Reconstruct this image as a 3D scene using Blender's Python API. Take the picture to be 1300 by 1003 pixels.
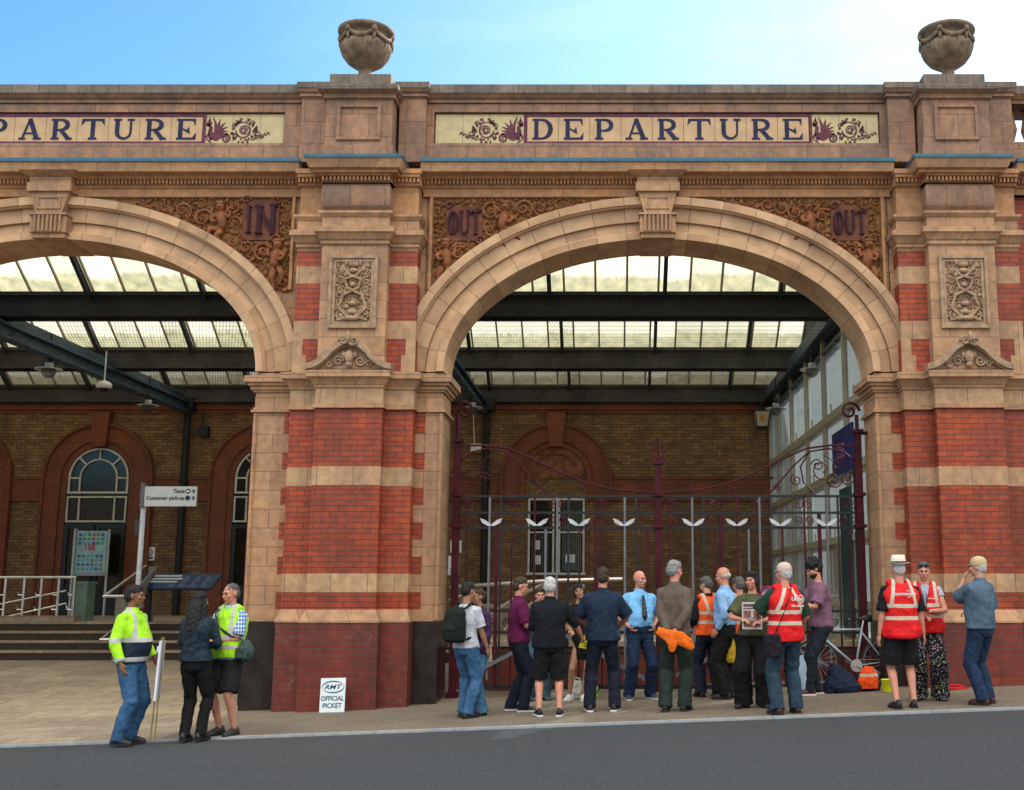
import bpy, math, random
from mathutils import Vector, Matrix, Euler, noise
R = math.radians
random.seed(7)
for o in list(bpy.data.objects): bpy.data.objects.remove(o)
scn = bpy.context.scene
COL = scn.collection
# ---------------- camera ----------------
FPX, U0, V0, TH, CH, CD = 1440.0, 780.0, 501.5, R(9.5), 1.66, 16.6
cam = bpy.data.objects.new('camera', bpy.data.cameras.new('camera')); COL.objects.link(cam)
cam.location = (0, -CD, CH); cam.rotation_euler = (R(90)+TH, 0, 0)
cam.data.sensor_width = 36; cam.data.lens = FPX/1300*36; cam.data.shift_x = (650-U0)/1300
cam.data.clip_end = 3000; cam.data.clip_start = 0.1
scn.camera = cam
# ---------------- sky and sun ----------------
SUN_EL, SUN_AZ = R(38), R(46)      # azimuth from +Y towards +X
w = bpy.data.worlds.new("World"); scn.world = w; w.use_nodes = True
nt = w.node_tree; N = nt.nodes; L = nt.links; N.clear()
wo = N.new('ShaderNodeOutputWorld'); bg = N.new('ShaderNodeBackground'); sk = N.new('ShaderNodeTexSky')
sk.sky_type = 'NISHITA'; sk.sun_disc = False; sk.sun_elevation = SUN_EL; sk.sun_rotation = SUN_AZ
sk.air_density = 1.0; sk.dust_density = 1.6; sk.ozone_density = 1.6
tc = N.new('ShaderNodeTexCoord'); mp = N.new('ShaderNodeMapping'); mp.inputs['Scale'].default_value = (1.2, 2.2, 4.5)
mp.inputs['Rotation'].default_value = (0, R(24), 0)
nz = N.new('ShaderNodeTexNoise'); nz.inputs['Scale'].default_value = 1.7; nz.inputs['Detail'].default_value = 9; nz.inputs['Roughness'].default_value = .55
nz.inputs['Distortion'].default_value = .5
rp = N.new('ShaderNodeValToRGB'); rp.color_ramp.elements[0].position = .44; rp.color_ramp.elements[1].position = .72
sep = N.new('ShaderNodeSeparateXYZ'); mr = N.new('ShaderNodeMapRange')
mr.inputs['From Min'].default_value = -.30; mr.inputs['From Max'].default_value = .26
mul = N.new('ShaderNodeMath'); mul.operation = 'MULTIPLY'; mul.use_clamp = True
base = N.new('ShaderNodeMath'); base.operation = 'MULTIPLY_ADD'; base.inputs[1].default_value = .75; base.inputs[2].default_value = .36
mx = N.new('ShaderNodeMix'); mx.data_type = 'RGBA'; mx.inputs['B'].default_value = (4.4, 4.9, 5.2, 1)
mx2 = N.new('ShaderNodeMix'); mx2.data_type = 'RGBA'; mx2.inputs['B'].default_value = (15.0, 14.2, 12.6, 1)   # unseen bright cloud added opposite the sun to light the facade
mrb = N.new('ShaderNodeMapRange'); mrb.inputs['From Min'].default_value = .15; mrb.inputs['From Max'].default_value = -.5; mrb.inputs['To Max'].default_value = .85
tint = N.new('ShaderNodeMix'); tint.data_type = 'RGBA'; tint.blend_type = 'MULTIPLY'; tint.inputs['Factor'].default_value = 1; tint.inputs['B'].default_value = (.60, .92, 1.03, 1)
L.new(tc.outputs['Generated'], mp.inputs['Vector']); L.new(mp.outputs[0], nz.inputs['Vector']); L.new(nz.outputs['Fac'], rp.inputs['Fac'])
L.new(tc.outputs['Generated'], sep.inputs[0]); L.new(sep.outputs['X'], mr.inputs['Value'])
L.new(rp.outputs['Color'], base.inputs[0]); L.new(base.outputs[0], mul.inputs[0]); L.new(mr.outputs[0], mul.inputs[1])
L.new(mul.outputs[0], mx.inputs['Factor'])
hs = N.new('ShaderNodeHueSaturation'); hs.inputs['Saturation'].default_value = 1.15
L.new(sk.outputs[0], hs.inputs['Color']); L.new(hs.outputs[0], tint.inputs['A']); L.new(tint.outputs['Result'], mx.inputs['A'])
L.new(sep.outputs['Y'], mrb.inputs['Value']); mz = N.new('ShaderNodeMapRange'); mz.interpolation_type = 'SMOOTHSTEP'; mz.inputs['From Min'].default_value = .12; mz.inputs['From Max'].default_value = .75; L.new(sep.outputs['Z'], mz.inputs['Value'])
mm = N.new('ShaderNodeMath'); mm.operation = 'MULTIPLY'; L.new(mrb.outputs[0], mm.inputs[0]); L.new(mz.outputs[0], mm.inputs[1]); L.new(mm.outputs[0], mx2.inputs['Factor']); L.new(mx.outputs['Result'], mx2.inputs['A'])
L.new(mx2.outputs['Result'], bg.inputs['Color']); L.new(bg.outputs[0], wo.inputs[0])
bg.inputs['Strength'].default_value = 0.15
sun = bpy.data.objects.new('sun', bpy.data.lights.new('sun', 'SUN')); COL.objects.link(sun)
sun.data.energy = 4.0; sun.data.angle = R(.5); sun.data.color = (1, .94, .85)
sd = Vector((math.sin(SUN_AZ)*math.cos(SUN_EL), math.cos(SUN_AZ)*math.cos(SUN_EL), math.sin(SUN_EL)))
sun.rotation_euler = sd.to_track_quat('Z', 'Y').to_euler(); sun.location = (0, 0, 30)
scn.view_settings.view_transform = 'Standard'; scn.view_settings.look = 'None'
scn.view_settings.exposure = 0.88; scn.view_settings.gamma = 1
scn.render.resolution_x = 1024; scn.render.resolution_y = 790
scn.cycles.max_bounces = 8; scn.cycles.diffuse_bounces = 5
scn.cycles.transparent_max_bounces = 12

def P(u, v, Y):            # where the photograph's ray meets the upright plane y = Y
    a = (u-U0)/FPX; b = (V0-v)/FPX
    dy = math.cos(TH)-b*math.sin(TH); dz = math.sin(TH)+b*math.cos(TH)
    t = (Y+CD)/dy
    return a*t, CH+dz*t
def g(x, y=0):             # ground height
    x = max(-14, min(14, x)); z = .086+.036*x
    if y > 0 and x < -2:
        k = min(1, y/6.0); z = z*(1-k)+.2*k
    return z
def G(u, v):
    Y = 0
    for i in range(30):
        a = (u-U0)/FPX; b = (V0-v)/FPX
        dy = math.cos(TH)-b*math.sin(TH); dz = math.sin(TH)+b*math.cos(TH)
        x = a*(Y+CD)/dy; t = (g(x)-CH)/dz; Y = .5*Y+.5*(t*dy-CD)
    return x, Y

# ---------------- materials ----------------
def newmat(name):
    m = bpy.data.materials.new(name); m.use_nodes = True; n = m.node_tree
    return m, n, n.nodes['Principled BSDF']
def nd(n, t, **k):
    q = n.nodes.new(t)
    for a, v in k.items():
        if a in q.inputs: q.inputs[a].default_value = v
        else: setattr(q, a, v)
    return q
def mixc(n, fac, a, b, blend='MIX'):
    q = n.nodes.new('ShaderNodeMix'); q.data_type = 'RGBA'; q.blend_type = blend
    for s, v in (('Factor', fac), ('A', a), ('B', b)):
        if hasattr(v, 'node'): n.links.new(v, q.inputs[s])
        elif s == 'Factor': q.inputs[s].default_value = v
        else: q.inputs[s].default_value = tuple(v)+(1,) if len(v) == 3 else v
    return q.outputs['Result']
def math_(n, op, a, b=0, c=None):
    q = n.nodes.new('ShaderNodeMath'); q.operation = op
    for i, v in enumerate((a, b, c)):
        if v is None: continue
        if hasattr(v, 'node'): n.links.new(v, q.inputs[i])
        else: q.inputs[i].default_value = v
    return q.outputs[0]
def noise_(n, scale, detail=4, vec=None, rough=.55):
    q = nd(n, 'ShaderNodeTexNoise', Scale=scale, Detail=detail, Roughness=rough)
    if vec is None:
        t = n.nodes.new('ShaderNodeTexCoord'); vec = t.outputs['Object']
    n.links.new(vec, q.inputs['Vector']); return q.outputs['Fac']
def ramp(n, fac, p0, p1, c0=(0,0,0), c1=(1,1,1)):
    q = n.nodes.new('ShaderNodeValToRGB'); e = q.color_ramp.elements
    e[0].position = p0; e[1].position = p1; e[0].color = (*c0, 1); e[1].color = (*c1, 1)
    n.links.new(fac, q.inputs[0]); return q.outputs[0]
def bump(n, b, h, strength=.4, dist=.01):
    q = nd(n, 'ShaderNodeBump', Strength=strength, Distance=dist); n.links.new(h, q.inputs['Height']); n.links.new(q.outputs[0], b.inputs['Normal'])
def sc(c, k): return tuple(min(1, x*k) for x in c)
_mc = {}
def plain(name, c, rough=.7, metal=0, var=.18, vs=6, bs=60, bstr=.15, bd=.004, spec=.4):
    if name in _mc: return _mc[name]
    m, n, b = newmat(name)
    f = noise_(n, vs, 5)
    n.links.new(mixc(n, ramp(n, f, .3, .7), sc(c, 1-var), sc(c, 1+var)), b.inputs['Base Color'])
    b.inputs['Roughness'].default_value = rough; b.inputs['Metallic'].default_value = metal
    b.inputs['Specular IOR Level'].default_value = .15 if 'glaze' in name else spec
    if bstr: bump(n, b, noise_(n, bs, 3), bstr, bd)
    _mc[name] = m; return m
def wallvec(n, flat=False):
    t = n.nodes.new('ShaderNodeTexCoord'); s = n.nodes.new('ShaderNodeSeparateXYZ'); n.links.new(t.outputs['Object'], s.inputs[0])
    c = n.nodes.new('ShaderNodeCombineXYZ')
    if flat: n.links.new(s.outputs[0], c.inputs[0]); n.links.new(s.outputs[1], c.inputs[1])
    else:
        n.links.new(math_(n, 'ADD', s.outputs[0], s.outputs[1]), c.inputs[0]); n.links.new(s.outputs[2], c.inputs[1])
    return c.outputs[0], t.outputs['Object'], s.outputs
def masonry(name, c1, c2, mort, bw, rh, ms, stain=(.1,.08,.07), stainamt=.5, spots=None, rough=.75, flat=False, bstr=.5, offset=.5, sscale=1.1, spotscale=2.3, bias=0.):
    m, n, b = newmat(name)
    v, ob, s = wallvec(n, flat)
    br = nd(n, 'ShaderNodeTexBrick', Scale=1.0, offset=offset); L = n.links
    br.inputs['Color1'].default_value = (*c1, 1); br.inputs['Color2'].default_value = (*c2, 1); br.inputs['Mortar'].default_value = (*mort, 1)
    br.inputs['Mortar Size'].default_value = ms; br.inputs['Brick Width'].default_value = bw; br.inputs['Row Height'].default_value = rh
    br.inputs['Mortar Smooth'].default_value = .3; br.inputs['Bias'].default_value = bias
    L.new(v, br.inputs['Vector'])
    col = br.outputs['Color']
    # a slow tonal drift and blotchy dirt
    mp = n.nodes.new('ShaderNodeMapping'); mp.inputs['Scale'].default_value = (1.3, 1.3, .35); L.new(ob, mp.inputs[0])
    f1 = ramp(n, noise_(n, sscale, 9, mp.outputs[0], .75), .42, .66)
    col = mixc(n, math_(n, 'MULTIPLY', f1, stainamt), col, stain)
    f2 = ramp(n, noise_(n, 9, 5, ob), .35, .75, (.78,.78,.78), (1.15,1.15,1.15))
    col = mixc(n, 1, col, f2, 'MULTIPLY')
    if spots:
        f3 = ramp(n, noise_(n, spotscale, 8, ob, .75), .60, .68)
        col = mixc(n, math_(n, 'MULTIPLY', f3, spots[1]), col, spots[0])
    f4 = ramp(n, noise_(n, 60, 6, ob, .9), .35, .7, (.72,.72,.72), (1.22,1.22,1.22)); col = mixc(n, .7, col, f4, 'MULTIPLY')
    L.new(col, b.inputs['Base Color']); b.inputs['Roughness'].default_value = rough
    h = math_(n, 'MULTIPLY_ADD', br.outputs['Fac'], -1.0, math_(n, 'MULTIPLY', noise_(n, 45, 5, ob), .5))
    bump(n, b, h, bstr, .008)
    return m
M = {}
M['brick'] = masonry('red_brick', (.45,.068,.013), (.33,.046,.011), (.10,.030,.018), .235, .079, .006, (.10,.022,.012), .6, ((.36,.17,.10), .22), .6, spotscale=1.6)
M['brick_low'] = masonry('grimy_red_brick', (.24,.032,.015), (.17,.022,.012), (.12,.055,.038), .235, .079, .006, (.06,.02,.015), .7, ((.30,.22,.18), .3), .65)
M['stone'] = masonry('buff_terracotta', (.58,.325,.165), (.45,.245,.125), (.15,.085,.05), .56, .275, .005, (.24,.14,.09), .6, ((.17,.11,.08), .45), .75, bstr=.3, sscale=1.6)
M['stone_up'] = masonry('weathered_pink_terracotta', (.43,.225,.13), (.31,.17,.105), (.09,.055,.04), .52, .36, .005, (.15,.10,.08), .75, ((.10,.07,.06), .5), .8, bstr=.3, sscale=1.8)
M['stone_cope'] = masonry('grey_weathered_coping', (.27,.20,.155), (.19,.15,.12), (.05,.04,.035), .41, 3, .006, (.09,.075,.065), .9, ((.07,.06,.05), .6), .85, bstr=.3, sscale=2.2)
M['stone_or'] = masonry('orange_terracotta', (.58,.285,.12), (.48,.235,.105), (.2,.09,.04), .8, .5, .005, (.27,.13,.07), .55, None, .75, bstr=.3)
M['stone_band'] = masonry('buff_terracotta_band', (.58,.355,.185), (.48,.28,.145), (.15,.09,.055), .52, 3, .005, (.24,.15,.10), .55, ((.18,.12,.09), .4), .75, bstr=.3, sscale=1.5)
M['stock'] = masonry('stock_brick', (.40,.215,.088), (.21,.11,.048), (.06,.035,.02), .235, .08, .007, (.085,.05,.03), .6, ((.06,.04,.03), .4), .85)
M['redstone'] = masonry('red_terracotta', (.28,.078,.03), (.21,.058,.024), (.08,.03,.02), .6, .35, .004, (.1,.04,.025), .6, None, .75)
M['paving'] = masonry('tan_paving', (.48,.37,.255), (.34,.26,.185), (.09,.07,.05), .9, .6, .010, (.2,.15,.10), .5, ((.14,.11,.08), .3), .75, flat=True, bstr=.2)
M['walling'] = masonry('cream_walling', (.42,.33,.21), (.36,.28,.18), (.14,.1,.07), .45, .2, .005, (.2,.15,.1), .5, None, .8)
M['blackstone'] = plain('black_polished_stone', (.022,.017,.015), .28, var=.6, vs=4, bstr=.1)
M['lead'] = plain('blue_grey_lead', (.045,.12,.17), .5, .2)
M['maroon'] = plain('maroon_paint', (.052,.005,.010), .5, var=.4, spec=.2)
M['blackiron'] = plain('black_painted_iron', (.012,.012,.014), .45)
M['silver'] = plain('silver_grey_paint', (.13,.13,.155), .5)
M['greypaint'] = plain('pale_grey_paint', (.5,.52,.55), .45)
M['steel'] = plain('brushed_steel', (.62,.6,.56), .3, .9)
M['darkbeam'] = plain('dark_blue_beam', (.016,.024,.030), .6, var=.4, vs=3)
M['dustbeam'] = plain('dusty_grey_beam', (.06,.058,.05), .85, var=.5, vs=2)
M['bluebeam'] = plain('blue_grey_beam', (.04,.07,.10), .55, var=.4, vs=3)
M['cream'] = plain('cream_paint', (.38,.34,.24), .55)
M['offwhite'] = plain('offwhite_paint', (.62,.60,.52), .5)
M['white'] = plain('white_paint', (.78,.78,.78), .5, var=.05)
M['urn'] = plain('urn_stone', (.19,.13,.085), .85, var=.5, vs=7, bs=30, bstr=.4)
M['terra'] = plain('brown_glazed_terracotta', (.235,.085,.035), .38, var=.45, vs=8, bs=25, bstr=.3)
M['terrabuff'] = plain('buff_carved_terracotta', (.34,.22,.135), .7, var=.35, vs=10, bs=25, bstr=.3)
M['ochre'] = plain('ochre_glaze', (.25,.125,.038), .45, var=.35, vs=10)
M['tile'] = plain('cream_ochre_tile', (.50,.32,.165), .35, var=.16, vs=5)
M['tileyel'] = plain('yellow_ochre_tile', (.50,.39,.20), .35, var=.14, vs=7)
M['tileblue'] = plain('navy_glaze', (.018,.02,.06), .35, var=.5, vs=9)
M['tilepur'] = plain('purple_glaze', (.12,.035,.055), .35, var=.4, vs=9)
M['inkpur'] = plain('dark_purple_glaze', (.045,.010,.016), .35)
M['cart'] = plain('purple_brown_glaze', (.15,.052,.028), .4, var=.4)
M['black'] = plain('black_plastic', (.012,.012,.012), .5)
M['bluepanel'] = plain('navy_panel', (.01,.03,.09), .4)
M['asphalt'] = plain('road_asphalt', (.050,.056,.062), .85, var=.35, vs=2.5, bs=150, bstr=.5, bd=.006)
def mk_road():
    m, n, b = newmat('worn_road_asphalt'); t = n.nodes.new('ShaderNodeTexCoord'); ob = t.outputs['Object']
    c = mixc(n, ramp(n, noise_(n, 55, 6, ob, .9), .40, .62), (.020,.022,.025), (.085,.09,.095))
    c = mixc(n, math_(n, 'MULTIPLY', ramp(n, noise_(n, .8, 6, ob), .45, .6), .6), c, (.05,.052,.055))
    vo = nd(n, 'ShaderNodeTexVoronoi', Scale=.28, feature='DISTANCE_TO_EDGE'); mp = n.nodes.new('ShaderNodeMapping'); n.links.new(ob, mp.inputs[0])
    q = mixc(n, .12, ob, nd_col(n, ob)); n.links.new(q, vo.inputs['Vector'])
    c = mixc(n, ramp(n, vo.outputs['Distance'], .0008, .003, (.35,.35,.35), (0,0,0)), c, (.012,.012,.012))
    n.links.new(c, b.inputs['Base Color']); b.inputs['Roughness'].default_value = .85; bump(n, b, noise_(n, 110, 4, ob), .8, .008); return m
def nd_col(n, ob):
    q = nd(n, 'ShaderNodeTexNoise', Scale=2.5, Detail=5); n.links.new(ob, q.inputs['Vector']); return q.outputs['Color']
M['asphalt'] = mk_road()
def mk_net():
    m, n, b = newmat('bird_netting'); t = n.nodes.new('ShaderNodeTexCoord'); s = n.nodes.new('ShaderNodeSeparateXYZ'); n.links.new(t.outputs['Object'], s.inputs[0])
    b.inputs['Base Color'].default_value = (.05,.05,.045,1); b.inputs['Roughness'].default_value = .9
    f = math_(n, 'LESS_THAN', math_(n, 'FRACT', math_(n, 'MULTIPLY', math_(n, 'ADD', s.outputs[0], math_(n, 'MULTIPLY', s.outputs[1], .35)), 1/.062)), .30)
    f2 = math_(n, 'LESS_THAN', math_(n, 'FRACT', math_(n, 'MULTIPLY', s.outputs[1], 1/.25)), .22)
    f = math_(n, 'MAXIMUM', f, f2); a = math_(n, 'MULTIPLY_ADD', f, .42, .10)
    tp = n.nodes.new('ShaderNodeBsdfTransparent'); x = n.nodes.new('ShaderNodeMixShader'); n.links.new(a, x.inputs[0]); n.links.new(tp.outputs[0], x.inputs[1]); n.links.new(b.outputs[0], x.inputs[2])
    n.links.new(x.outputs[0], n.nodes['Material Output'].inputs[0]); return m
M['net'] = mk_net()
M['kerb'] = plain('granite_kerb', (.33,.35,.36), .7, var=.15)
M['orange_wood'] = plain('orange_board', (.5,.14,.03), .6)
def mk_pave():
    m, n, b = newmat('speckled_pavement'); t = n.nodes.new('ShaderNodeTexCoord'); ob = t.outputs['Object']
    c = mixc(n, ramp(n, noise_(n, 42, 6, ob, .85), .38, .62), (.07,.055,.04), (.34,.27,.185))
    c = mixc(n, math_(n, 'MULTIPLY', ramp(n, noise_(n, 1.3, 6, ob), .4, .7), .55), c, (.11,.09,.07))
    vo = nd(n, 'ShaderNodeTexVoronoi', Scale=2.2); n.links.new(ob, vo.inputs['Vector'])
    c = mixc(n, ramp(n, vo.outputs['Distance'], .018, .024, (.8,.8,.8), (0,0,0)), c, (.30,.28,.25))
    n.links.new(c, b.inputs['Base Color']); b.inputs['Roughness'].default_value = .9; bump(n, b, noise_(n, 120, 3, ob), .6, .005); return m
M['pave'] = mk_pave()
def mk_pane():
    m, n, b = newmat('dirty_wired_glass'); L = n.links
    t = n.nodes.new('ShaderNodeTexCoord'); ob = t.outputs['Object']; uv = t.outputs['UV']
    s = n.nodes.new('ShaderNodeSeparateXYZ'); L.new(uv, s.inputs[0])
    # dirt gathers along the lower edge of each pane row (v = 0)
    mp = n.nodes.new('ShaderNodeMapping'); mp.inputs['Scale'].default_value = (6, 1, 1); L.new(ob, mp.inputs[0])
    edge = math_(n, 'ADD', s.outputs[1], math_(n, 'MULTIPLY', math_(n, 'SUBTRACT', noise_(n, 2.5, 5, mp.outputs[0]), .5), .10))
    wn_ = n.nodes.new('ShaderNodeTexWhiteNoise'); wn_.noise_dimensions = '1D'; n.links.new(math_(n, 'FLOOR', s.outputs[0]), wn_.inputs['W']); pv = wn_.outputs['Value']
    edge = math_(n, 'ADD', edge, math_(n, 'MULTIPLY', math_(n, 'SUBTRACT', pv, .5), .06))
    dirt = ramp(n, edge, .13, .17, (1,1,1), (0,0,0))
    col = mixc(n, noise_(n, 1.5, 4, ob), (.64,.62,.49), (.82,.79,.66))
    col = mixc(n, 1, col, ramp(n, pv, 0, 1, (.66,.66,.62), (.92,.92,.88)), 'MULTIPLY')
    d2 = ramp(n, noise_(n, 5, 6, ob), .3, .7)
    col = mixc(n, math_(n, 'MULTIPLY', dirt, .7), col, mixc(n, d2, (.12,.12,.05), (.42,.39,.20)))
    tr = n.nodes.new('ShaderNodeBsdfTranslucent'); L.new(col, tr.inputs[0])
    tp = n.nodes.new('ShaderNodeBsdfTransparent'); tp.inputs[0].default_value = (.75,.8,.75,1)
    b.inputs['Roughness'].default_value = .15; L.new(col, b.inputs['Base Color'])
    x1 = n.nodes.new('ShaderNodeMixShader'); x1.inputs[0].default_value = .10; L.new(tr.outputs[0], x1.inputs[1]); L.new(tp.outputs[0], x1.inputs[2])
    x2 = n.nodes.new('ShaderNodeMixShader'); x2.inputs[0].default_value = .12; L.new(x1.outputs[0], x2.inputs[1]); L.new(b.outputs[0], x2.inputs[2])
    L.new(x2.outputs[0], n.nodes['Material Output'].inputs[0]); return m
M['pane'] = mk_pane()
def mk_glass(name, tint, transp, rough=.05, tl=0):
    m, n, b = newmat(name); L = n.links
    tp = n.nodes.new('ShaderNodeBsdfTransparent'); tp.inputs[0].default_value = (*tint, 1)
    b.inputs['Base Color'].default_value = (*sc(tint, .12), 1); b.inputs['Roughness'].default_value = rough; b.inputs['Specular IOR Level'].default_value = .8
    x = n.nodes.new('ShaderNodeMixShader'); x.inputs[0].default_value = 1-transp
    L.new(tp.outputs[0], x.inputs[1]); L.new(b.outputs[0], x.inputs[2]); o_ = x.outputs[0]
    if tl:
        t_ = n.nodes.new('ShaderNodeBsdfTranslucent'); t_.inputs[0].default_value = (.75,.85,.9,1); y = n.nodes.new('ShaderNodeMixShader'); y.inputs[0].default_value = tl; L.new(o_, y.inputs[1]); L.new(t_.outputs[0], y.inputs[2]); o_ = y.outputs[0]
    L.new(o_, n.nodes['Material Output'].inputs[0]); return m
M['glass'] = mk_glass('dusty_glass', (.75,.85,.88), .72, .05, .12)
M['darkglass'] = plain('dark_window_glass', (.012,.011,.009), .12, var=.3, bstr=0, spec=.35)

# ---------------- mesh builder ----------------
class MB:
    def __init__(s): s.v = []; s.f = []; s.m = []; s.uv = {}
    def add(s, vs, fs, m=0):
        o = len(s.v); s.v += [tuple(p) for p in vs]; s.f += [tuple(i+o for i in f) for f in fs]; s.m += [m]*len(fs)
    def box(s, x0, x1, y0, y1, z0, z1, m=0):
        if x0 > x1: x0, x1 = x1, x0
        if y0 > y1: y0, y1 = y1, y0
        if z0 > z1: z0, z1 = z1, z0
        s.add([(x0,y0,z0),(x1,y0,z0),(x1,y1,z0),(x0,y1,z0),(x0,y0,z1),(x1,y0,z1),(x1,y1,z1),(x0,y1,z1)],
              [(0,3,2,1),(4,5,6,7),(0,1,5,4),(1,2,6,5),(2,3,7,6),(3,0,4,7)], m)
    def prism(s, a, b, z0, z1, m=0):   # a, b = (x0,x1,y0,y1) rectangles at z0 and z1
        v = [(a[0],a[2],z0),(a[1],a[2],z0),(a[1],a[3],z0),(a[0],a[3],z0),(b[0],b[2],z1),(b[1],b[2],z1),(b[1],b[3],z1),(b[0],b[3],z1)]
        s.add(v, [(0,3,2,1),(4,5,6,7),(0,1,5,4),(1,2,6,5),(2,3,7,6),(3,0,4,7)], m)
    def bar(s, p, q, w, h=None, m=0):  # square bar between points
        p, q = Vector(p), Vector(q); d = (q-p).normalized(); h = h or w
        up = Vector((0,0,1)) if abs(d.z) < .95 else Vector((0,1,0))
        a = d.cross(up).normalized()*w/2; b = a.cross(d).normalized()*h/2
        v = [p-a-b, p+a-b, p+a+b, p-a+b, q-a-b, q+a-b, q+a+b, q-a+b]
        s.add(v, [(0,3,2,1),(4,5,6,7),(0,1,5,4),(1,2,6,5),(2,3,7,6),(3,0,4,7)], m)
    def tube(s, pts, r, n=6, m=0, cap=True, flat=1.0):
        pts = [Vector(p) for p in pts]; k = len(pts); rs = r if isinstance(r, (list, tuple)) else [r]*k
        o = len(s.v); pa = None
        for i, p in enumerate(pts):
            d = (pts[min(i+1, k-1)]-pts[max(i-1, 0)]).normalized()
            if pa is None:
                ref = Vector((0,1,0)) if abs(d.y) < .9 else Vector((1,0,0)); pa = d.cross(ref).normalized()
            else:
                pa = (pa-d*pa.dot(d)); pa = pa.normalized() if pa.length > 1e-6 else Vector((1,0,0))
            pb = d.cross(pa)
            for j in range(n):
                t = 2*math.pi*j/n; s.v.append(tuple(p+pa*math.cos(t)*rs[i]+pb*math.sin(t)*rs[i]*flat))
        for i in range(k-1):
            for j in range(n):
                a = o+i*n+j; b = o+i*n+(j+1) % n; s.f.append((a, b, b+n, a+n)); s.m.append(m)
        if cap:
            s.f.append(tuple(o+j for j in reversed(range(n)))); s.m.append(m)
            s.f.append(tuple(o+(k-1)*n+j for j in range(n))); s.m.append(m)
    def lathe(s, prof, c, n=24, m=0, flute=None):
        o = len(s.v); k = len(prof)
        for i, (r, z) in enumerate(prof):
            for j in range(n):
                t = 2*math.pi*j/n; rr = r
                if flute: rr = r*(1+flute(i, t))
                s.v.append((c[0]+rr*math.cos(t), c[1]+rr*math.sin(t), c[2]+z))
        for i in range(k-1):
            for j in range(n):
                a = o+i*n+j; b = o+i*n+(j+1) % n; s.f.append((a, b, b+n, a+n)); s.m.append(m)
        s.f.append(tuple(o+j for j in reversed(range(n)))); s.m.append(m)
        s.f.append(tuple(o+(k-1)*n+j for j in range(n))); s.m.append(m)
    def ell(s, c, r, m=0, mat=None, nu=10, nv=7):
        o = len(s.v); c = Vector(c)
        for i in range(nv+1):
            ph = math.pi*i/nv
            for j in range(nu):
                t = 2*math.pi*j/nu; p = Vector((r[0]*math.sin(ph)*math.cos(t), r[1]*math.sin(ph)*math.sin(t), r[2]*math.cos(ph)))
                if mat is not None: p = mat @ p
                s.v.append(tuple(c+p))
        for i in range(nv):
            for j in range(nu):
                a = o+i*nu+j; b = o+i*nu+(j+1) % nu; s.f.append((a, a+nu, b+nu, b)); s.m.append(m)
    def ring2d(s, outer, inner, y0, y1, m=0):  # band between two polylines in xz, extruded y0..y1
        n = len(outer)
        v = [(x, y0, z) for x, z in outer]+[(x, y0, z) for x, z in inner]+[(x, y1, z) for x, z in outer]+[(x, y1, z) for x, z in inner]
        f = []
        for i in range(n-1):
            f += [(i, i+1, n+i+1, n+i), (2*n+i+1, 2*n+i, 3*n+i, 3*n+i+1), (i+1, i, 2*n+i, 2*n+i+1), (n+i, n+i+1, 3*n+i+1, 3*n+i)]
        f += [(0, n, 3*n, 2*n), (n-1, 3*n-1, 4*n-1, 2*n-1)]
        s.add(v, f, m)
    def ribbon(s, pts, w, y0, y1, m=0):      # flat stroke in xz
        k = len(pts); ws = w if isinstance(w, (list, tuple)) else [w]*k; A = []; B = []
        for i, p in enumerate(pts):
            a = pts[max(i-1, 0)]; b = pts[min(i+1, k-1)]; dx, dz = b[0]-a[0], b[1]-a[1]; l = math.hypot(dx, dz) or 1
            nx, nz = -dz/l*ws[i]/2, dx/l*ws[i]/2; A.append((p[0]+nx, p[1]+nz)); B.append((p[0]-nx, p[1]-nz))
        s.ring2d(A, B, y0, y1, m)
    def poly(s, pts, y0, y1, m=0):
        n = len(pts); s.add([(x, y0, z) for x, z in pts]+[(x, y1, z) for x, z in pts],
            [tuple(range(n)), tuple(reversed(range(n, 2*n)))]+[(i, n+i, n+(i+1) % n, (i+1) % n) for i in range(n)], m)
    def build(s, name, mats, parent=None, smooth=False, kind=None):
        me = bpy.data.meshes.new(name); me.from_pydata(s.v, [], s.f)
        mats = mats if isinstance(mats, (list, tuple)) else [mats]
        for q in mats: me.materials.append(q)
        if len(mats) > 1: me.polygons.foreach_set('material_index', s.m)
        if smooth: me.polygons.foreach_set('use_smooth', [True]*len(me.polygons))
        me.update()
        o = bpy.data.objects.new(name, me); COL.objects.link(o)
        if parent is not None:
            o.parent = parent
            if parent.get('_w'): o.matrix_parent_inverse = Matrix.Translation(Vector(parent['_w'])).inverted()
            if parent.get('_wp'): pass
        if kind: o['kind'] = kind
        return o
def tag(o, label, cat, group=None):
    o['label'] = label; o['category'] = cat
    if group: o['group'] = group
    return o
def thing(name, label, cat, loc=(0,0,0), rz=0, group=None, world=False):
    o = bpy.data.objects.new(name, None); COL.objects.link(o); o.empty_display_size = .2
    o.location = loc; o.rotation_euler = (0, 0, rz)
    if world: o['_w'] = tuple(loc)
    return tag(o, label, cat, group)
def arc(cx, cz, rx, rz, a0, a1, n=12):
    return [(cx+rx*math.cos(a0+(a1-a0)*i/n), cz+rz*math.sin(a0+(a1-a0)*i/n)) for i in range(n+1)]
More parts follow.
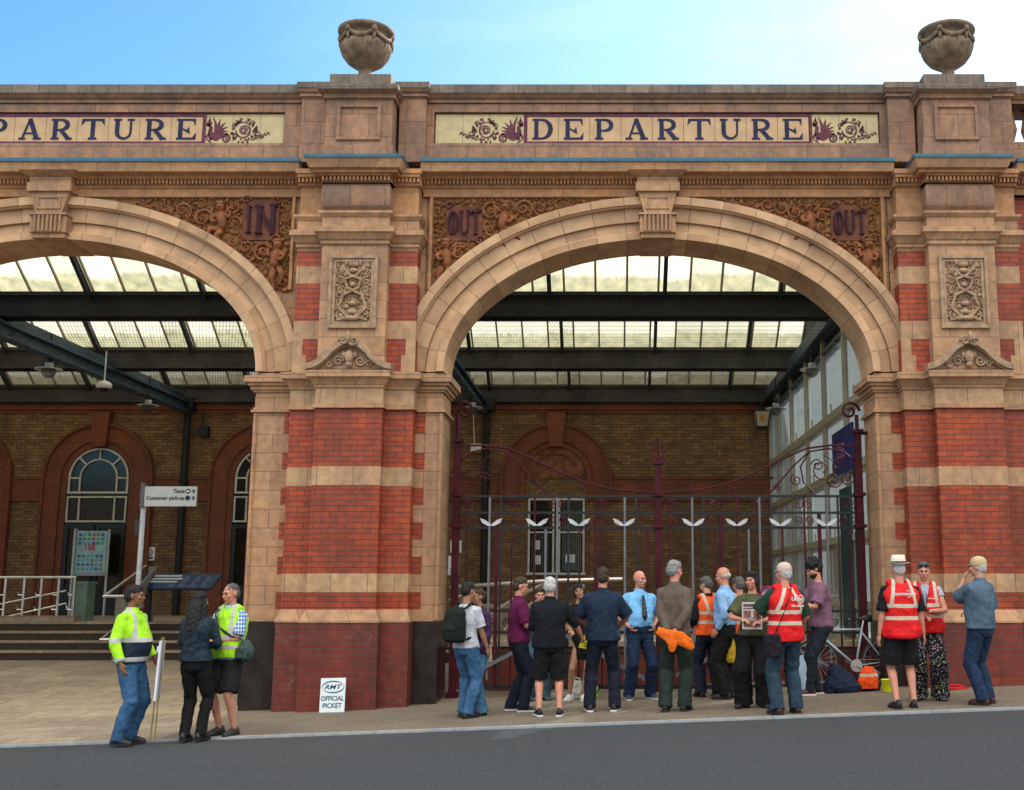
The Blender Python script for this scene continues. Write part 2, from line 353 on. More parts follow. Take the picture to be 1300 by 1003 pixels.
def text_mesh(name, body, size, loc, mat, parent=None, rx=R(90), rz=0, align='CENTER', shear=0, ext=.002, sx=1):
    cu = bpy.data.curves.new(name, 'FONT'); cu.body = body; cu.size = size; cu.align_x = align; cu.shear = shear; cu.extrude = ext; cu.resolution_u = 3
    cu.offset = size*.02
    o = bpy.data.objects.new(name+'_tmp', cu); COL.objects.link(o)
    bpy.context.view_layer.update()
    me = bpy.data.meshes.new_from_object(o.evaluated_get(bpy.context.evaluated_depsgraph_get())); bpy.data.objects.remove(o)
    Mx = Matrix.Translation(loc) @ Euler((rx, 0, rz)).to_matrix().to_4x4() @ Matrix.Diagonal((sx, 1, 1, 1))
    me.transform(Mx); me.materials.clear(); me.materials.append(mat); me.name = name
    q = bpy.data.objects.new(name, me); COL.objects.link(q)
    if parent is not None:
        q.parent = parent
        if parent.get('_w'): q.matrix_parent_inverse = Matrix.Translation(Vector(parent['_w'])).inverted()
    return q
# ================= SETTING: ground =================
def sheet(name, xs, ys, hf, mat, thick=None):
    v = []; f = []; nx = len(xs); ny = len(ys)
    for y in ys:
        for x in xs: v.append((x, y, hf(x, y)))
    for j in range(ny-1):
        for i in range(nx-1):
            a = j*nx+i; f.append((a, a+1, a+nx+1, a+nx))
    b = MB(); b.add(v, f); o = b.build(name, mat); o['kind'] = 'structure'; return o
xsA = [-600, -200, -60, -30]+[-14+i for i in range(29)]+[30, 60, 200, 600]
# unseen terrace added across the street, behind the viewer, to throw warm light back
ob_ = MB(); ob_.box(-70, 70, -46, -38, -.5, 9, 0)
for i_ in range(46):
    for z_ in (1.2, 4.2, 7.0): ob_.box(-68+i_*3, -66.8+i_*3, -38.0, -37.97, z_, z_+1.6, 1)
ob_.build('bounce_terrace', [masonry('bounce_brick', (.48,.34,.20), (.40,.27,.16), (.3,.25,.18), .235, .079, .006), M['darkglass']], kind='structure')
sheet('ground', xsA, [-600, -200, -60, -30, -16, -3, 0, 2, 4, 6, 14, 30, 60, 200, 600], lambda x, y: g(x, y)-.06, plain('distant_ground', (.22,.19,.15), .9))
xsB = [-60, -30]+[-14+i for i in range(29)]+[30, 60]
KY = -2.98
sheet('road', xsB, [-13, -8, KY-.1], lambda x, y: g(x)-.02, M['asphalt'])
kb = MB()
for i in range(-40, 44):
    x0 = i*.92; x1 = x0+.914
    kb.add([(x0,KY-.08,g(x0)-.05),(x1,KY-.08,g(x1)-.05),(x1,KY,g(x1)-.05),(x0,KY,g(x0)-.05),(x0,KY-.08,g(x0)+.004),(x1,KY-.08,g(x1)+.004),(x1,KY,g(x1)+.006),(x0,KY,g(x0)+.006)],
           [(0,3,2,1),(4,5,6,7),(0,1,5,4),(1,2,6,5),(2,3,7,6),(3,0,4,7)])
kb.build('kerb', M['kerb'], kind='structure')
xsP = [-5.3+i*.5 for i in range(40)]
sheet('pavement', xsP, [KY, -1.5, 0, .9, 1.6], g, M['pave'])
sheet('paved_ground', [-60, -30, -20]+[-14+i*.5 for i in range(18)]+[-5.3], [KY, -1.5, 0, 1, 2, 3, 4, 5, 6.4], g, M['paving'])
sheet('far_pavement', xsB, [-19, -13], lambda x, y: g(x)+.08, M['paving'])
# platform and steps
PZ = .9; SY = 6.3
st = MB()
for k in range(4):
    z0 = .2+k*(PZ-.2)/4; z1 = .2+(k+1)*(PZ-.2)/4
    st.box(-22, -2.6, SY+k*.34, SY+k*.34+.06, z0-.3, z1-.04, 1)
    st.box(-22, -2.6, SY+k*.34-.03, SY+(k+1)*.34+.03 if k < 3 else 12.6, z1-.04, z1, 0)
tag(st.build('steps', [M['paving'], plain('step_riser_brown', (.05,.035,.022), .8)]), 'four broad shallow stone steps with dark risers up to the platform', 'steps')

# ================= FACADE =================
FAC = thing('station_facade', 'long red brick and buff terracotta station screen wall with wide arches and DEPARTURE lettering', 'facade', (0, .5, 0), world=True)
zc = lambda v: P(446, v, -.42)[1]
zw = lambda v: P(446, v, 0)[1]
YB = .82
XP = [-13.1, -3.835, 5.13]           # pier centres
HW = {0: (1.3, 1.5), 1: (1.49, 1.29), 2: (1.26, 1.26)}
BAY = [(-8.52, 3.21), (.652, 3.21)]   # arch centre, half opening
ZSP = zw(472); ZCR = zw(303); EB = ZCR-ZSP
rings = [(-.02, .085, -.06), (.092, .255, .02), (.262, .495, -.035), (.502, .625, -.14)]
def epts(cx, a, b, off, t0=0, t1=math.pi, n=64):
    out = []
    for i in range(n+1):
        t = t0+(t1-t0)*i/n
        x = a*math.cos(t); z = b*math.sin(t); nx = math.cos(t)/a; nz = math.sin(t)/b; l = math.hypot(nx, nz)
        out.append((cx+x+nx/l*off, ZSP+z+nz/l*off))
    return out
# cornice / parapet levels
zy = lambda v, y: P(446, v, y)[1]
Z_top, Z_cb, Z_f1, Z_t0, Z_t1, Z_b, Z_lead = zy(108.5, -.13), zy(123, -.08), zw(127), zw(145), zw(183), zw(198), zy(203.5, -.38)
Z_c1, Z_c2, Z_d0, Z_d1, Z_e = zy(216.5, -.34), zw(226), zy(227.5, -.12), zy(234, -.12), zw(248)
def cornice_run(S, D_, x0, x1, yf, kz=0.0, dent=True, lead=None):
    """mouldings of the entablature in front of plane yf"""
    S.box(x0, x1, yf-.02, .5, Z_e, Z_d1-.03, 2)
    S.box(x0, x1, yf-.05, .5, Z_d1-.03, Z_d1, 2)
    S.box(x0, x1, yf-.06, .5, Z_d1, Z_d0, 2)
    S.box(x0, x1, yf-.15, .5, Z_d0, Z_d0+.05, 2)
    S.box(x0, x1, yf-.17, .5, Z_d0+.05, Z_c1, 2)
    S.prism((x0, x1, yf-.31, .5), (x0, x1, yf-.35, .5), Z_c1, Z_lead-.01, 4)
    if dent:
        n = max(1, int((x1-x0)/.056)); st = (x1-x0)/n
        for i in range(n): D_.box(x0+st*(i+.22), x0+st*(i+.78), yf-.125, yf-.06, Z_d1+.012, Z_d0-.002)
    (lead or S).box(x0-.01, x1+.01, yf-.375, .4, Z_lead-.01, Z_lead+.045, 0)
def coping_run(S, x0, x1, yf):
    S.box(x0, x1, yf-.03, .62, Z_cb-.09, Z_cb-.03, 1)
    S.prism((x0, x1, yf-.06, .64), (x0, x1, yf-.12, .68), Z_cb-.03, Z_cb+.03, 1)
    S.box(x0, x1, yf-.13, .70, Z_cb+.03, Z_top, 3)
# ---- piers
def make_pier(i):
    cx = XP[i]; wl, wr = HW[i]
    S = MB(); B = MB(); Bl = MB(); K = MB()
    zt = lambda v: zc(v)
    CW, SW = .487, .90
    def bz(v): return zt(v)
    ground = g(cx)-.4
    # jamb wall core faced in stone, with red brick tabs
    S.box(cx-wl, cx+wr, 0, YB, bz(790), ZSP-.02, 0)
    K.box(cx-wl-.012, cx+wr+.012, -.015, YB+.01, ground, bz(790))
    # stone roll at jamb arris and bands on jamb
    for s_, xx in ((-1, cx-wl), (1, cx+wr)):
        for k, v in enumerate(range(0)): pass
    # stacks
    BB = []; BB2 = []
    def stackp(x0, x1, yf, up_alt):
        y1 = .06; B = MB(); Bl = MB(); BB.append((B, Bl)); B1 = B
        Bl.box(x0-.06 if up_alt else x0-.04, x1+.06 if up_alt else x1+.04, yf-.08, y1, ground, bz(790))
        e = .06 if up_alt else .04
        S.prism((x0-e-.01, x1+e+.01, yf-.09, y1), (x0-.0, x1+.0, yf-.01, y1), bz(788), bz(774), 0)
        S.box(x0-e-.012, x1+e+.012, yf-.092, y1, bz(790.5), bz(788), 0)
        B.box(x0, x1, yf, y1, bz(774), bz(752)); S.box(x0-.004, x1+.004, yf-.006, y1, bz(752), bz(728), 4)
        B.box(x0, x1, yf, y1, bz(728), bz(616)); S.box(x0-.004, x1+.004, yf-.006, y1, bz(616), bz(592), 4)
        B.box(x0, x1, yf, y1, bz(592), bz(518))
        S.box(x0-.03, x1+.03, yf-.05, y1, bz(518), bz(515), 0); S.box(x0-.015, x1+.015, yf-.025, y1, bz(515), bz(512), 0)
        S.box(x0-.004, x1+.004, yf-.006, y1, bz(512), bz(492), 4)
        # impost mouldings
        S.box(x0-.02, x1+.02, yf-.03, y1, bz(492), bz(489), 0)
        S.prism((x0-.03, x1+.03, yf-.04, y1), (x0-.09, x1+.09, yf-.11, y1), bz(489), bz(480), 0)
        S.box(x0-.12, x1+.12, yf-.15, y1, bz(480), bz(472), 0)
        S.prism((x0-.12, x1+.12, yf-.15, y1), (x0-.01, x1+.01, yf-.01, y1), bz(472), bz(469), 0)
        if up_alt:
            S.box(x0, x1, yf, y1, bz(469), bz(310), 0)
        else:
            B = MB(); B.box(x0, x1, yf, y1, bz(469), bz(427)); S.box(x0-.002, x1+.002, yf-.003, y1, bz(427), bz(404), 4)
            B.box(x0, x1, yf, y1, bz(404), bz(356)); S.box(x0-.002, x1+.002, yf-.003, y1, bz(356), bz(334), 4)
            B.box(x0, x1, yf, y1, bz(334), bz(314)); S.box(x0-.002, x1+.002, yf-.003, y1, bz(314), bz(310), 0); BB2.append(B)
            # stone toothing at the outer edge just above the impost
            s_ = -1 if x1 < cx else 1; xo = x0 if s_ < 0 else x1
            S.box(xo-s_*.14, xo+s_*.004, yf-.004, yf+.03, bz(448), bz(427), 4); S.box(xo-s_*.20, xo+s_*.004, yf-.004, yf+.03, bz(469), bz(448), 4)
        S.box(x0-.02, x1+.02, yf-.03, y1, bz(310), bz(305), 0)
        S.prism((x0-.03, x1+.03, yf-.05, y1), (x0-.09, x1+.09, yf-.11, y1), bz(305), bz(297), 0)
        S.box(x0-.10, x1+.10, yf-.13, y1, bz(297), bz(291), 0); S.box(x0-.05, x1+.05, yf-.06, y1, bz(291), bz(288), 0)
        S.box(x0-.01, x1+.01, yf-.02, y1, bz(288), bz(276), 0)
        S.prism((x0-.02, x1+.02, yf-.03, y1), (x0-.06, x1+.06, yf-.07, y1), bz(276), bz(272), 0); S.box(x0-.06, x1+.06, yf-.075, y1, bz(272), bz(269), 0)
        S.box(x0+.01, x1-.01, yf, y1, bz(269), bz(232), 2 if not up_alt else 1)
        if up_alt:                       # the cushion frieze
            n = 7; z0, z1 = bz(269), bz(233)
            for q in range(n):
                a0 = -1+2*q/n; a1 = -1+2*(q+1)/n; b0 = .085*math.sqrt(max(0, 1-a0*a0)); b1 = .085*math.sqrt(max(0, 1-a1*a1))
                S.prism((x0-b0*.4+.01, x1+b0*.4-.01, yf-b0-.01, y1), (x0-b1*.4+.01, x1+b1*.4-.01, yf-b1-.01, y1), z0+(z1-z0)*q/n, z0+(z1-z0)*(q+1)/n, 1)
    stackp(cx-CW, cx+CW, -.42, True)
    stackp(cx-SW, cx-CW-.001, -.24, False)
    stackp(cx+CW+.001, cx+SW, -.24, False)
    # toothing tabs of brick into the jamb stone, and jamb impost mouldings
    for (va, vb) in ((518, 545), (571, 592), (616, 638), (661, 683), (706, 728), (752, 774)):
        for s_, xe in ((-1, cx-SW), (1, cx+SW)):
            (BB[1] if s_ < 0 else BB[2])[0].box(xe, xe+s_*.145, -.006, .05, bz(vb), bz(va))
    for s_, xe, wj in ((-1, cx-SW, wl), (1, cx+SW, wr)):
        xo = cx+s_*wj
        def jm(z0, z1, p, mi=0):
            S.box(min(xe, xo+s_*p), max(xe, xo+s_*p), -p, YB+p*.6, z0, z1, mi)
        jm(bz(518), bz(515), .045); jm(bz(515), bz(512), .02); jm(bz(492), bz(489), .03)
        jm(bz(489), bz(484), .06); jm(bz(484), bz(480), .10); jm(bz(480), bz(472), .14)
        # slender roll down the front arris of the jamb
        S.tube([(xo-s_*.02, .0, bz(788)), (xo-s_*.02, .0, bz(520))], .035, 8, 0)
    pier = S.build('pier', [M['stone'], M['stone_up'], M['stone_or'], M['stone_cope'], M['stone_band']], FAC)
    for B in BB2: B.build('brick_panel', M['brick'], pier)
    for B, Bl in BB: B.build('brick_panel', M['brick'], pier); Bl.build('brick_plinth', M['brick_low'], pier)
    K.build('black_base', M['blackstone'], pier)
    # carved panel on the centre pilaster
    C = MB(); z0, z1 = bz(417), bz(325); hw = .355; yf = -.42
    for (e, d) in ((0, .05), (.05, .028)):
        C.box(cx-hw+e, cx+hw-e, yf-d, yf-d+.03, z0+e, z0+e+.045); C.box(cx-hw+e, cx+hw-e, yf-d, yf-d+.03, z1-e-.045, z1-e)
        C.box(cx-hw+e, cx-hw+e+.045, yf-d, yf-d+.03, z0+e+.045, z1-e-.045); C.box(cx+hw-e-.045, cx+hw-e, yf-d, yf-d+.03, z0+e+.045, z1-e-.045)
    zm = (z0+z1)/2; H_ = (z1-z0)/2-.12
    rr = random.Random(3)
    def spiral(mb, x, z, r, d=1, t0=0, turns=1.6, rad=.018, y=yf-.02, m=0, sx=1):
        pts = []; n = int(16*turns)
        for q in range(n+1):
            k = q/n; a = t0+d*turns*2*math.pi*k; rad_ = r*(1-k*.85); pts.append((x+sx*rad_*math.cos(a), y, z+rad_*math.sin(a)))
        mb.tube(pts, [rad*(1-.4*q/n) for q in range(n+1)], 5, m)
    for s_ in (-1, 1):
        X = lambda d: cx+s_*d
        spiral(C, X(.15), z1-.22, .085, s_, math.pi/2, 1.5); spiral(C, X(.17), zm+.02, .07, -s_, -math.pi/2, 1.5); spiral(C, X(.15), z0+.21, .09, s_, -math.pi/2, 1.6)
        C.tube([(X(.03), yf-.03, z0+.13), (X(.2), yf-.035, z0+.3), (X(.14), yf-.05, zm-.06), (X(-.08), yf-.06, zm+.05), (X(-.12), yf-.05, zm+.18), (X(.05), yf-.04, z1-.3), (X(.17), yf-.03, z1-.16)], .024, 6)
        C.tube([(X(.22), yf-.02, z0+.12), (X(.08), yf-.035, z0+.16), (X(.0), yf-.03, z0+.3)], .022, 6)
        for q in range(9):
            C.ell((X(rr.uniform(.04, .22)), yf-.025, zm+rr.uniform(-H_, H_)), (rr.uniform(.02, .04), .03, rr.uniform(.02, .05)))
    for dz, rx in ((H_-.02, .09), (H_-.11, .07), (-H_+.03, .12), (-H_+.12, .08), (.1, .05), (-.18, .06)): C.ell((cx, yf-.035, zm+dz), (rx, .04, .04))
    pk = []
    for r0 in (.07, .05, .036, .026, .018):
        for t_ in range(int(40/r0)):
            px_, pz_ = rr.uniform(.0, .255), zm+rr.uniform(-H_-.03, H_+.03)
            if px_+r0 > .262 or (px_ < r0 and px_ > .004) or abs(pz_-zm)+r0 > H_+.05 or any(math.hypot(px_-a_, pz_-b_) < (r0+c_)*.9 for a_, b_, c_ in pk): continue
            pk.append((px_, pz_, r0))
            for s_ in (-1, 1):
                if r0 > .03: spiral(C, cx+s_*px_, pz_, r0*.95, s_, rr.uniform(0, 6), 1.4, max(.009, r0*.2), yf-.015)
                else: C.ell((cx+s_*px_, yf-.02, pz_), (r0*1.1, .022, r0*.7), 0, Matrix.Rotation(s_*.7, 3, 'Y'), 6, 4)
    for q in range(5): C.ell((cx+(q-2)*.05, yf-.045, z1-.13+(.02 if q % 2 == 0 else 0)), (.022, .025, .045))
    C.build('carved_panel', M['terrabuff'], pier, smooth=False)
    # curved pediment above the impost
    T = MB(); zb = bz(469); zp = bz(434)
    prof = []
    for q in range(25):
        t = -1+2*q/24; a = abs(t); h = (zp-zb-.04)*((1-.42*(a/.45)**2) if a < .45 else .58*(1-(a-.45)/.55)**1.9)
        prof.append((cx+t*.62, zb+.02+h))
    T.ribbon(prof, .085, yf-.17, yf+.02); T.ribbon([(x, z-.045) for x, z in prof], .05, yf-.12, yf+.02)
    T.poly([(cx-.5, zb)]+[(x, z-.06) for x, z in prof if abs(x-cx) < .5]+[(cx+.5, zb)], yf-.05, yf+.01)
    for s_ in (-1, 1):
        spiral(T, cx+s_*.075, zp-.02, .07, s_, math.pi, 1.4, .02, yf-.18); spiral(T, cx+s_*.16, zb+.11, .075, -s_, 0, 1.5, .02, yf-.08); spiral(T, cx+s_*.29, zb+.07, .05, s_, 0, 1.4, .016, yf-.08)
        T.ell((cx+s_*.08, yf-.08, zb+.2), (.04, .04, .05))
    T.ell((cx, yf-.2, zp+.04), (.035, .03, .075)); T.ell((cx, yf-.1, zb+.17), (.07, .05, .10)); T.ell((cx, yf-.09, zb+.06), (.05, .05, .05))
    T.build('curved_pediment', M['terrabuff'], pier)
    # entablature blocks + parapet over the pier
    E_ = MB(); D_ = MB(); Ld = MB()
    for x0, x1, yf in ((cx-CW-.03, cx+CW+.03, -.42), (cx-SW-.02, cx-CW-.031, -.24), (cx+CW+.031, cx+SW+.02, -.24)):
        k = .07 if yf < -.3 else .03
        k = (zy(229.5, yf-.12)-Z_d1) if yf < -.3 else (zy(231.5, yf-.12)-Z_d1)
        E_.box(x0, x1, yf-.05, .5, bz(232)+.0, Z_d1+k, 2)
        E_.box(x0, x1, yf-.06, .5, Z_d1+k, Z_d0+k, 2); E_.box(x0, x1, yf-.14, .5, Z_d0+k, Z_d0+k+.05, 2)
        E_.box(x0-.02, x1+.02, yf-.16, .5, Z_d0+k+.05, Z_d0+k+.12, 2)
        n = max(1, int((x1-x0)/.056)); st_ = (x1-x0)/n
        for q in range(n): D_.box(x0+st_*(q+.22), x0+st_*(q+.78), yf-.12, yf-.06, Z_d1+k+.012, Z_d0+k-.002)
    x0, x1 = cx-CW-.16, cx+CW+.16
    zq0, zq1 = zy(211.5, -.70), zy(199, -.76)
    E_.prism((x0-.02, x1+.02, -.68, .4), (x0-.07, x1+.07, -.74, .4), zq0, zq1, 4); E_.box(x0+.02, x1-.02, -.62, .4, zq0-.05, zq0, 2)
    Ld.box(x0-.08, x1+.08, -.76, .4, zq1, zq1+.05)
    # side blocks of the parapet, lower, and the pedestal
    for a, b in ((cx-SW-.05, cx-CW-.06), (cx+CW+.06, cx+SW+.05)):
        E_.box(a, b, -.20, .5, Z_lead+.05, Z_cb-.06, 1)
        E_.box(a-.03, b+.03, -.24, .6, Z_cb-.06, Z_cb, 1); E_.prism((a-.05, b+.05, -.27, .6), (a-.055, b+.055, -.30, .6), Z_cb, Z_cb+.05, 1); E_.box(a-.06, b+.06, -.31, .7, Z_cb+.05, Z_top-.02, 3)
    pz0, pz1 = zq1+.04, zy(125, -.5)
    E_.box(cx-.50, cx+.50, -.48, .5, pz0, pz1, 1)
    E_.box(cx-.53, cx+.53, -.52, .5, pz0, pz0+.24, 1)
    zA, zB = bz(180), bz(135)
    for (a, b, c, d) in ((cx-.33, cx+.33, zA, zA+.05), (cx-.33, cx+.33, zB-.05, zB), (cx-.33, cx-.28, zA+.05, zB-.05), (cx+.28, cx+.33, zA+.05, zB-.05)): E_.box(a, b, -.515, -.478, c, d, 1)
    E_.box(cx-.54, cx+.54, -.53, .6, pz1, pz1+.07, 1); E_.prism((cx-.56, cx+.56, -.55, .6), (cx-.59, cx+.59, -.62, .65), pz1+.07, zy(113, -.62), 1)
    E_.box(cx-.60, cx+.60, -.64, .66, zy(113, -.62), zy(106, -.64), 3)
    E_.box(cx-.46, cx+.46, -.5, .5, zy(106, -.64), zy(94, -.5), 3)
    E2 = E_.build('pier_entablature', [M['lead'], M['stone_up'], M['stone_or'], M['stone_cope'], M['stone']], FAC)
    D_.build('dentils', M['stone_or'], E2); Ld.build('lead_flashing', M['lead'], E2)
for i in range(3): make_pier(i)
# ---- wall over each arch
def spiral2(mb, x, z, r, d, t0, turns, rad, y, m=0):
    pts = []; n = int(14*turns)
    for q in range(n+1):
        k = q/n; a = t0+d*turns*2*math.pi*k; rr_ = r*(1-k*.88); pts.append((x+rr_*math.cos(a), y-.02*math.sin(k*3), z+rr_*math.sin(a)))
    mb.tube(pts, [rad*(1-.45*q/n) for q in range(n+1)], 5, m)
def cherub(mb, x, z, s, d, y, sit=True):
    """a small relief child figure; d = facing"""
    mb.ell((x, y-.05*s, z+.36*s), (.10*s, .09*s, .115*s)); mb.ell((x, y-.05*s, z+.45*s), (.115*s, .09*s, .06*s))
    mb.tube([(x, y-.02, z+.27*s), (x-.02*d*s, y-.05*s, z+.12*s), (x-.04*d*s, y-.05*s, z-.06*s), (x-.02*d*s, y-.03, z-.16*s)], [.07*s, .125*s, .12*s, .09*s], 8)
    if sit:
        mb.tube([(x-.03*d*s, y-.05, z-.13*s), (x+.17*d*s, y-.08*s, z-.12*s), (x+.26*d*s, y-.07*s, z-.32*s), (x+.33*d*s, y-.05, z-.36*s)], [.08*s, .075*s, .05*s, .035*s], 7)
        mb.tube([(x-.05*d*s, y-.05, z-.15*s), (x+.05*d*s, y-.09*s, z-.28*s), (x-.06*d*s, y-.08*s, z-.44*s), (x+.02*d*s, y-.05, z-.50*s)], [.08*s, .07*s, .05*s, .035*s], 7)
    else:
        mb.tube([(x-.06*d*s, y-.04, z-.13*s), (x-.09*d*s, y-.06*s, z-.34*s), (x-.07*d*s, y-.04, z-.56*s), (x+.02*d*s, y-.04, z-.60*s)], [.085*s, .07*s, .045*s, .03*s], 7)
        mb.tube([(x+.05*d*s, y-.04, z-.13*s), (x+.13*d*s, y-.07*s, z-.30*s), (x+.06*d*s, y-.05, z-.48*s), (x+.15*d*s, y-.04, z-.52*s)], [.085*s, .07*s, .045*s, .03*s], 7)
    mb.tube([(x+.06*d*s, y-.06*s, z+.20*s), (x+.17*d*s, y-.12*s, z+.10*s), (x+.10*d*s, y-.17*s, z+.0*s), (x+.04*d*s, y-.19*s, z+.02*s)], [.055*s, .052*s, .045*s, .035*s], 7); mb.ell((x, y-.14*s, z+.35*s), (.03*s,.03*s,.02*s))
    for q_ in range(7): mb.ell((x+.07*s*math.cos(.35+q_*.40), y-.05*s, z+.385*s+.085*s*math.sin(.35+q_*.40)), (.03*s,.05*s,.03*s), 0, None, 6, 4)
    mb.tube([(x-.08*d*s, y-.04*s, z+.20*s), (x-.19*d*s, y-.06*s, z+.12*s), (x-.22*d*s, y-.06*s, z+.28*s)], [.055*s, .05*s, .035*s], 7)
    mb.tube([(x-.04*d*s, y-.02, z+.22*s), (x-.26*d*s, y-.02, z+.42*s), (x-.34*d*s, y-.02, z+.30*s), (x-.18*d*s, y-.02, z+.18*s)], [.03*s,.05*s,.04*s,.02*s], 6)
def glyph(ch):
    """strokes for a spiky gothic capital in a unit box: list of (points, widths)"""
    if ch == 'I': return [([(.5,.0),(.5,1)], .22), ([(.25,1),(.75,.94)], .10), ([(.25,.02),(.75,.06)], .10)], .45
    if ch == 'N': return [([(.2,.0),(.2,.95)], .2), ([(.8,-.05),(.8,1)], .2), ([(.2,.95),(.5,.45),(.8,.05)], .16), ([(.02,.98),(.35,.94)], .09), ([(.65,1.02),(.98,.98)], .09), ([(.05,.02),(.36,.02)], .08)], .95
    if ch == 'O': return [(arc(.5,.5,.38,.46,0,2*math.pi,20), .2), ([(.5,.1),(.5,.9)], .07)], .9
    if ch == 'U': return [([(.2,1),(.2,.3)]+arc(.5,.3,.3,.26,math.pi,2*math.pi,8)+[(.8,.3),(.8,1)], .17), ([(.05,1),(.36,.97)], .08), ([(.65,1),(.95,.97)], .08)], .9
    if ch == 'T': return [([(.5,.0),(.5,.9)], .22), ([(.0,.86),(.25,.97),(.75,.93),(1,1.02)], .14), ([(.3,.02),(.72,.02)], .08)], .85
def spandrel(cx, a, side, xe, word):
    """terracotta relief filling the corner between arch, pilaster and frieze"""
    T = MB(); Bk = MB(); y = .03
    zt_ = zw(249); off = .63
    def zarch(x):    # outer edge of the archivolt
        lo = epts(cx, a, EB, off, n=90); best = None
        for p, q in zip(lo, lo[1:]):
            if min(p[0], q[0]) <= x <= max(p[0], q[0]): best = p[1]+(q[1]-p[1])*(x-p[0])/((q[0]-p[0]) or 1e-6)
        return best if best is not None else ZSP
    x_in = cx+side*.88; n = 26; top = []; bot = []
    for i in range(n+1):
        x = xe+(x_in-xe)*i/n; zb_ = min(zt_-.01, max(zarch(x)+.005, zw(372))); top.append((x, zt_)); bot.append((x, zb_))
    Bk.ring2d(top, bot, y, y+.05)
    fr = Bk.build('spandrel_panel', M['ochre'], FAC)
    F = MB(); F.ribbon([(xe, zt_), (xe, zw(368))], .045, -.035, .04); F.ribbon([(xe-side*0, zt_-.01), (x_in, zt_-.01)], .035, -.03, .04)
    F.build('frame', M['stone_or'], fr)
    d = -side    # towards the arch centre
    X = lambda k: xe+d*k
    # cartouche with word
    if word == 'IN': cxk, czk, cw_, chh = .50, zw(279), .56, .54
    else: cxk, czk, cw_, chh = .50, zw(283), .56, .46
    c0 = X(cxk)
    Q = MB(); Q.poly([(c0-cw_/2, czk-chh/2), (c0-cw_/2+.05, czk-chh/2-.05), (c0+cw_/2-.05, czk-chh/2-.05), (c0+cw_/2, czk-chh/2), (c0+cw_/2, czk+chh/2), (c0, czk+chh/2+.05), (c0-cw_/2, czk+chh/2)], y-.035, y)
    for s_ in (-1, 1):
        spiral2(Q, c0+s_*(cw_/2-.04), czk-chh/2-.05, .08, s_, 0, 1.3, .022, y-.04); spiral2(Q, c0+s_*(cw_/2-.05), czk+chh/2+.04, .07, -s_, 0, 1.3, .02, y-.04)
    Q.build('cartouche', M['cart'], fr)
    Lt = MB(); gl = [glyph(c) for c in word]; tw = sum(q[1] for q in gl); hh = chh*.82; ws = cw_*.92/tw; x = c0-cw_*.46
    for strokes, wd in gl:
        for si_, (pts, ww) in enumerate(strokes): Lt.ribbon([(x+p[0]*wd*ws, czk-hh/2+p[1]*hh) for p in pts], ww*ws*wd*.9, y-.075-.003*si_, y-.03)
        x += wd*ws
    Lt.build('lettering', M['inkpur'], fr)
    # packed scrolls
    rr = random.Random(int(abs(cx)*10)+(1 if side > 0 else 2)); circ = []
    chs = [(1.12, zw(284), .72, True), (.22, zw(332), .72, False)]
    for k, zz, s_, sit in chs:
        Ch = MB(); cherub(Ch, X(k), zz, s_, d if sit else -d, y, sit); circ.append((X(k), zz, .20*s_)); circ.append((X(k), zz-.27*s_, .15*s_)); circ.append((X(k), zz+.33*s_, .12*s_)); Ch.build('cherub', M['terra'], fr, smooth=True)
    def ok(x, z, r):
        if z+r > zt_-.02: return False
        if abs(x-xe) < r+.03 or (x-xe)*d < 0: return False
        if z-r*1.0 < zarch(x)+.015 or z-r*.9 < zarch(x+side*r*.7)+.01: return False
        if abs(x-c0) < cw_/2+r*.75 and abs(z-czk) < chh/2+.05+r*.75: return False
        return all(math.hypot(x-q[0], z-q[1]) > (r+q[2])*.88 for q in circ)
    for r0, tries in ((.155, 400), (.12, 600), (.095, 900), (.07, 1500), (.05, 2500), (.035, 4000), (.025, 5000)):
        for t in range(tries):
            x = X(rr.uniform(0, 2.4)); z = rr.uniform(zw(368), zt_)
            if ok(x, z, r0):
                circ.append((x, z, r0)); rad = max(.011, r0*.16)
                if r0 > .06:
                    spiral2(T, x, z, r0*.95, rr.choice((-1, 1)), rr.uniform(0, 6.28), rr.uniform(1.2, 1.7), rad, y-.03)
                    for q in range(int(7+r0*40)):
                        an = rr.uniform(0, 6.28); dd = r0*rr.uniform(.55, 1.05)
                        mt = Matrix.Rotation(-an+rr.uniform(-.6, .6), 3, 'Y')
                        T.ell((x+dd*math.cos(an), y-.02, z+dd*math.sin(an)), (r0*.26, .028, r0*.10), 0, mt, 6, 4)
                    if r0 > .1:
                        for q in range(6):
                            an = q*math.pi/3; T.ell((x+r0*.22*math.cos(an), y-.045, z+r0*.22*math.sin(an)), (r0*.13, .02, r0*.13), 0, None, 6, 4)
                else:
                    mt = Matrix.Rotation(rr.uniform(0, 3.1), 3, 'Y'); T.ell((x, y-.02, z), (r0*1.25, .028, r0*.6), 0, mt, 6, 4)
    T.build('scrollwork', M['terra'], fr)
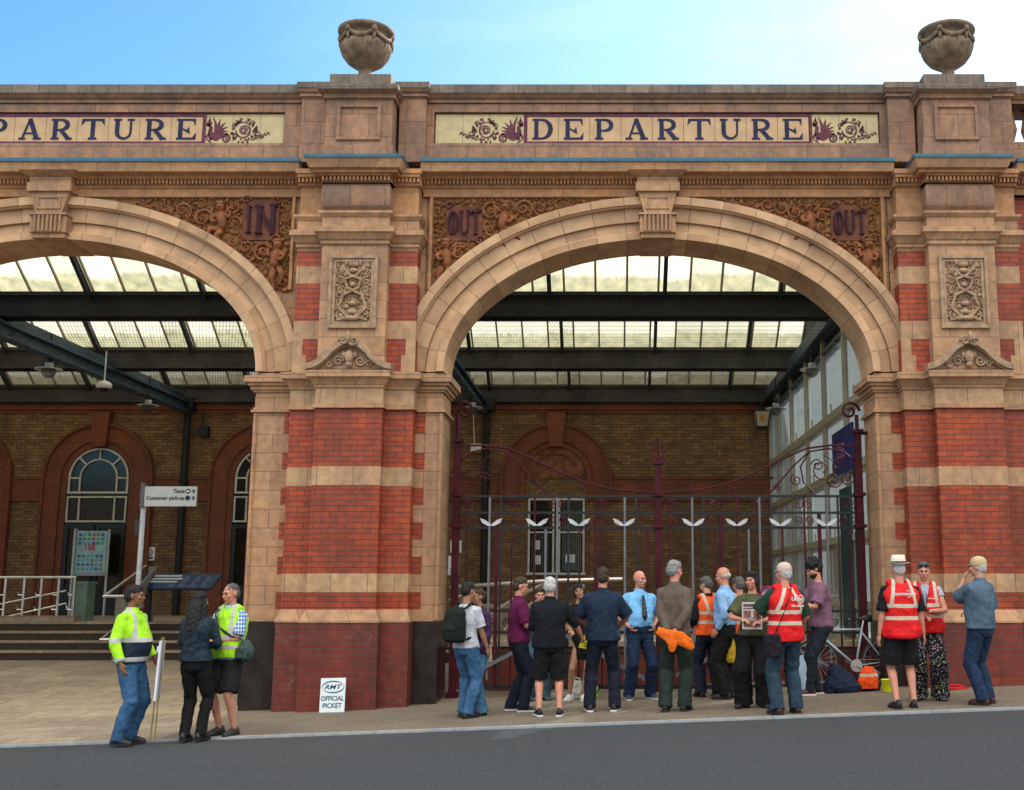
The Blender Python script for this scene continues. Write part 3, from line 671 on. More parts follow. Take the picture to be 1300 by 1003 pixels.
def letter(mb, ch, x, z, w_, h, y0, y1, m):
    def X(p): return [(x+a*w_, z+b*h) for a, b in p]
    ct = [0]
    def yy(): ct[0] += 1; return y0-.0006*ct[0]
    def s(p, t): mb.ribbon(X(p), [q*w_ for q in t] if isinstance(t, list) else t*w_, yy(), y1, m)
    k = w_/h
    def hb(a, b, zz, t=.09): mb.box(x+a*w_, x+b*w_, yy(), y1, z+(zz-t/2)*h, z+(zz+t/2)*h, m)
    def vb(a, t, z0=0, z1=1): mb.box(x+(a-t/2)*w_, x+(a+t/2)*w_, yy(), y1, z+z0*h, z+z1*h, m)
    if ch == 'D': vb(.2, .19); hb(.02, .5, .955); hb(.02, .5, .045); s(arc(.45,.5,.42,.45,-math.pi/2,math.pi/2,12), [.09,.1,.13,.17,.2,.21,.22,.21,.2,.17,.13,.1,.09])
    elif ch == 'E':
        vb(.2, .2); hb(.02, .9, .955); hb(.02, .93, .045); mb.poly(X([(.9,1),(.9,.66),(.78,.91)]), y0, y1, m); mb.poly(X([(.93,0),(.78,.09),(.95,.34)]), y0, y1, m)
        mb.poly(X([(.28,.56),(.52,.46),(.60,.62),(.66,.28),(.48,.36),(.28,.50)]), y0, y1, m)
    elif ch in 'PR':
        vb(.2, .2); hb(.02, .5, .955); hb(.02, .40, .045); hb(.25, .5, .47 if ch == 'R' else .43, .08)
        s(arc(.46,.71 if ch == 'R' else .69,.32,.24 if ch == 'R' else .26,-math.pi/2,math.pi/2,10), [.1,.12,.15,.18,.2,.2,.2,.18,.15,.12,.1])
        if ch == 'R': s([(.45,.46),(.64,.28),(.84,.02)], [.14,.19,.2]); hb(.72, 1.02, .045)
    elif ch == 'A': s([(.14,.02),(.47,1.0)], .10); s([(.46,1.0),(.84,.02)], .21); hb(.26, .7, .30, .07); hb(-.02, .30, .045); hb(.66, 1.04, .045)
    elif ch == 'T': vb(.5, .2, 0, .95); hb(-.02, 1.02, .95, .1); mb.poly(X([(-.02,1),(.14,.92),(-.05,.68)]), y0, y1, m); mb.poly(X([(1.02,1),(1.05,.68),(.86,.92)]), y0, y1, m); hb(.3, .7, .045)
    elif ch == 'U': s([(.17,1),(.17,.38)]+arc(.49,.36,.32,.31,math.pi,1.5*math.pi,6)[1:]+arc(.49,.36,.32,.31,1.5*math.pi,2*math.pi,6)[1:]+[(.81,1)], [.2,.2,.2,.18,.16,.14,.13,.12,.1,.1,.1,.1,.1,.1,.1][:15]); hb(0, .36, .955); hb(.64, .98, .955)
def griffin(mb, x, z, s, d, y0, y1, m):
    """winged beast with a foliate tail, a flat glazed print; d = heading, s = tile height"""
    X = lambda p: [(x+d*a*s, z+b*s) for a, b in p]
    mb.ribbon(X([(.02,.62),(.10,.66),(.16,.55),(.13,.42),(.18,.28),(.34,.22),(.55,.30),(.72,.34)]), [.04*s,.12*s,.12*s,.13*s,.24*s,.26*s,.16*s,.06*s], y0, y1, m)
    mb.poly(X([(.0,.70),(.10,.86),(.20,.72),(.12,.62),(.02,.60)]), y0, y1, m); mb.poly(X([(.08,.80),(.10,.95),(.15,.80)]), y0, y1, m)
    for k in range(6):
        a = R(95-k*19); l = .62-.06*k
        mb.ribbon(X([(.28,.34),(.28+l*.5*math.cos(a)+.06, .34+l*.5*math.sin(a)+.02),(.28+l*math.cos(a)*1.25,.32+l*math.sin(a))]), [.03*s,.09*s,.015*s], y0+.0004*k, y1, m)
    mb.ribbon(X([(.12,.34),(.02,.24),(.06,.12)]), [.09*s,.06*s,.04*s], y0, y1, m); mb.ribbon(X([(.2,.2),(.1,.08),(.2,.04)]), [.08*s,.06*s,.04*s], y0, y1, m)
    def sp(cx_, cz_, r, dd, t0, turns, w0):
        n = int(16*turns); mb.ribbon(X([(cx_+r*(1-.85*q/n)*math.cos(t0+dd*turns*6.283*q/n), cz_+r*(1-.85*q/n)*math.sin(t0+dd*turns*6.283*q/n)) for q in range(n+1)]), [w0*s*(1-.5*q/n) for q in range(n+1)], y0, y1, m)
    sp(.66, .18, .15, -1, math.pi/2, 1.6, .07); sp(1.25, .45, .27, 1, math.pi, 1.7, .05); sp(1.25, .45, .12, 1, 0, 1.2, .05); sp(.98, .25, .1, 1, 0, 1.3, .04); sp(1.55, .2, .08, -1, 0, 1.2, .035)
    rr = random.Random(5)
    sp(1.25, .45, .36, -1, 2.6, .8, .035); sp(1.72, .36, .11, 1, 2.5, 1.3, .04); sp(1.55, .72, .09, -1, 4, 1.2, .035); sp(.92, .62, .09, 1, 0, 1.3, .035); sp(1.85, .2, .06, 1, 0, 1.2, .03)
    for k in range(60):
        a = rr.uniform(0, 6.28); r_ = rr.uniform(.27, .40); px_, pz_ = 1.25+r_*math.cos(a), .45+r_*math.sin(a)*.95
        if .03 < pz_ < .94: mb.ribbon(X([(px_, pz_), (px_+.05*math.cos(a), pz_+.05*math.sin(a)), (px_+.09*math.cos(a+.5), pz_+.09*math.sin(a+.5))]), [.02*s,.05*s,.01*s], y0, y1, m)
    for k in range(10):
        px_ = 1.62+k*.05; pz_ = .18+.02*k+.02*(-1)**k
        mb.ribbon(X([(px_, pz_), (px_+.02, pz_+.07)]), [.045*s,.01*s], y0, y1, m); mb.ribbon(X([(px_, pz_), (px_+.06, pz_-.03)]), [.04*s,.01*s], y0, y1, m)
def arch_bay(cx, a, x0, x1, words, tile):
    """wall, archivolt, keystone, frieze, parapet and name panel between two piers"""
    W = MB()
    n = 60; pts = epts(cx, a, EB, .3, n=n)
    top = [(p[0], Z_e+.01) for p in pts]
    W.ring2d(top, pts, .0305, YB, 0)
    W.box(x0-.1, cx-a-.29, .0305, YB, ZSP-.03, Z_e+.01, 0); W.box(cx+a+.29, x1+.1, .0305, YB, ZSP-.03, Z_e+.01, 0)
    W.box(x0, x1, .06, YB-.05, Z_e+.01, Z_lead, 2)
    wall = W.build('arch_wall', [M['stone'], M['stone_up'], M['stone_or']], FAC)
    C = MB(); D_ = MB(); Ld = MB()
    cornice_run(C, D_, x0, x1, 0, lead=Ld)
    C.box(x0, x1, -.025, .5, Z_e-.035, Z_e, 2)
    # parapet with a recess for the tiles
    tx0, tx1 = tile[0], tile[1]
    C.box(x0, x1, -.09, .5, Z_lead+.05, Z_t1-.02, 1); C.box(x0, x1, -.04, .5, Z_t0+.02, Z_cb-.09, 1)
    C.box(x0, tx0-.02, -.04, .5, Z_t1-.02, Z_t0+.02, 1); C.box(tx1+.02, x1, -.04, .5, Z_t1-.02, Z_t0+.02, 1); C.box(tx0-.02, tx1+.02, .05, .5, Z_t1-.02, Z_t0+.02, 1)
    coping_run(C, x0, x1, -.04)
    co = C.build('cornice', [M['lead'], M['stone_up'], M['stone_or'], M['stone_cope'], M['stone']], FAC)
    D_.build('dentils', M['stone_or'], co); Ld.build('lead_flashing', M['lead'], co)
    # archivolt: voussoirs with open joints over a dark backing
    V = MB(); nv = 22; rr = random.Random(2)
    for (o0, o1, yf) in rings:
        for k in range(nv):
            t0 = math.pi*k/nv; t1 = math.pi*(k+1)/nv; e = .0011
            po = epts(cx, a, EB, o1, t0+e, t1-e, 6); pi_ = epts(cx, a, EB, o0, t0+e, t1-e, 6)
            V.ring2d(po, pi_, yf, YB if o0 < 0 else .06, rr.choice((0, 0, 1)))
    V.ring2d(epts(cx, a, EB, .615, n=64), epts(cx, a, EB, -.012, n=64), .05, YB-.015, 2)
    for o in (.09, .50):
        V.tube([(x, -.005 if o < .3 else -.08, z) for x, z in epts(cx, a, EB, o, n=60)], .028, 6, 0)
    av = V.build('archivolt', [plain('buff_voussoir', (.52,.32,.18), .75, var=.28, vs=2.2, bs=35, bstr=.3), plain('pink_buff_voussoir', (.46,.27,.15), .75, var=.28, vs=2.4, bs=35, bstr=.3), plain('dark_joint', (.12,.08,.055), .9)], FAC)
    # keystone
    K = MB(); zt2 = Z_e+.12; z1 = zw(276); z2 = zw(299); zb = ZCR+.04
    K.prism((cx-.20, cx+.20, -.22, .3), (cx-.29, cx+.29, -.22, .3), z1, Z_e-.02); K.box(cx-.33, cx+.33, -.27, .3, Z_e-.02, Z_d1-.02); K.box(cx-.27, cx+.27, -.20, .3, zb, z1)
    K.box(cx-.31, cx+.31, -.24, .3, Z_d1-.02, Z_d0); K.prism((cx-.34, cx+.34, -.26, .3), (cx-.44, cx+.44, -.38, .3), Z_d0, Z_c1+.005)
    for q in range(7): K.tube([(cx-.19+q*.063, -.225, z2), (cx-.19+q*.063, -.235, z1-.04)], .02, 6)
    for (aa, bb, cc, dd) in ((cx-.18, cx+.18, z1+.06, z1+.085), (cx-.18, cx+.18, Z_e-.12, Z_e-.095), (cx-.18, cx-.155, z1+.085, Z_e-.12), (cx+.155, cx+.18, z1+.085, Z_e-.12)): K.box(aa, bb, -.238, -.215, cc, dd)
    K.box(cx-.285, cx+.285, -.235, .3, z1-.03, z1)
    K.box(cx-.25, cx+.25, -.17, YB+.01, ZCR-.035, ZCR+.05)
    K.build('keystone', M['stone'], av)
    spandrel(cx, a, -1, x0+.13, words[0]); spandrel(cx, a, 1, x1-.13, words[1])
    # the tile name panel
    T = MB(); fx0, fx1 = tile[2], tile[3]; z0, z1 = Z_t1, Z_t0
    T.box(tx0, fx0, .01, .05, z0, z1, 1); T.box(fx1, tx1, .01, .05, z0, z1, 1)
    nl = 9; cw_ = (fx1-fx0-.10)/nl
    for k in range(nl):
        T.box(fx0+.05+cw_*k+.004, fx0+.05+cw_*(k+1)-.004, .004, .05, z0+.045, z1-.045, 0)
    T.box(fx0+.05, fx1-.05, .012, .049, z0+.045, z1-.045, 2)
    for x in (0, 1):
        s0, s1 = (tx0, fx0) if x == 0 else (fx1, tx1); q = s0+.42
        while q < s1: T.box(q-.003, q+.003, .0085, .02, z0, z1, 2); q += .42
    pn = T.build('name_panel', [M['tile'], M['tileyel'], plain('tile_grout', (.18,.12,.08), .8)], FAC)
    Fm = MB(); Fm.box(fx0, fx1, -.005, .05, z0-.005, z0+.042, 0); Fm.box(fx0, fx1, -.005, .05, z1-.042, z1+.005, 0); Fm.box(fx0, fx0+.045, -.0045, .05, z0+.042, z1-.042, 0); Fm.box(fx1-.045, fx1, -.0045, .05, z0+.042, z1-.042, 0)
    Fm.build('frame', M['tilepur'], pn)
    Lt = MB(); lh = (z1-z0)*.69
    for k, ch in enumerate('DEPARTURE'): letter(Lt, ch, fx0+.05+cw_*(k+.5)-lh*.485, z0+(z1-z0)*.155, lh*.97, lh, -.004, .006, 0)
    Lt.build('lettering', M['tileblue'], pn)
    for d_, xx in ((-1, fx0-.005), (1, fx1+.005)):
        Gm = MB(); griffin(Gm, xx, z0+.01, z1-z0-.02, d_, .004, .0105, 0); Gm.build('griffin_motif', M['tilepur'], pn)
SWD = .92
T1 = (P(553, 165, 0)[0], P(1115, 165, 0)[0], P(665, 165, 0)[0], P(1031, 165, 0)[0])
arch_bay(BAY[1][0], BAY[1][1], XP[1]+SWD, XP[2]-SWD, ('OUT', 'OUT'), T1)
T0 = (P(360, 165, 0)[0]-(T1[1]-T1[0]), P(360, 165, 0)[0], P(261, 165, 0)[0]-(T1[3]-T1[2]), P(261, 165, 0)[0])
arch_bay(BAY[0][0], BAY[0][1], XP[0]+SWD, XP[1]-SWD, ('IN', 'IN'), T0)
# wall and balustrade past the right pier; unseen far length added to block sun
xr0, xr1 = XP[2]+SWD+.02, XP[2]+SWD+16
W = MB(); W.box(xr0, xr1, .1, YB, -.3, zc(770), 1); W.box(xr0, xr1, .1, YB, zc(770), Z_e, 1); W.box(xr0, xr1, .08, YB, zc(616), zc(592), 0); W.box(xr0, xr1, .08, YB, zc(512), zc(470), 0)
W.box(xr0, xr1, .0, YB, Z_e, Z_lead, 2)
W.build('end_wall', [M['stone'], M['brick'], M['stone_or']], FAC)
C = MB(); D_ = MB(); Ld = MB(); cornice_run(C, D_, xr0, xr1, 0, lead=Ld); C.box(xr0, xr1, 0, .4, Z_lead+.05, zw(180), 1); coping_run(C, xr0, xr1, .0)
q = xr0+.14
while q < xr1:
    C.lathe([(.07,0),(.09,.05),(.05,.1),(.10,.28),(.06,.5),(.05,.62),(.09,.68),(.08,Z_cb-.09-zw(180))], (q, .25, zw(180)), 12, 1); q += .26
co = C.build('balustrade', [M['lead'], M['stone_up'], M['stone_or'], M['stone_cope'], M['stone']], FAC); Ld.build('lead_flashing', M['lead'], co); D_.build('dentils', M['stone_or'], co)
# urns
def make_urn(cx, label):
    zb = zy(94, -.5); H_ = zy(27, -.42)-zb-.05
    t = thing('stone_urn', label, 'urn', (cx, -.22, zb-.01), group='stone urns on the parapet')
    U = MB(); h = H_
    prof = [(.20,0),(.20,.05),(.12,.08),(.10,.19),(.12,.22),(.15,.235),(.15,.245),(.19,.26),(.30,.34),(.38,.45),(.42,.56),(.415,.63)]
    k = h/.90; prof = [(r*k*.98, z*k) for r, z in prof]
    prof2 = []
    for (r0_, z0_), (r1_, z1_) in zip(prof, prof[1:]): prof2 += [(r0_+(r1_-r0_)*q/2, z0_+(z1_-z0_)*q/2) for q in range(2)]
    prof2.append(prof[-1]); U.lathe(prof2, (0,0,0), 192, 0, flute=lambda i, a: (.07*abs(math.sin(a*17))**.6-.05) if 15 <= i <= 21 else 0)
    b = U.build('bowl', M['urn'], t, smooth=True)
    V = MB(); V.lathe([(r*k, z*k) for r, z in [(.385,.60),(.375,.64),(.37,.76),(.40,.80),(.445,.82),(.46,.85),(.455,.88),(.40,.90),(.36,.88),(.33,.8),(.3,.7)]], (0,0,0), 48, 0); V.build('rim', M['urn'], t, smooth=True)
    S = MB()
    for j in range(6):
        a0 = j*math.pi/3; n = 7
        pts = [((.41*k)*math.cos(a0+q/n*math.pi/3), (.41*k)*math.sin(a0+q/n*math.pi/3), k*(.76-.12*math.sin(q/n*math.pi))) for q in range(n+1)]
        S.tube(pts, [k*(.025+.02*math.sin(q/n*math.pi)) for q in range(n+1)], 6)
        S.ell((.42*k*math.cos(a0), .42*k*math.sin(a0), .77*k), (.05*k, .05*k, .06*k)); S.ell((.42*k*math.cos(a0), .42*k*math.sin(a0), .66*k), (.03*k, .03*k, .06*k))
    S.build('swag', M['urn'], t, smooth=True)
make_urn(XP[1], 'weathered fluted stone urn above the pier between the IN and OUT arches')
make_urn(XP[2], 'fluted stone urn above the pier at the right, against the brightest sky')
# ================= STATION BUILDING BEHIND =================
YW = 12.5
def PX(u, v=600, Y=YW): return P(u, v, Y)[0]
def PZv(v, Y=YW): return P(446, v, Y)[1]
XG = 4.06
BLD = thing('station_building', 'dim stock brick station building with red terracotta arches behind the screen wall', 'building', (-4, YW+.2, 0), world=True)
zcor0, zcor1, zspr1, zspr0 = PZv(523), PZv(511), PZv(607), PZv(636)
W = MB(); W.box(-20, 16, YW, YW+.5, -.3, 8.2, 0); wl = W.build('wall', M['stock'], BLD)  # right end run on, unseen, to block stray sun
C = MB(); C.box(-20, 7, YW-.14, YW, zcor0+.05, zcor1, 0); C.box(-20, 7, YW-.07, YW, zcor0-.03, zcor0+.05, 0); C.build('cornice', M['redstone'], BLD)
SB = MB()
archu = [-52, 127, 338, 706]
xw = [PX(u) for u in archu]
Rr = 1.42
edges = [-20]+sum([[x-Rr+.02, x+Rr-.02] for x in xw], [])+[7]
for k in range(0, len(edges), 2):
    SB = MB()
    SB.box(edges[k], edges[k+1], YW-.06, YW, zspr0, zspr1-.03, 0); SB.box(edges[k], edges[k+1], YW-.09, YW, zspr1-.03, zspr1+.02, 0); SB.build('string_course', M['redstone'], BLD)
def half(cx, zc_, r, sx=1): return [(cx+r*math.cos(math.pi*i/24)*sx, zc_+r*math.sin(math.pi*i/24)) for i in range(25)]
def door_leaf(): pass
for k, x in enumerate(xw):
    S = MB(); zs = zspr1
    for (r1, r0, d) in ((Rr, Rr-.06, .16), (Rr-.06, Rr-.46, .10), (Rr-.46, Rr-.62, .05)):
        S.ring2d(half(x, zs, r1), half(x, zs, r0), YW-d, YW+.02, 0)
        zb = PZ if k < 3 else zspr0-.0
        S.box(x-r1, x-r0, YW-d, YW+.02, zb, zs, 0); S.box(x+r0, x+r1, YW-d, YW+.02, zb, zs, 0)
    S.poly([(x-.17, zs+Rr-.62), (x+.17, zs+Rr-.62), (x+.24, zs+Rr+.28), (x-.24, zs+Rr+.28)], YW-.22, YW, 0)
    S.box(x-.28, x+.28, YW-.24, YW, zs+Rr+.28, zcor0-.03, 0)
    su = S.build('arch_surround', M['redstone'], BLD)
    if k < 3:
        G_ = MB(); ri = Rr-.62
        G_.poly([(x-ri, PZ)]+[(x+ri, PZ)]+half(x, zs, ri), YW-.012, YW-.004); 
        wn = MB(); yf = YW-.07; z1 = zs-.35; rw = ri-.03
        wn.ring2d(half(x, zs, rw), half(x, zs, rw-.045), yf, YW-.01); wn.ring2d(half(x, zs, rw-.28), half(x, zs, rw-.315), yf, YW-.01)
        for xx in (x-rw, x+rw-.045): wn.box(xx, xx+.045, yf, YW-.01, z1, zs)
        for xx in (x-rw+.28, x+rw-.315): wn.box(xx, xx+.035, yf, YW-.01, z1, zs)
        for a in (0, math.pi/4, math.pi/2, 3*math.pi/4, math.pi):
            wn.bar((x+(rw-.3)*math.cos(a), yf+.03, zs+(rw-.3)*math.sin(a)), (x+(rw-.02)*math.cos(a), yf+.03, zs+(rw-.02)*math.sin(a)), .03, .04)
        wn.box(x-rw, x+rw, yf-.01, YW-.01, z1-.05, z1)
        z2 = z1-.12; z3 = z2-.66
        wn.box(x-rw, x+rw, yf, YW-.01, z2-.04, z2); wn.box(x-rw, x+rw, yf, YW-.01, z3, z3+.045)
        for xx in (x-rw, x+rw-.045, x-rw+.3, x+rw-.335): wn.box(xx, xx+.035, yf, YW-.01, z3+.045, z2-.04)
        wo_ = wn.build('window', M['offwhite'], BLD); G_.build('pane', M['darkglass'], wo_)
        dr = MB(); zt = z3-.06
        for (a, b) in ((x-ri+.02, x-.02), (x+.02, x+ri-.02)):
            dr.box(a, a+.1, YW-.06, YW-.012, PZ+.01, zt); dr.box(b-.1, b, YW-.06, YW-.012, PZ+.01, zt); dr.box(a+.1, b-.1, YW-.06, YW-.012, zt-.1, zt); dr.box(a+.1, b-.1, YW-.06, YW-.012, PZ+.01, PZ+.75)
        dr.build('door', plain('dark_green_door', (.012,.022,.018), .4), BLD)
    else:
        T = MB(); T.poly([(x-Rr+.62, zs-.0)]+[(x+Rr-.62, zs-.0)]+half(x, zs, Rr-.64), YW-.03, YW); T.ring2d(half(x, zs, .72), half(x, zs, .62), YW-.07, YW-.02)
        T.build('tympanum', plain('bare_red_brown_render', (.22,.085,.045), .85, var=.5), BLD)
# the paired window to the right
def xz(u, v): return P(u, v, YW)
wn = MB(); x0, z1 = xz(671, 633); x1, z0 = xz(742, 727); yf = YW-.08; xm = (x0+x1)/2
wn.box(x0, x1, yf, YW, z1-.05, z1); wn.box(x0-.03, x1+.03, yf-.05, YW, z0-.06, z0); 
for a, b in ((x0, x0+.05), (xm-.10, xm-.05), (xm+.05, xm+.10), (x1-.05, x1)): wn.box(a, b, yf, YW, z0, z1-.05)
zm = z0+(z1-z0)*.53
wn.box(x0+.05, xm-.10, yf, YW, zm, zm+.04); wn.box(xm+.10, x1-.05, yf, YW, zm, zm+.04)
wo_ = wn.build('window', M['offwhite'], BLD)
p_ = MB(); p_.box(x0+.05, x1-.05, YW-.02, YW-.003, z0, z1); p_.build('pane', M['darkglass'], wo_)
c_ = MB()
for q in range(9):
    xx = xm+.16+q*.055; c_.prism((xx, xx+.03, YW-.03, YW-.022), (xx+.01, xx+.025, YW-.03, YW-.022), z0+.05, z1-.3)
for q in range(10):
    xx = x0+.1+q*.045; c_.box(xx, xx+.012, YW-.03, YW-.022, z0+.05, zm-.02)
c_.build('blind', plain('grey_green_blind', (.14,.2,.17), .7), wo_)
for (u, v, w_, h_, lb) in ((682, 692, .14, .22, 'white paper notice inside the left pane of the paired ticket window, upper of two'), (682, 711, .18, .22, 'pale paper notice at the bottom of the left pane of the paired window'), (724, 709, .24, .2, 'white paper notice inside the right pane of the paired window')):
    x, z = xz(u, v); q = MB(); q.box(x-w_/2, x+w_/2, YW-.04, YW-.032, z-h_/2, z+h_/2, 0)
    for r_ in range(5): q.box(x-w_*.38, x+w_*(.2+.03*(r_ % 3)), YW-.042, YW-.04, z+h_*(.32-r_*.15)-.008, z+h_*(.32-r_*.15), 1)
    tag(q.build('paper_notice', [M['white'], plain('ink', (.1,.1,.12), .8)]), lb, 'notice')
# bricked panel + dark band low right
q = MB(); q.box(PX(800), PX(985), YW-.012, YW, zspr0-1.2, zspr0-1.0); 
# wall signs near the gate post (white notices on wall)
for (u, v, h_, lb) in ((573, 694, .24, 'small white no smoking notice on the brick wall behind the left gate post, upper'), (570, 718, .38, 'taller white notice on the brick wall behind the left gate post, lower')):
    x, z = P(u+6, v, 6.4); q = MB(); q.box(x-.11, x+.11, 6.36, 6.4, z-h_/2, z+h_/2, 0)
    if h_ < .3: q.tube([(x+.06*math.cos(a*.524), 6.355, z+.02+.06*math.sin(a*.524)) for a in range(13)], .008, 5, 1); q.bar((x-.04, 6.355, z+.06), (x+.04, 6.355, z-.02), .012, .008, 1)
    for r_ in range(4): q.box(x-.08, x+.07, 6.356, 6.36, z-h_*.18-.03*r_*h_/.24, z-h_*.18-.03*r_*h_/.24+.01, 2)
    q.bar((x, 6.42, z+.1), (x, 6.42, PZ-.01), .04, .04, 3)
    tag(q.build('notice_board', [M['white'], plain('sign_red', (.5,.02,.02), .5), plain('ink', (.1,.1,.12), .8), M['blackiron']]), lb, 'notice')
x, z = P(190, 703, YW-.05); q = MB(); q.box(x-.13, x+.13, YW-.06, YW-.01, z-.17, z+.17, 0); q.tube([(x+.075*math.cos(a*.524), YW-.065, z+.03+.075*math.sin(a*.524)) for a in range(13)], .012, 5, 1); q.bar((x-.05, YW-.065, z+.08), (x+.05, YW-.065, z-.02), .014, .01, 1); q.box(x-.09, x+.09, YW-.064, YW-.06, z-.13, z-.08, 2)
tag(q.build('no_smoking_sign', [M['white'], plain('sign_red', (.5,.02,.02), .5), plain('ink', (.1,.1,.12), .8)]), 'small white square sign with a red ring on the brick wall left of the drainpipe', 'sign')
# poster by the door
x0, z1 = P(99, 674, 11.6); x1, z0 = P(133, 728, 11.6)
q = MB(); q.box(x0, x1, 11.58, 11.64, z0, z1, 0); q.box(x0-.05, x0-.01, 11.5, 11.66, PZ, z1+.05, 1); q.box(x0-.06, x1+.04, 11.6, 11.66, z0-.05, z0-.01, 1); q.box(x1+.01, x1+.05, 11.6, 11.66, PZ, z1+.04, 1)
rr = random.Random(4)
for r_ in range(9):
    for c in range(6):
        if r_ in (3, 4): continue
        xx = x0+.05+c*(x1-x0-.08)/6; zz = z1-.06-r_*(z1-z0-.1)/9
        q.box(xx, xx+.07, 11.574, 11.58, zz-.07, zz, rr.choice((2, 3, 4, 5)))
po = q.build('poster_board', [plain('poster_pale_blue', (.35,.55,.55), .5), M['greypaint'], plain('poster_green', (.06,.3,.12), .5), plain('poster_blue', (.04,.12,.4), .5), plain('poster_cyan', (.12,.4,.5), .5), plain('poster_pink', (.5,.1,.2), .5)])
tag(po, 'blue and green event poster in a stand beside the arched doorway, reading 150', 'poster')
text_mesh('lettering', '150', .19, ((x0+x1)/2-.04, 11.57, z0+(z1-z0)*.55), plain('poster_red', (.6,.03,.03), .5), po)
q = MB(); 
# drain pipes
for u, lb in ((233, 'black cast iron drainpipe on the brick wall to the left of the middle pier'), (616, 'black drainpipe on the brick wall just inside the left gate post')):
    x = PX(u, 600, YW-.15); q = MB(); q.tube([(x, YW-.12, PZ), (x, YW-.12, PZv(512))], .085, 10)
    for z in (PZ+.3, PZ+1.8, PZ+3.3, PZ+4.6): q.tube([(x, YW-.12, z), (x, YW-.12, z+.09)], .11, 10)
    q.box(x-.22, x+.22, YW-.4, YW-.01, PZv(523), PZv(508))
    tag(q.build('drainpipe', M['black'], smooth=False), lb, 'drainpipe')
# ---------------- side wall left + closing walls
q = MB(); q.box(-20.4, -20, YB, YW+.5, -.4, 8.2); tag(q.build('side_wall', M['stock']), 'plain brick side wall closing the left end of the covered forecourt', 'wall')
# ---------------- terrace right of the steps, behind the gate
X0, X1 = -2.6, 7.2
q = MB(); q.box(X0, X1, 1.75, 2.1, -.3, .70, 1); q.box(X0-.03, X1, 1.70, 2.15, .70, .78, 0); q.box(X0, X1, 2.1, YW, .3, .74, 0)
tag(q.build('terrace', [M['paving'], M['brick_low']]), 'raised paved terrace on a low dark red brick wall behind the shut gates', 'terrace')
q = MB(); q.box(-2.6, XG-.05, 5.2, 5.5, .74, 1.22, 0); q.box(-2.66, XG-.05, 5.16, 5.54, 1.22, 1.3, 0)
tag(q.build('parapet_wall', M['walling']), 'low cream stone parapet wall seen through the gate behind the crowd', 'low wall')
# ================= CANOPY =================
CAN = thing('glazed_canopy', 'glazed ridge and furrow canopy of dirty panes between deep dark beams over the forecourt', 'canopy', (-4, 6, 6), world=True)
GY = [3.2, 8.2, 12.5-.25]
zgb = [PZv(402, GY[0]), PZv(468, GY[1]), PZv(511, GY[2])]
zgt = [PZv(373, GY[0]), PZv(443, GY[1]), PZv(490, GY[2])]
CX0, CX1 = -20, XG+.1
for k in range(3):
    q = MB(); y = GY[k]; q.box(CX0, CX1, y, y+.3, zgb[k], zgt[k]); q.box(CX0, CX1, y-.08, y+.38, zgb[k]-.0, zgb[k]+.05); q.box(CX0, CX1, y-.10, y+.4, zgt[k]-.05, zgt[k]+.02)
    q.build('gutter_beam', M['darkbeam'] if k == 0 else M['dustbeam'], CAN)
slopes = []
tanp = math.tan(R(35))
ylast = YB
for k in range(3):
    half_ = [2.1, 2.35, 2.0][k]; yr = GY[k]-half_; zr = zgt[k]+half_*tanp
    slopes.append((GY[k]-.02, zgt[k]+.01, yr, zr, True))
    prev = (GY[k-1]+.3, zgt[k-1]+.01) if k else (YB-.03, zw(249))
    slopes.append((prev[0], prev[1], yr, zr, False))
nb = int((CX1-CX0)/.56)
for (ya, za, yb, zb, down) in slopes:
    q = MB(); step = (CX1-CX0)/nb
    for i in range(nb):
        x0 = CX0+i*step
        q.add([(x0+.012, ya, za), (x0+step-.012, ya, za), (x0+step-.012, yb, zb), (x0+.012, yb, zb)], [(0, 1, 2, 3)])
    o = q.build('pane_row', M['pane'], CAN); uvl = o.data.uv_layers.new(name='UVMap')
    for p in o.data.polygons:
        for j, li in enumerate(p.loop_indices): uvl.data[li].uv = ((p.index+.02, 0), (p.index+.98, 0), (p.index+.98, 1), (p.index+.02, 1))[j]
    q = MB()
    for i in range(nb+1):
        x0 = CX0+i*step; q.bar((x0, ya, za-.02), (x0, yb, zb-.02), .035, .05)
    q.build('glazing_bars', M['cream'], CAN)
    q = MB(); x0 = CX0+.3
    while x0 < CX1:
        q.bar((x0, ya, za-.09), (x0, yb, zb-.09), .07, .12); x0 += 2.06
    if down:
        ym = ya+(yb-ya)*.62; zm = za+(zb-za)*.62; q.bar((CX0, ym, zm-.1), (CX1, ym, zm-.1), .06, .07)
    q.build('rafters', M['darkbeam'], CAN)
for k in range(3):
    yr, zr = slopes[2*k][2], slopes[2*k][3]; q = MB(); q.box(CX0, CX1, yr-.07, yr+.07, zr-.06, zr+.08); q.build('ridge', M['darkbeam'], CAN)
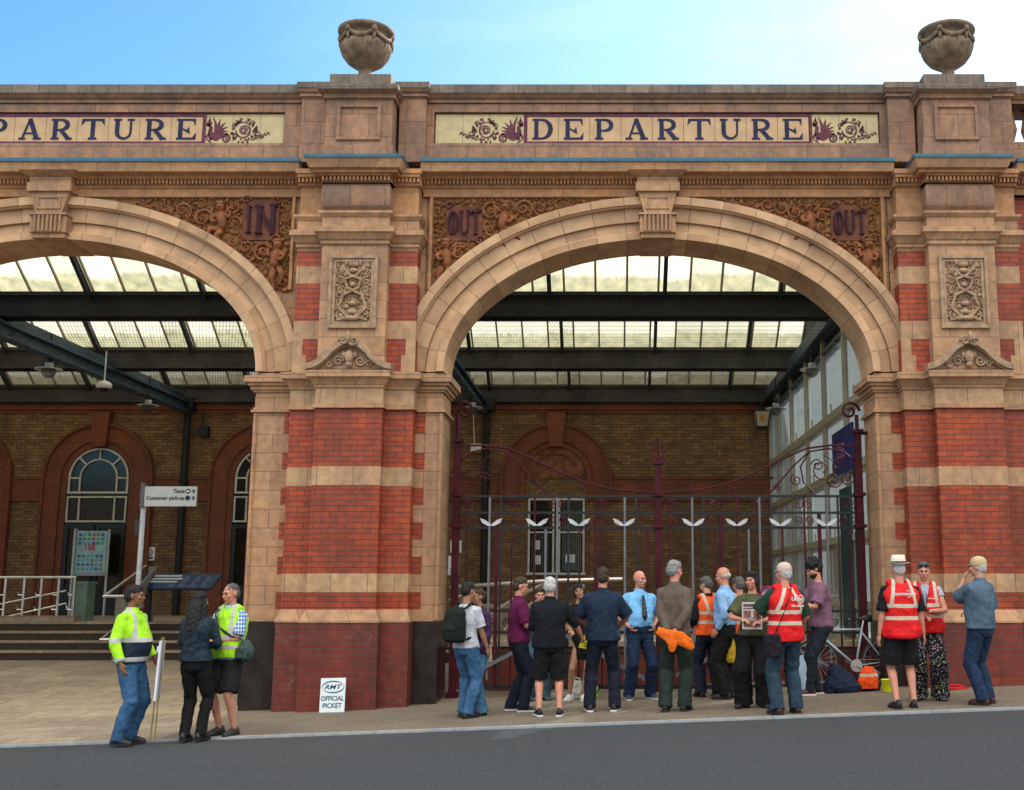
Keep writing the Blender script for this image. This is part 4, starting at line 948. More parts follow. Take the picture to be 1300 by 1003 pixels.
# longitudinal girders running in from the street
for u, v in ((238, 512), (613, 514), (982, 516)):
    x, z = P(u, v, YW-.2); q = MB(); z = zgb[2]-.02
    q.box(x-.11, x+.11, YB+.02, YW-.02, z-.24, z-.19); q.box(x-.11, x+.11, YB+.02, YW-.02, z+.0, z+.05); q.box(x-.02, x+.02, YB+.03, YW-.03, z-.19, z)
    q.box(x-.26, x-.11, YB+.04, YW-.03, z+.05, z+.30)
    y = YB+.3
    while y < YW-.5: q.bar((x+.03, y, z-.18), (x+.03, y+.35, z), .03); q.box(x-.13, x+.13, y, y+.05, z-.26, z-.24); y += .6
    q.build('girder', M['bluebeam'], CAN)
q = MB()
for i in range(12):
    ya, yb = GY[0]-.3+i*(YW-.1-GY[0])/12, GY[0]-.3+(i+1)*(YW-.1-GY[0])/12; zf = lambda y: zgb[0]-.03+(zgb[2]-zgb[0])*(y-GY[0])/(YW-GY[0])-.05*math.sin(y*1.7)
    q.add([(CX0, ya, zf(ya)), (CX1, ya, zf(ya)), (CX1, yb, zf(yb)), (CX0, yb, zf(yb))], [(0, 1, 2, 3)])
q.build('netting', M['net'], CAN)
q = MB()
for k in range(3):
    ya, za, yr, zr, _ = slopes[2*k]; yb, zb_ = slopes[2*k+1][:2]
    q.add([(CX1+.02, ya+.3, za-.5), (CX1+.02, ya+.02, za), (CX1+.02, yr, zr), (CX1+.02, yb, zb_), (CX1+.02, yb, za-.5)], [(0, 1, 2, 3, 4)])
q.build('gable_sun_block', M['dustbeam'], CAN)  # boards added across the open gables to keep sun off the road
def lamp(name, u, v, Y, px, label):
    x, z = P(u, v, Y); s = px*(Y+CD)/FPX/.62
    t = thing(name, label, 'lamp', (x, Y, z), group='round industrial lamps under the canopy')
    a = MB(); a.lathe([(.05,.02),(.30,-.01),(.31,-.035),(.29,-.03),(.10,.0)], (0,0,0), 24); a.lathe([(.02,.14),(.09,.13),(.10,.02),(.02,.0)], (0,0,.01), 16)
    b = a.build('shade', M['greypaint'], t, smooth=True)
    c = MB(); c.lathe([(.17,-.03),(.16,-.12),(.10,-.20),(.02,-.23)], (0,0,0), 20); c.build('globe', mk_glass('lamp_globe', (.8,.82,.8), .55, .1) if 'lamp_globe' not in bpy.data.materials else bpy.data.materials['lamp_globe'], t, smooth=True)
    d = MB(); d.tube([(0,0,.14),(0,0,.5/s+.25)], .02, 6); d.lathe([(.06,.14),(.07,.26),(.03,.3)], (0,0,0), 12); d.build('stem', M['black'], t)
    t.scale = (s, s, s)
lamp('industrial_lamp', 62, 468, 5.2, 34, 'large round lamp hanging under the canopy left of the white dome camera')
lamp('industrial_lamp', 188, 514, 9.5, 27, 'round lamp hanging in front of the brick wall above the taxi direction sign')
lamp('industrial_lamp', 600, 517, 9.5, 25, 'round lamp hanging just inside the left gate post')
lamp('industrial_lamp', 985, 518, 9.3, 27, 'round lamp above the square lantern by the corner of the glass screen')
lamp('industrial_lamp', 1031, 468, 5.2, 32, 'large round lamp beside the tall glass screen on the right')
x, z = P(132, 490, 7); t = thing('dome_camera', 'white dome security camera hanging from a thin rod under the canopy', 'camera', (x, 7, z))
q = MB(); q.lathe([(.02,.12),(.12,.08),(.16,.03),(.16,-.03),(.12,-.05)], (0,0,0), 20); q.build('housing', M['white'], t, smooth=True)
q = MB(); q.tube([(0,0,.1),(0,0,.75)], .015, 6); q.build('rod', M['white'], t)
q = MB(); q.ell((0,0,-.05), (.1,.1,.08)); q.build('dome', M['darkglass'], t, smooth=True)
x, z = P(967, 531, 12.1); t = thing('wall_lantern', 'square wall lantern with a yellow mark, high on the brick wall at the right', 'lantern', (x, 12.1, z))
q = MB(); q.prism((-.13,.13,-.13,.13), (-.19,.19,-.19,.19), -.22, .16); q.build('lantern_glass', plain('opal_glass', (.6,.52,.38), .3), t)
q = MB(); q.prism((-.22,.22,-.22,.22), (-.08,.08,-.08,.08), .165, .30); q.box(-.03,.03,-.03,.03,.30,.42); q.box(-.15,.15,-.15,.15,-.26,-.22)
for a in (-1, 1):
    for b in (-1, 1): q.bar((a*.135, b*.135, -.22), (a*.195, b*.195, .165), .025)
q.bar((0,.0,.36), (0,.4,.36), .04); q.build('lantern_frame', M['blackiron'], t)
q = MB(); q.box(-.05,.05,-.19,-.175,-.08,.05); q.build('emblem', plain('amber', (.6,.25,.02), .5), t)
# ================= GLASS SCREEN on the right =================
GS = thing('glass_screen', 'tall cream framed glazed screen running back from the right pier to the brick building', 'glass screen', (XG, 6, .7), world=True)
ys = [YB+.05, 2.9, 4.9, 6.9, 8.9, 10.9, YW-.03]; zs = [.78, 1.35, 2.45, 3.62, 4.72, zgb[1]-.02]
q = MB()
for y in ys: q.box(XG-.07, XG+.07, y-.06, y+.06, .74, zs[-1])
for z in zs: q.box(XG-.09, XG+.09, ys[0], ys[-1], z-.06, z+.06)
for y0, y1 in zip(ys, ys[1:]):
    for z in zs[1:-1]: q.bar((XG-.1, (y0+y1)/2, z+.06), (XG-.1, (y0+y1)/2, z+.2), .03)
q.build('frame', M['cream'], GS)
q = MB()
for y0, y1 in zip(ys, ys[1:]):
    for z0, z1 in zip(zs, zs[1:]): q.box(XG-.006, XG+.006, y0+.06, y1-.06, z0+.06, z1-.06)
q.build('panes', M['glass'], GS)
q = MB(); q.box(XG-.12, XG-.075, 1.75, 2.1, .8, 3.55); q.box(XG-.12, XG-.075, 2.45, 3.3, .8, 3.3); q.build('door', plain('deep_teal_door', (.015,.05,.065), .4), GS)
x0, z1 = P(1066, 552, 3.4); 
q = MB(); q.box(XG-.16, XG-.12, 1.9, 3.6, P(1080, 602, 2.8)[1], P(1080, 545, 2.8)[1])
sg = tag(q.build('shop_sign', plain('shop_sign_blue', (.01,.025,.13), .4)), 'dark blue sign board on the glass screen beside the right gate post', 'sign')
text_mesh('lettering', 'OSE', .36, (XG-.17, 2.8, P(1080, 582, 2.8)[1]), plain('sign_pink', (.35,.12,.25), .5), sg, rz=R(-90))
q = MB(); q.box(XG+.7, XG+.75, 3.0, 5.4, 1.75, 3.05); tag(q.build('notice_screen', M['orange_wood']), 'orange brown panel seen through the lower glass beside the right gate post', 'panel')
# ================= GATES =================
def scroll(mb, x, y, z, r, d, t0, turns=1.5, rad=.012, n0=14):
    n = int(n0*turns); mb.tube([(x+r*(1-.82*i/n)*math.cos(t0+d*turns*6.283*i/n), y, z+r*(1-.82*i/n)*math.sin(t0+d*turns*6.283*i/n)) for i in range(n+1)], rad, 5)
GYt = .62
def gx(u, v=661): return P(u, v, GYt)[0]
def gz(v): return P(836, v, GYt)[1]
GA = thing('iron_gates', 'tall maroon and black wrought iron double gates with white wing ornaments, shut across the arch', 'gates', (.65, GYt, .1), world=True)
xl, xm, xr = gx(579), gx(836), gx(1092)
def post(x, ztop, curl=0):
    q = MB(); z0 = g(x)-.02; q.box(x-.052, x+.052, GYt-.052, GYt+.052, z0, ztop); q.box(x-.09, x+.09, GYt-.09, GYt+.09, z0, z0+.12)
    for z in (gz(630), gz(670), ztop-.02): q.box(x-.085, x+.085, GYt-.085, GYt+.085, z, z+.05)
    return q
p = post(xl, gz(560)); p.tube([(xl, GYt, gz(560)), (xl, GYt, gz(527))], .04, 8); scroll(p, xl+.1, GYt, gz(521), .15, -1, math.pi, 1.4, .022); p.build('post', M['maroon'], GA)
p = post(xr, gz(548)); p.tube([(xr, GYt, gz(548)), (xr, GYt, gz(527))], .03, 8); scroll(p, xr-.10, GYt, gz(522), .15, 1, 0, 1.4, .022); p.box(xr, xr+.22, GYt-.03, GYt+.03, gz(552), gz(548)); p.build('post', M['maroon'], GA)
p = post(xm, gz(588))
for s_ in (-1, 1):
    for zz, r_ in ((583, .06), (572, .045), (564, .038)): scroll(p, xm+s_*.085, GYt, gz(zz), r_, s_, math.pi/2, 1.3, .013)
p.tube([(xm, GYt, gz(588)), (xm, GYt, gz(556))], .018, 6); p.build('post', M['maroon'], GA)
zt, zb_, zr2, zl1, zl2, zbt = gz(630), gz(829), gz(651), gz(776), gz(803), gz(872)
def wing(mb, x, z, d):
    d *= .85
    mb.poly([(x, z-.045), (x+d*.06, z-.045), (x+d*.16, z+.0), (x+d*.20, z+.07), (x+d*.12, z+.05), (x+d*.05, z+.01), (x+d*.01, z-.02)], GYt-.05, GYt-.03)
for (a, b, s_) in ((xl, xm, 1), (xm, xr, -1)):
    L_ = MB(); zg = max(g(a), g(b))
    for z in (zt, zr2, gz(670), zl1, zl2, zb_): L_.box(a+.07, b-.07, GYt-.018, GYt+.018, z-.018, z+.018)
    L_.box(a+.07, b-.07, GYt-.02, GYt+.02, zbt-.03, zbt+.03)
    n = 9; st_ = (b-a)/n
    for i in range(1, n):
        x = a+st_*i
        if i % 3 == 2: L_.box(x-.016, x+.016, GYt-.035, GYt-.018, zbt, zt)
        # scrolls in the frieze bands and low band
    for i in range(n):
        x = a+st_*(i+.5)
        for zz0, zz1 in ((zl2, zl1),):
            for d in (-1, 1): scroll(L_, x+d*.065, GYt, (zz0+zz1)/2, .062, d, -math.pi/2, 1.4, .010)
    lf = L_.build('leaf', M['blackiron'], GA)
    Mr = MB(); Sv = MB(); Wg = MB(); Sc = MB()
    for i in range(1, n*2):
        x = a+st_*i/2
        if i % 6 == 1: Mr.box(x-.014, x+.014, GYt-.034, GYt-.018, zbt, zt)
        elif i % 6 == 5: Mr.box(x-.014, x+.014, GYt-.034, GYt-.018, zbt, gz(670))
        elif i % 6 == 3: Sv.box(x-.016, x+.016, GYt-.042, GYt-.018, zbt+.1, zt-.02)
        elif i % 12 == 8: Sv.box(x-.017, x+.017, GYt-.042, GYt-.0185, zbt+.1, gz(672))
    for ss in (a+.62 if s_ > 0 else a+.95, b-.95 if s_ > 0 else b-.62): Mr.box(ss-.025, ss+.025, GYt-.03, GYt+.03, zbt, gz(652))
    us = (624, 682, 735, 792) if s_ > 0 else (880, 935, 990, 1048)
    for u in us:
        x = gx(u); z = gz(664); wing(Wg, x, z, 1); wing(Wg, x, z, -1)
    for i in range(n):
        x = a+st_*(i+.5)
        if all(abs(x-gx(u)) > .22 for u in us):
            for d in (-1, 1): scroll(Sc, x+d*.075, GYt, (gz(670)+zr2)/2, .07, d, -math.pi/2, 1.4, .010); scroll(Sc, x+d*.075, GYt, (zt+zr2)/2, .07, d, math.pi/2, 1.4, .010)
    # curved overthrow rising from the centre to the outer post
    xo, xi = (a, b) if s_ > 0 else (b, a); D_ = lambda k: xo+s_*k
    zo = gz(566); W_ = (b-a)
    Sc.tube([(D_(.0), GYt, zo), (D_(.4), GYt, zo+.01), (D_(.78), GYt, zo-.04), (D_(1.15), GYt, zo-.20), (D_(1.6), GYt, zo-.42), (D_(2.0), GYt, zo-.58), (D_(2.4), GYt, zo-.67), (D_(W_-.05), GYt, zt+.05)], .016, 6)
    Sc.tube([(D_(.0), GYt, zo-.28), (D_(.2), GYt, zo-.10), (D_(.45), GYt, zo-.04), (D_(.74), GYt, zo-.09), (D_(.98), GYt, zo-.30), (D_(1.2), GYt, zo-.55), (D_(1.4), GYt, zt)], .013, 6)
    Sc.tube([(D_(.74), GYt, zo-.09), (D_(.88), GYt, zo-.32), (D_(.84), GYt, zo-.56), (D_(.66), GYt, zt+.02)], .012, 6)
    for (k, dz, r_, d, t0) in ((.55, .36, .22, s_, 1.5), (.30, .28, .10, -s_, 0), (.62, .30, .10, s_, 3), (.38, .52, .13, s_, 0), (.95, .52, .09, -s_, 2), (.18, .50, .12, s_, 1), (1.25, .62, .06, s_, 0), (1.9, .66, .04, s_, 0)):
        if zo-dz-r_ > zt-.05: scroll(Sc, D_(k), GYt, zo-dz, r_, d, t0, 1.5, .010)
    # bracing chevrons in front of the lower panel
    Br = MB(); xc = (a+b)/2
    for p0, p1 in (((a+.25, gz(857)), (xc, gz(800))), ((xc, gz(800)), (b-.2, gz(862)))): Br.bar((p0[0], GYt-.07, p0[1]), (p1[0], GYt-.07, p1[1]), .02, .055)
    Mr.build('maroon_bars', M['maroon'], lf); Sv.build('silver_bars', M['silver'], lf); Wg.build('wing_ornaments', M['greypaint'], lf); Sc.build('scrollwork', M['maroon'], lf); Br.build('brace', M['silver'], lf)
# folded-back leaf in the left arch, seen edge on
xq = XP[1]-HW[1][0]-.16
OG = thing('open_gate_leaf', 'maroon iron gate leaf folded back beside the middle pier, seen edge on', 'gate', (xq, 1.1, 0), world=True)
q = MB(); z0 = g(xq); q.box(xq-.05, xq+.05, .55, .66, z0, P(318, 520, .6)[1]); q.box(xq-.035, xq+.035, 3.0, 3.1, z0, 2.9); q.box(xq-.1, xq+.02, .56, .66, P(318, 551, .6)[1], P(318, 549, .6)[1]+.04)
q.tube([(xq, .6, P(318,520,.6)[1]), (xq+.05, .6, P(318,512,.6)[1]), (xq+.12, .62, P(318,507,.6)[1])], .035, 6); q.build('post', M['maroon'], OG)
q = MB()
for z in (zt, zr2, gz(670), zl1, zl2, zb_, zbt): q.box(xq-.018, xq+.018, .66, 3.0, z-.018, z+.018)
for i in range(1, 9): q.box(xq-.014, xq+.014, .66+i*.26-.014, .66+i*.26+.014, z0+.1, zt)
q.build('leaf', M['blackiron'], OG)
q = MB(); q.tube([(xq, .66, gz(566)), (xq, 1.3, gz(568)), (xq, 2.0, gz(600)), (xq, 2.95, zt+.05)], .022, 6)
for k in range(5): q.tube([(xq, 1.0+k*.4+.09*math.cos(a*.7), zt-.15+.09*math.sin(a*.7)) for a in range(10)], .012, 5)
q.build('scrollwork', M['maroon'], OG)
# ================= RAILINGS, BOARDS =================
def rail(name, label, pts_fn, mats): pass
# ramp railing on the platform, left
RL = thing('ramp_railing', 'steel railing with slim posts on the platform at the far left above the steps', 'railing', (-11, 8, PZ), world=True)
yR = SY+1.3
q = MB(); zt_ = P(40, 733, yR)[1]; xa, xb = P(-60, 733, yR)[0], P(97, 733, yR)[0]
q.tube([(xa, yR, zt_), (xb, yR, zt_)], .028, 8)
q.tube([(xa, yR, P(0,800,yR)[1]), (P(84,766,yR)[0], yR, P(84,766,yR)[1]), (P(84,771,yR)[0]+.02, yR, P(84,774,yR)[1])], .02, 8); q.tube([(xa, yR, P(0,780,yR)[1]), (P(84,750,yR)[0], yR, P(84,750,yR)[1])], .02, 8)
q.build('handrail', M['steel'], RL)
for u in (-40, -18, 4, 28, 50, 72, 92):
    x = P(u, 780, yR)[0]; q = MB(); q.box(x-.022, x+.022, yR-.02, yR+.02, PZ, zt_); q.box(x-.05, x+.05, yR-.05, yR+.05, PZ, PZ+.02)
    for z in (PZ+.25, PZ+.55): q.tube([(x, yR, z), (x-.12, yR, z), (x-.12, yR, z+.06)], .012, 5)
    q.build('post', M['steel'], RL)
q = MB(); q.box(xa, xb+.1, yR-.2, yR+.15, PZ, PZ+.12); q.build('kerb_block', M['walling'], RL)
q = MB(); x = P(90, 760, yR)[0]; q.box(x-.16, x+.14, yR+.4, yR+.8, PZ, P(90, 742, yR)[1]); q.box(x-.18, x+.16, yR+.37, yR+.83, P(90, 742, yR)[1], P(90, 738, yR)[1]); tag(q.build('utility_cabinet', plain('pale_green_cabinet', (.16,.25,.19), .5)), 'pale green cabinet behind the right end of the platform railing', 'cabinet')
# stair railing beside the hi-vis man
SR = thing('stair_railing', 'steel stair railing with grey end post on the steps behind the yellow jacket', 'railing', (-9, SY, .3), world=True)
yS = SY-.35; x0 = P(150, 800, yS)[0]; z2 = P(150, 757, yS)[1]; z1 = P(150, 812, yS)[1]
q = MB(); q.box(x0-.09, x0+.12, yS, yS+.16, .15, z2-.02, 0); q.build('end_post', plain('grey_brown_post', (.2,.18,.15), .7), SR)
q = MB(); xt, zt2 = P(190, 744, SY+1.5)
for za in (z2, z1-.0):
    q.tube([(x0-.35, yS+.02, za), (x0+.35, yS-.02, za)], .03, 8); q.tube([(x0-.33, yS+.02, za), (xt-.1, SY+1.5, za+.62)], .028, 8)
q.build('handrail', M['steel'], SR)
q = MB(); q.add([(x0+.1, yS+.1, z2-.25), (x0+.1, yS+.1, z2-.02), (xt+.1, SY+1.5, z2+.6), (xt+.1, SY+1.5, z2+.2), (x0+.13, yS+.1, z2-.25), (x0+.13, yS+.1, z2-.02), (xt+.13, SY+1.5, z2+.6), (xt+.13, SY+1.5, z2+.2)], [(0,1,2,3),(4,7,6,5),(0,4,5,1),(1,5,6,2),(2,6,7,3),(3,7,4,0)]); q.box(xt-.02, xt+.1, SY+1.42, SY+1.54, PZ, z2+.6)
q.build('side_panel', plain('dusty_panel', (.24,.22,.18), .7), SR)
# handrails seen through the gate
HR = thing('ramp_handrail', 'pale steel handrails rising behind the gate between the left gate post and the paired window', 'railing', (-2, 4.5, .75), world=True)
q = MB(); yH = 4.2
def hp(u, v): x, z = P(u, v, yH); return (x, yH, z)
q.tube([hp(571, 746), hp(640, 741), hp(700, 737), hp(790, 735)], .035, 8); q.tube([hp(571, 762), hp(600, 752), hp(612, 748)], .03, 8)
q.tube([hp(610, 788), hp(650, 762), hp(690, 741)], .03, 8); q.tube([hp(640, 800), hp(672, 768), hp(706, 748)], .026, 8)
q.build('handrail', M['steel'], HR)
for u in (585, 630, 690, 740):
    x = hp(u, 760)[0]; q = MB(); q.box(x-.025, x+.025, yH+.03, yH+.08, .74, hp(u, 741)[2]-.01); q.build('post', M['steel'], HR)
HR2 = thing('lower_handrail', 'white rail above cream walling seen low behind the right hand gate leaf', 'railing', (3, 4.9, .75), world=True)
q = MB(); yH = 4.6; q.tube([hp(905, 757), hp(1092, 757)], .025, 8); q.build('handrail', M['offwhite'], HR2)
for u in (920, 1000, 1086):
    x = hp(u, 760)[0]; q = MB(); q.box(x-.02, x+.02, yH+.0, yH+.04, .74, hp(u, 759)[2]); q.build('post', M['offwhite'], HR2)
# low planter wall / cabinet shapes on terrace
# taxi sign
yT = 3.6; xT, zTt = P(184, 616, yT)
TS = thing('direction_sign', 'grey post with white finger sign reading Taxis and Customer pick-up with arrows', 'sign', (xT, yT, .2), world=True)
q = MB(); q.tube([(xT, yT, .1), (xT, yT, zTt-.05)], .045, 10); q.build('post', M['greypaint'], TS, smooth=True)
q = MB(); q.box(xT-.03, xT+.03, yT-.1, yT+.02, P(184,644,yT)[1], zTt+.03); q.build('bracket', M['silver'], TS)
xe = P(251, 630, yT)[0]; zA, zB = P(184, 643, yT)[1], P(184, 618, yT)[1]
q = MB(); q.box(xT+.03, xe, yT-.07, yT-.02, zA, zB); pn = q.build('panel', plain('sign_white', (.62,.64,.60), .4, var=.05), TS)
ink = plain('sign_black', (.015,.015,.02), .5)
h = zB-zA
text_mesh('lettering', 'Taxis', .098, (xe-.205, yT-.075, zB-.115), ink, pn, align='RIGHT'); text_mesh('lettering', 'Customer pick-up', .092, (xe-.205, yT-.075, zB-.235), ink, pn, align='RIGHT')
q = MB()
for zz in (zB-.085, zB-.205):
    q.poly([(xe-.15+.045*math.cos(a*.5236), zz+.045*math.sin(a*.5236)) for a in range(12)], yT-.074, yT-.0705)
    q.box(xe-.085, xe-.035, yT-.074, yT-.0705, zz-.009, zz+.009); q.poly([(xe-.055, zz+.04), (xe-.02, zz), (xe-.055, zz-.04), (xe-.07, zz-.03), (xe-.045, zz), (xe-.07, zz+.03)], yT-.0745, yT-.0705)
q.build('symbols', ink, pn)
q = MB(); zz = zB-.085; q.box(xe-.178, xe-.122, yT-.078, yT-.075, zz-.018, zz+.002); q.box(xe-.168, xe-.132, yT-.078, yT-.075, zz+.002, zz+.018); q.build('symbols', M['white'], pn)
# info board
yI = 7.2; c = [P(168, 748, yI), P(262, 749, yI), P(270, 729, yI), P(180, 730, yI)]
IB = thing('information_board', 'tilted navy information board with pale lines of text and an orange leaf motif', 'board', (c[0][0], yI, PZ), world=True)
bx0, bx1 = P(168, 748, yI)[0], P(268, 749, yI)[0]; bz0 = P(168, 749, yI)[1]
q = MB(); dy, dz = .42, .30
def ib(u, v, o=0): return (bx0+(bx1-bx0)*u+.08*v, yI+dy*v-o*.58, bz0+dz*v+o*.81)
def ibq(mb, u0, u1, v0, v1, o0, o1, m=0):
    v = [ib(u0,v0,o0), ib(u1,v0,o0), ib(u1,v1,o0), ib(u0,v1,o0), ib(u0,v0,o1), ib(u1,v0,o1), ib(u1,v1,o1), ib(u0,v1,o1)]
    mb.add(v, [(0,3,2,1),(4,5,6,7),(0,1,5,4),(1,2,6,5),(2,3,7,6),(3,0,4,7)], m)
ibq(q, 0, 1, 0, 1, 0, .04); bd = q.build('panel', M['bluepanel'], IB)
q = MB()
for r_ in range(3): ibq(q, .15, .5+.04*(r_ % 2), .8-.2*r_, .9-.2*r_, .041, .045, 0)
for c_ in range(4):
    for r_ in range(6): ibq(q, .42+.14*c_, .42+.14*c_+.09-.02*(r_ % 3), .12+.13*r_, .16+.13*r_, .0411, .045, 1) if not (r_ > 2 and c_ == 0) else None
ibq(q, .03, .07, .1, .5, .041, .045, 2); ibq(q, .055, .10, .3, .8, .0412, .046, 3); q.build('lettering', [plain('pale_text', (.5,.55,.55), .6), plain('dim_text', (.15,.2,.28), .6), plain('leaf_orange', (.6,.2,.03), .6), plain('leaf_green', (.1,.35,.1), .6)], bd)
q = MB()
for x in (bx0+.3, bx1-.3): q.box(x-.04, x+.04, yI+.1, yI+.2, PZ, bz0+.12)
q.build('leg', M['blackiron'], IB)
# wall box and small things on the back wall
x, z = P(259, 548, YW-.1); q = MB(); q.box(x-.12, x+.12, YW-.2, YW-.002, z-.14, z+.14); q.bar((x-.05, YW-.1, z+.14), (x-.05, YW-.1, z+.9), .03); tag(q.build('speaker_box', M['darkbeam']), 'small dark box on the brick wall right of the left drainpipe', 'wall box')
x, z = P(605, 569, YW-.1); q = MB(); q.box(x-.13, x+.13, YW-.25, YW-.002, z-.1, z+.1); q.tube([(x-.05, YW-.15, z+.1), (x-.1, YW-.12, z+.9)], .012, 5); tag(q.build('white_box', M['white']), 'small white box on the brick wall beside the drainpipe behind the left gate scroll', 'wall box')
x, z = P(178, 670, YW-.1); q = MB(); q.box(x-.06, x+.06, YW-.3, YW-.2, z-.2, z+.2); q.bar((x, YW-.2, z), (x, YW-.1, z), .03); tag(q.build('door_fitting', M['silver']), 'narrow grey fitting fixed to the right jamb of the arched doorway', 'fitting')
# picket board
uu = 421.5; yP = -.72; xP = P(uu, 895, yP)[0]; t = thing('picket_board', 'white board leaning on the brick pier reading RMT OFFICIAL PICKET', 'sign', (xP, yP, g(xP)+.005))
t.rotation_euler = (R(-9), R(-1.2), 0)
q = MB(); q.box(-.17,.17,-.006,.006,0,.455); pn = q.build('panel', plain('board_white', (.72,.80,.84), .6, var=.04), t)
teal = plain('board_ink', (.01,.07,.12), .6)
text_mesh('lettering', 'OFFICIAL', .088, (.0, -.0075, .155), teal, pn, ext=.001, sx=.86); text_mesh('lettering', 'PICKET', .088, (.0, -.0075, .06), teal, pn, ext=.001, sx=.92); text_mesh('lettering', 'RMT', .082, (-.008, -.0075, .308), teal, pn, shear=.25, ext=.001, sx=1.35)
q = MB(); q.ribbon(arc(0,.335,.15,.075,R(20),R(200),14), [.004+.012*math.sin(i/14*math.pi) for i in range(15)], -.0085, -.006); q.ribbon(arc(0,.335,.15,.075,R(205),R(375),14), [.004+.012*math.sin(i/14*math.pi) for i in range(15)], -.0085, -.006); q.build('logo', teal, pn)
# ================= PEOPLE =================
JOBS = []
TEX = {}
def dtex(sz):
    if sz not in TEX:
        t = bpy.data.textures.new('folds', 'CLOUDS'); t.noise_scale = sz; t.noise_depth = 2; TEX[sz] = t
    return TEX[sz]
def soft(mb, name, mat, parent, vox=.012, disp=.0, dsz=.12, smooth_it=2):
    o = mb.build(name, mat, parent, smooth=True)
    m = o.modifiers.new('r', 'REMESH'); m.mode = 'VOXEL'; m.voxel_size = vox; m.use_smooth_shade = True
    if smooth_it:
        q = o.modifiers.new('s', 'SMOOTH'); q.iterations = smooth_it; q.factor = .5
    if disp:
        d = o.modifiers.new('d', 'DISPLACE'); d.texture = dtex(dsz); d.strength = disp; d.mid_level = .5; d.texture_coords = 'GLOBAL'
    JOBS.append(o); return o
def cloth(name, c, kind='plain', **k):
    m, n, b = newmat(name); t = n.nodes.new('ShaderNodeTexCoord'); ob = t.outputs['Object']; L = n.links
    s = n.nodes.new('ShaderNodeSeparateXYZ'); L.new(ob, s.inputs[0]); X, Y, Z = s.outputs
    col = mixc(n, ramp(n, noise_(n, 9, 4, ob), .3, .7), sc(c, .74), sc(c, 1.2))
    def band(v, lo, hi): return math_(n, 'MULTIPLY', math_(n, 'GREATER_THAN', v, lo), math_(n, 'LESS_THAN', v, hi))
    ax = math_(n, 'ABSOLUTE', X)
    if 'lower' in k: col = mixc(n, math_(n, 'MULTIPLY', math_(n, 'LESS_THAN', Z, k['lower'][0]), math_(n, 'LESS_THAN', ax, .225)), col, k['lower'][1])
    if kind == 'vest':
        f = None
        for lo, hi in k['hoops']:
            q = band(Z, lo, hi); f = q if f is None else math_(n, 'MAXIMUM', f, q)
        if 'brace' in k:
            lo, hi, zm = k['brace']; lean = math_(n, 'ADD', ax, math_(n, 'MULTIPLY', math_(n, 'SUBTRACT', Z, 1.3), k.get('slant', .1)))
            q = math_(n, 'MULTIPLY', band(lean, lo, hi), math_(n, 'GREATER_THAN', Z, zm)); f = math_(n, 'MAXIMUM', f, q)
        col = mixc(n, f, col, k.get('stripe', (.55,.5,.40)))
    if kind == 'check':
        a = math_(n, 'GREATER_THAN', math_(n, 'FRACT', math_(n, 'MULTIPLY', math_(n, 'ADD', X, Y), 1/.045)), .5); b2 = math_(n, 'GREATER_THAN', math_(n, 'FRACT', math_(n, 'MULTIPLY', Z, 1/.045)), .5)
        col = mixc(n, math_(n, 'MULTIPLY', math_(n, 'ADD', a, b2), .5), (.65,.72,.8), (.03,.14,.45))
    if kind == 'floral':
        v = nd(n, 'ShaderNodeTexVoronoi', Scale=42.0); L.new(ob, v.inputs['Vector'])
        col = mixc(n, math_(n, 'LESS_THAN', v.outputs['Distance'], .33), col, mixc(n, .35, v.outputs['Color'], (.3,.25,.22)))
    if kind == 'denim': col = mixc(n, ramp(n, noise_(n, 4, 5, ob), .45, .75), col, sc(c, 1.7))
    L.new(col, b.inputs['Base Color']); b.inputs['Roughness'].default_value = k.get('rough', .85); b.inputs['Specular IOR Level'].default_value = .25
    mp = n.nodes.new('ShaderNodeMapping'); mp.inputs['Scale'].default_value = (1, 1, .45); L.new(ob, mp.inputs[0])
    w_ = noise_(n, 14, 4, mp.outputs[0]); bump(n, b, math_(n, 'ADD', w_, math_(n, 'MULTIPLY', noise_(n, 300, 2, ob), .06)), k.get('bump', .85), .035)
    return m
SK = {k: plain('skin_'+k, c, .5, var=.14, vs=18, bs=90, bstr=.08) for k, c in dict(fair=(.55,.27,.18), pink=(.58,.25,.17), tan=(.38,.19,.11), brown=(.23,.105,.055)).items()}
HR_ = {k: plain('hair_'+k, c, .65, var=.35, vs=35, bs=120, bstr=.7, bd=.008) for k, c in dict(black=(.010,.008,.008), brown=(.045,.025,.014), grey=(.24,.235,.23), white=(.50,.49,.48), dgrey=(.09,.085,.08)).items()}
dark_eye = plain('eye_dark', (.03,.02,.015), .3); lipm = plain('lip', (.30,.09,.07), .5)
SOLE = {'w': plain('white_sole', (.65,.65,.65), .6), 'k': plain('black_sole', (.015,.015,.015), .6)}
V3 = Vector
def loft(mb, pts, radii, n=12, side=None):
    """closed tapering limb through points; radii = r or (rx, ry)"""
    mb.tube([pts[0]+(pts[0]-pts[1]).normalized()*min(.6*(radii[0] if not isinstance(radii[0], tuple) else radii[0][0]), .03)]+list(pts)+[pts[-1]+(pts[-1]-pts[-2]).normalized()*min(.6*(radii[-1] if not isinstance(radii[-1], tuple) else radii[-1][0]), .03)],
            [radii[0]*.55]+list(radii)+[radii[-1]*.55], n)
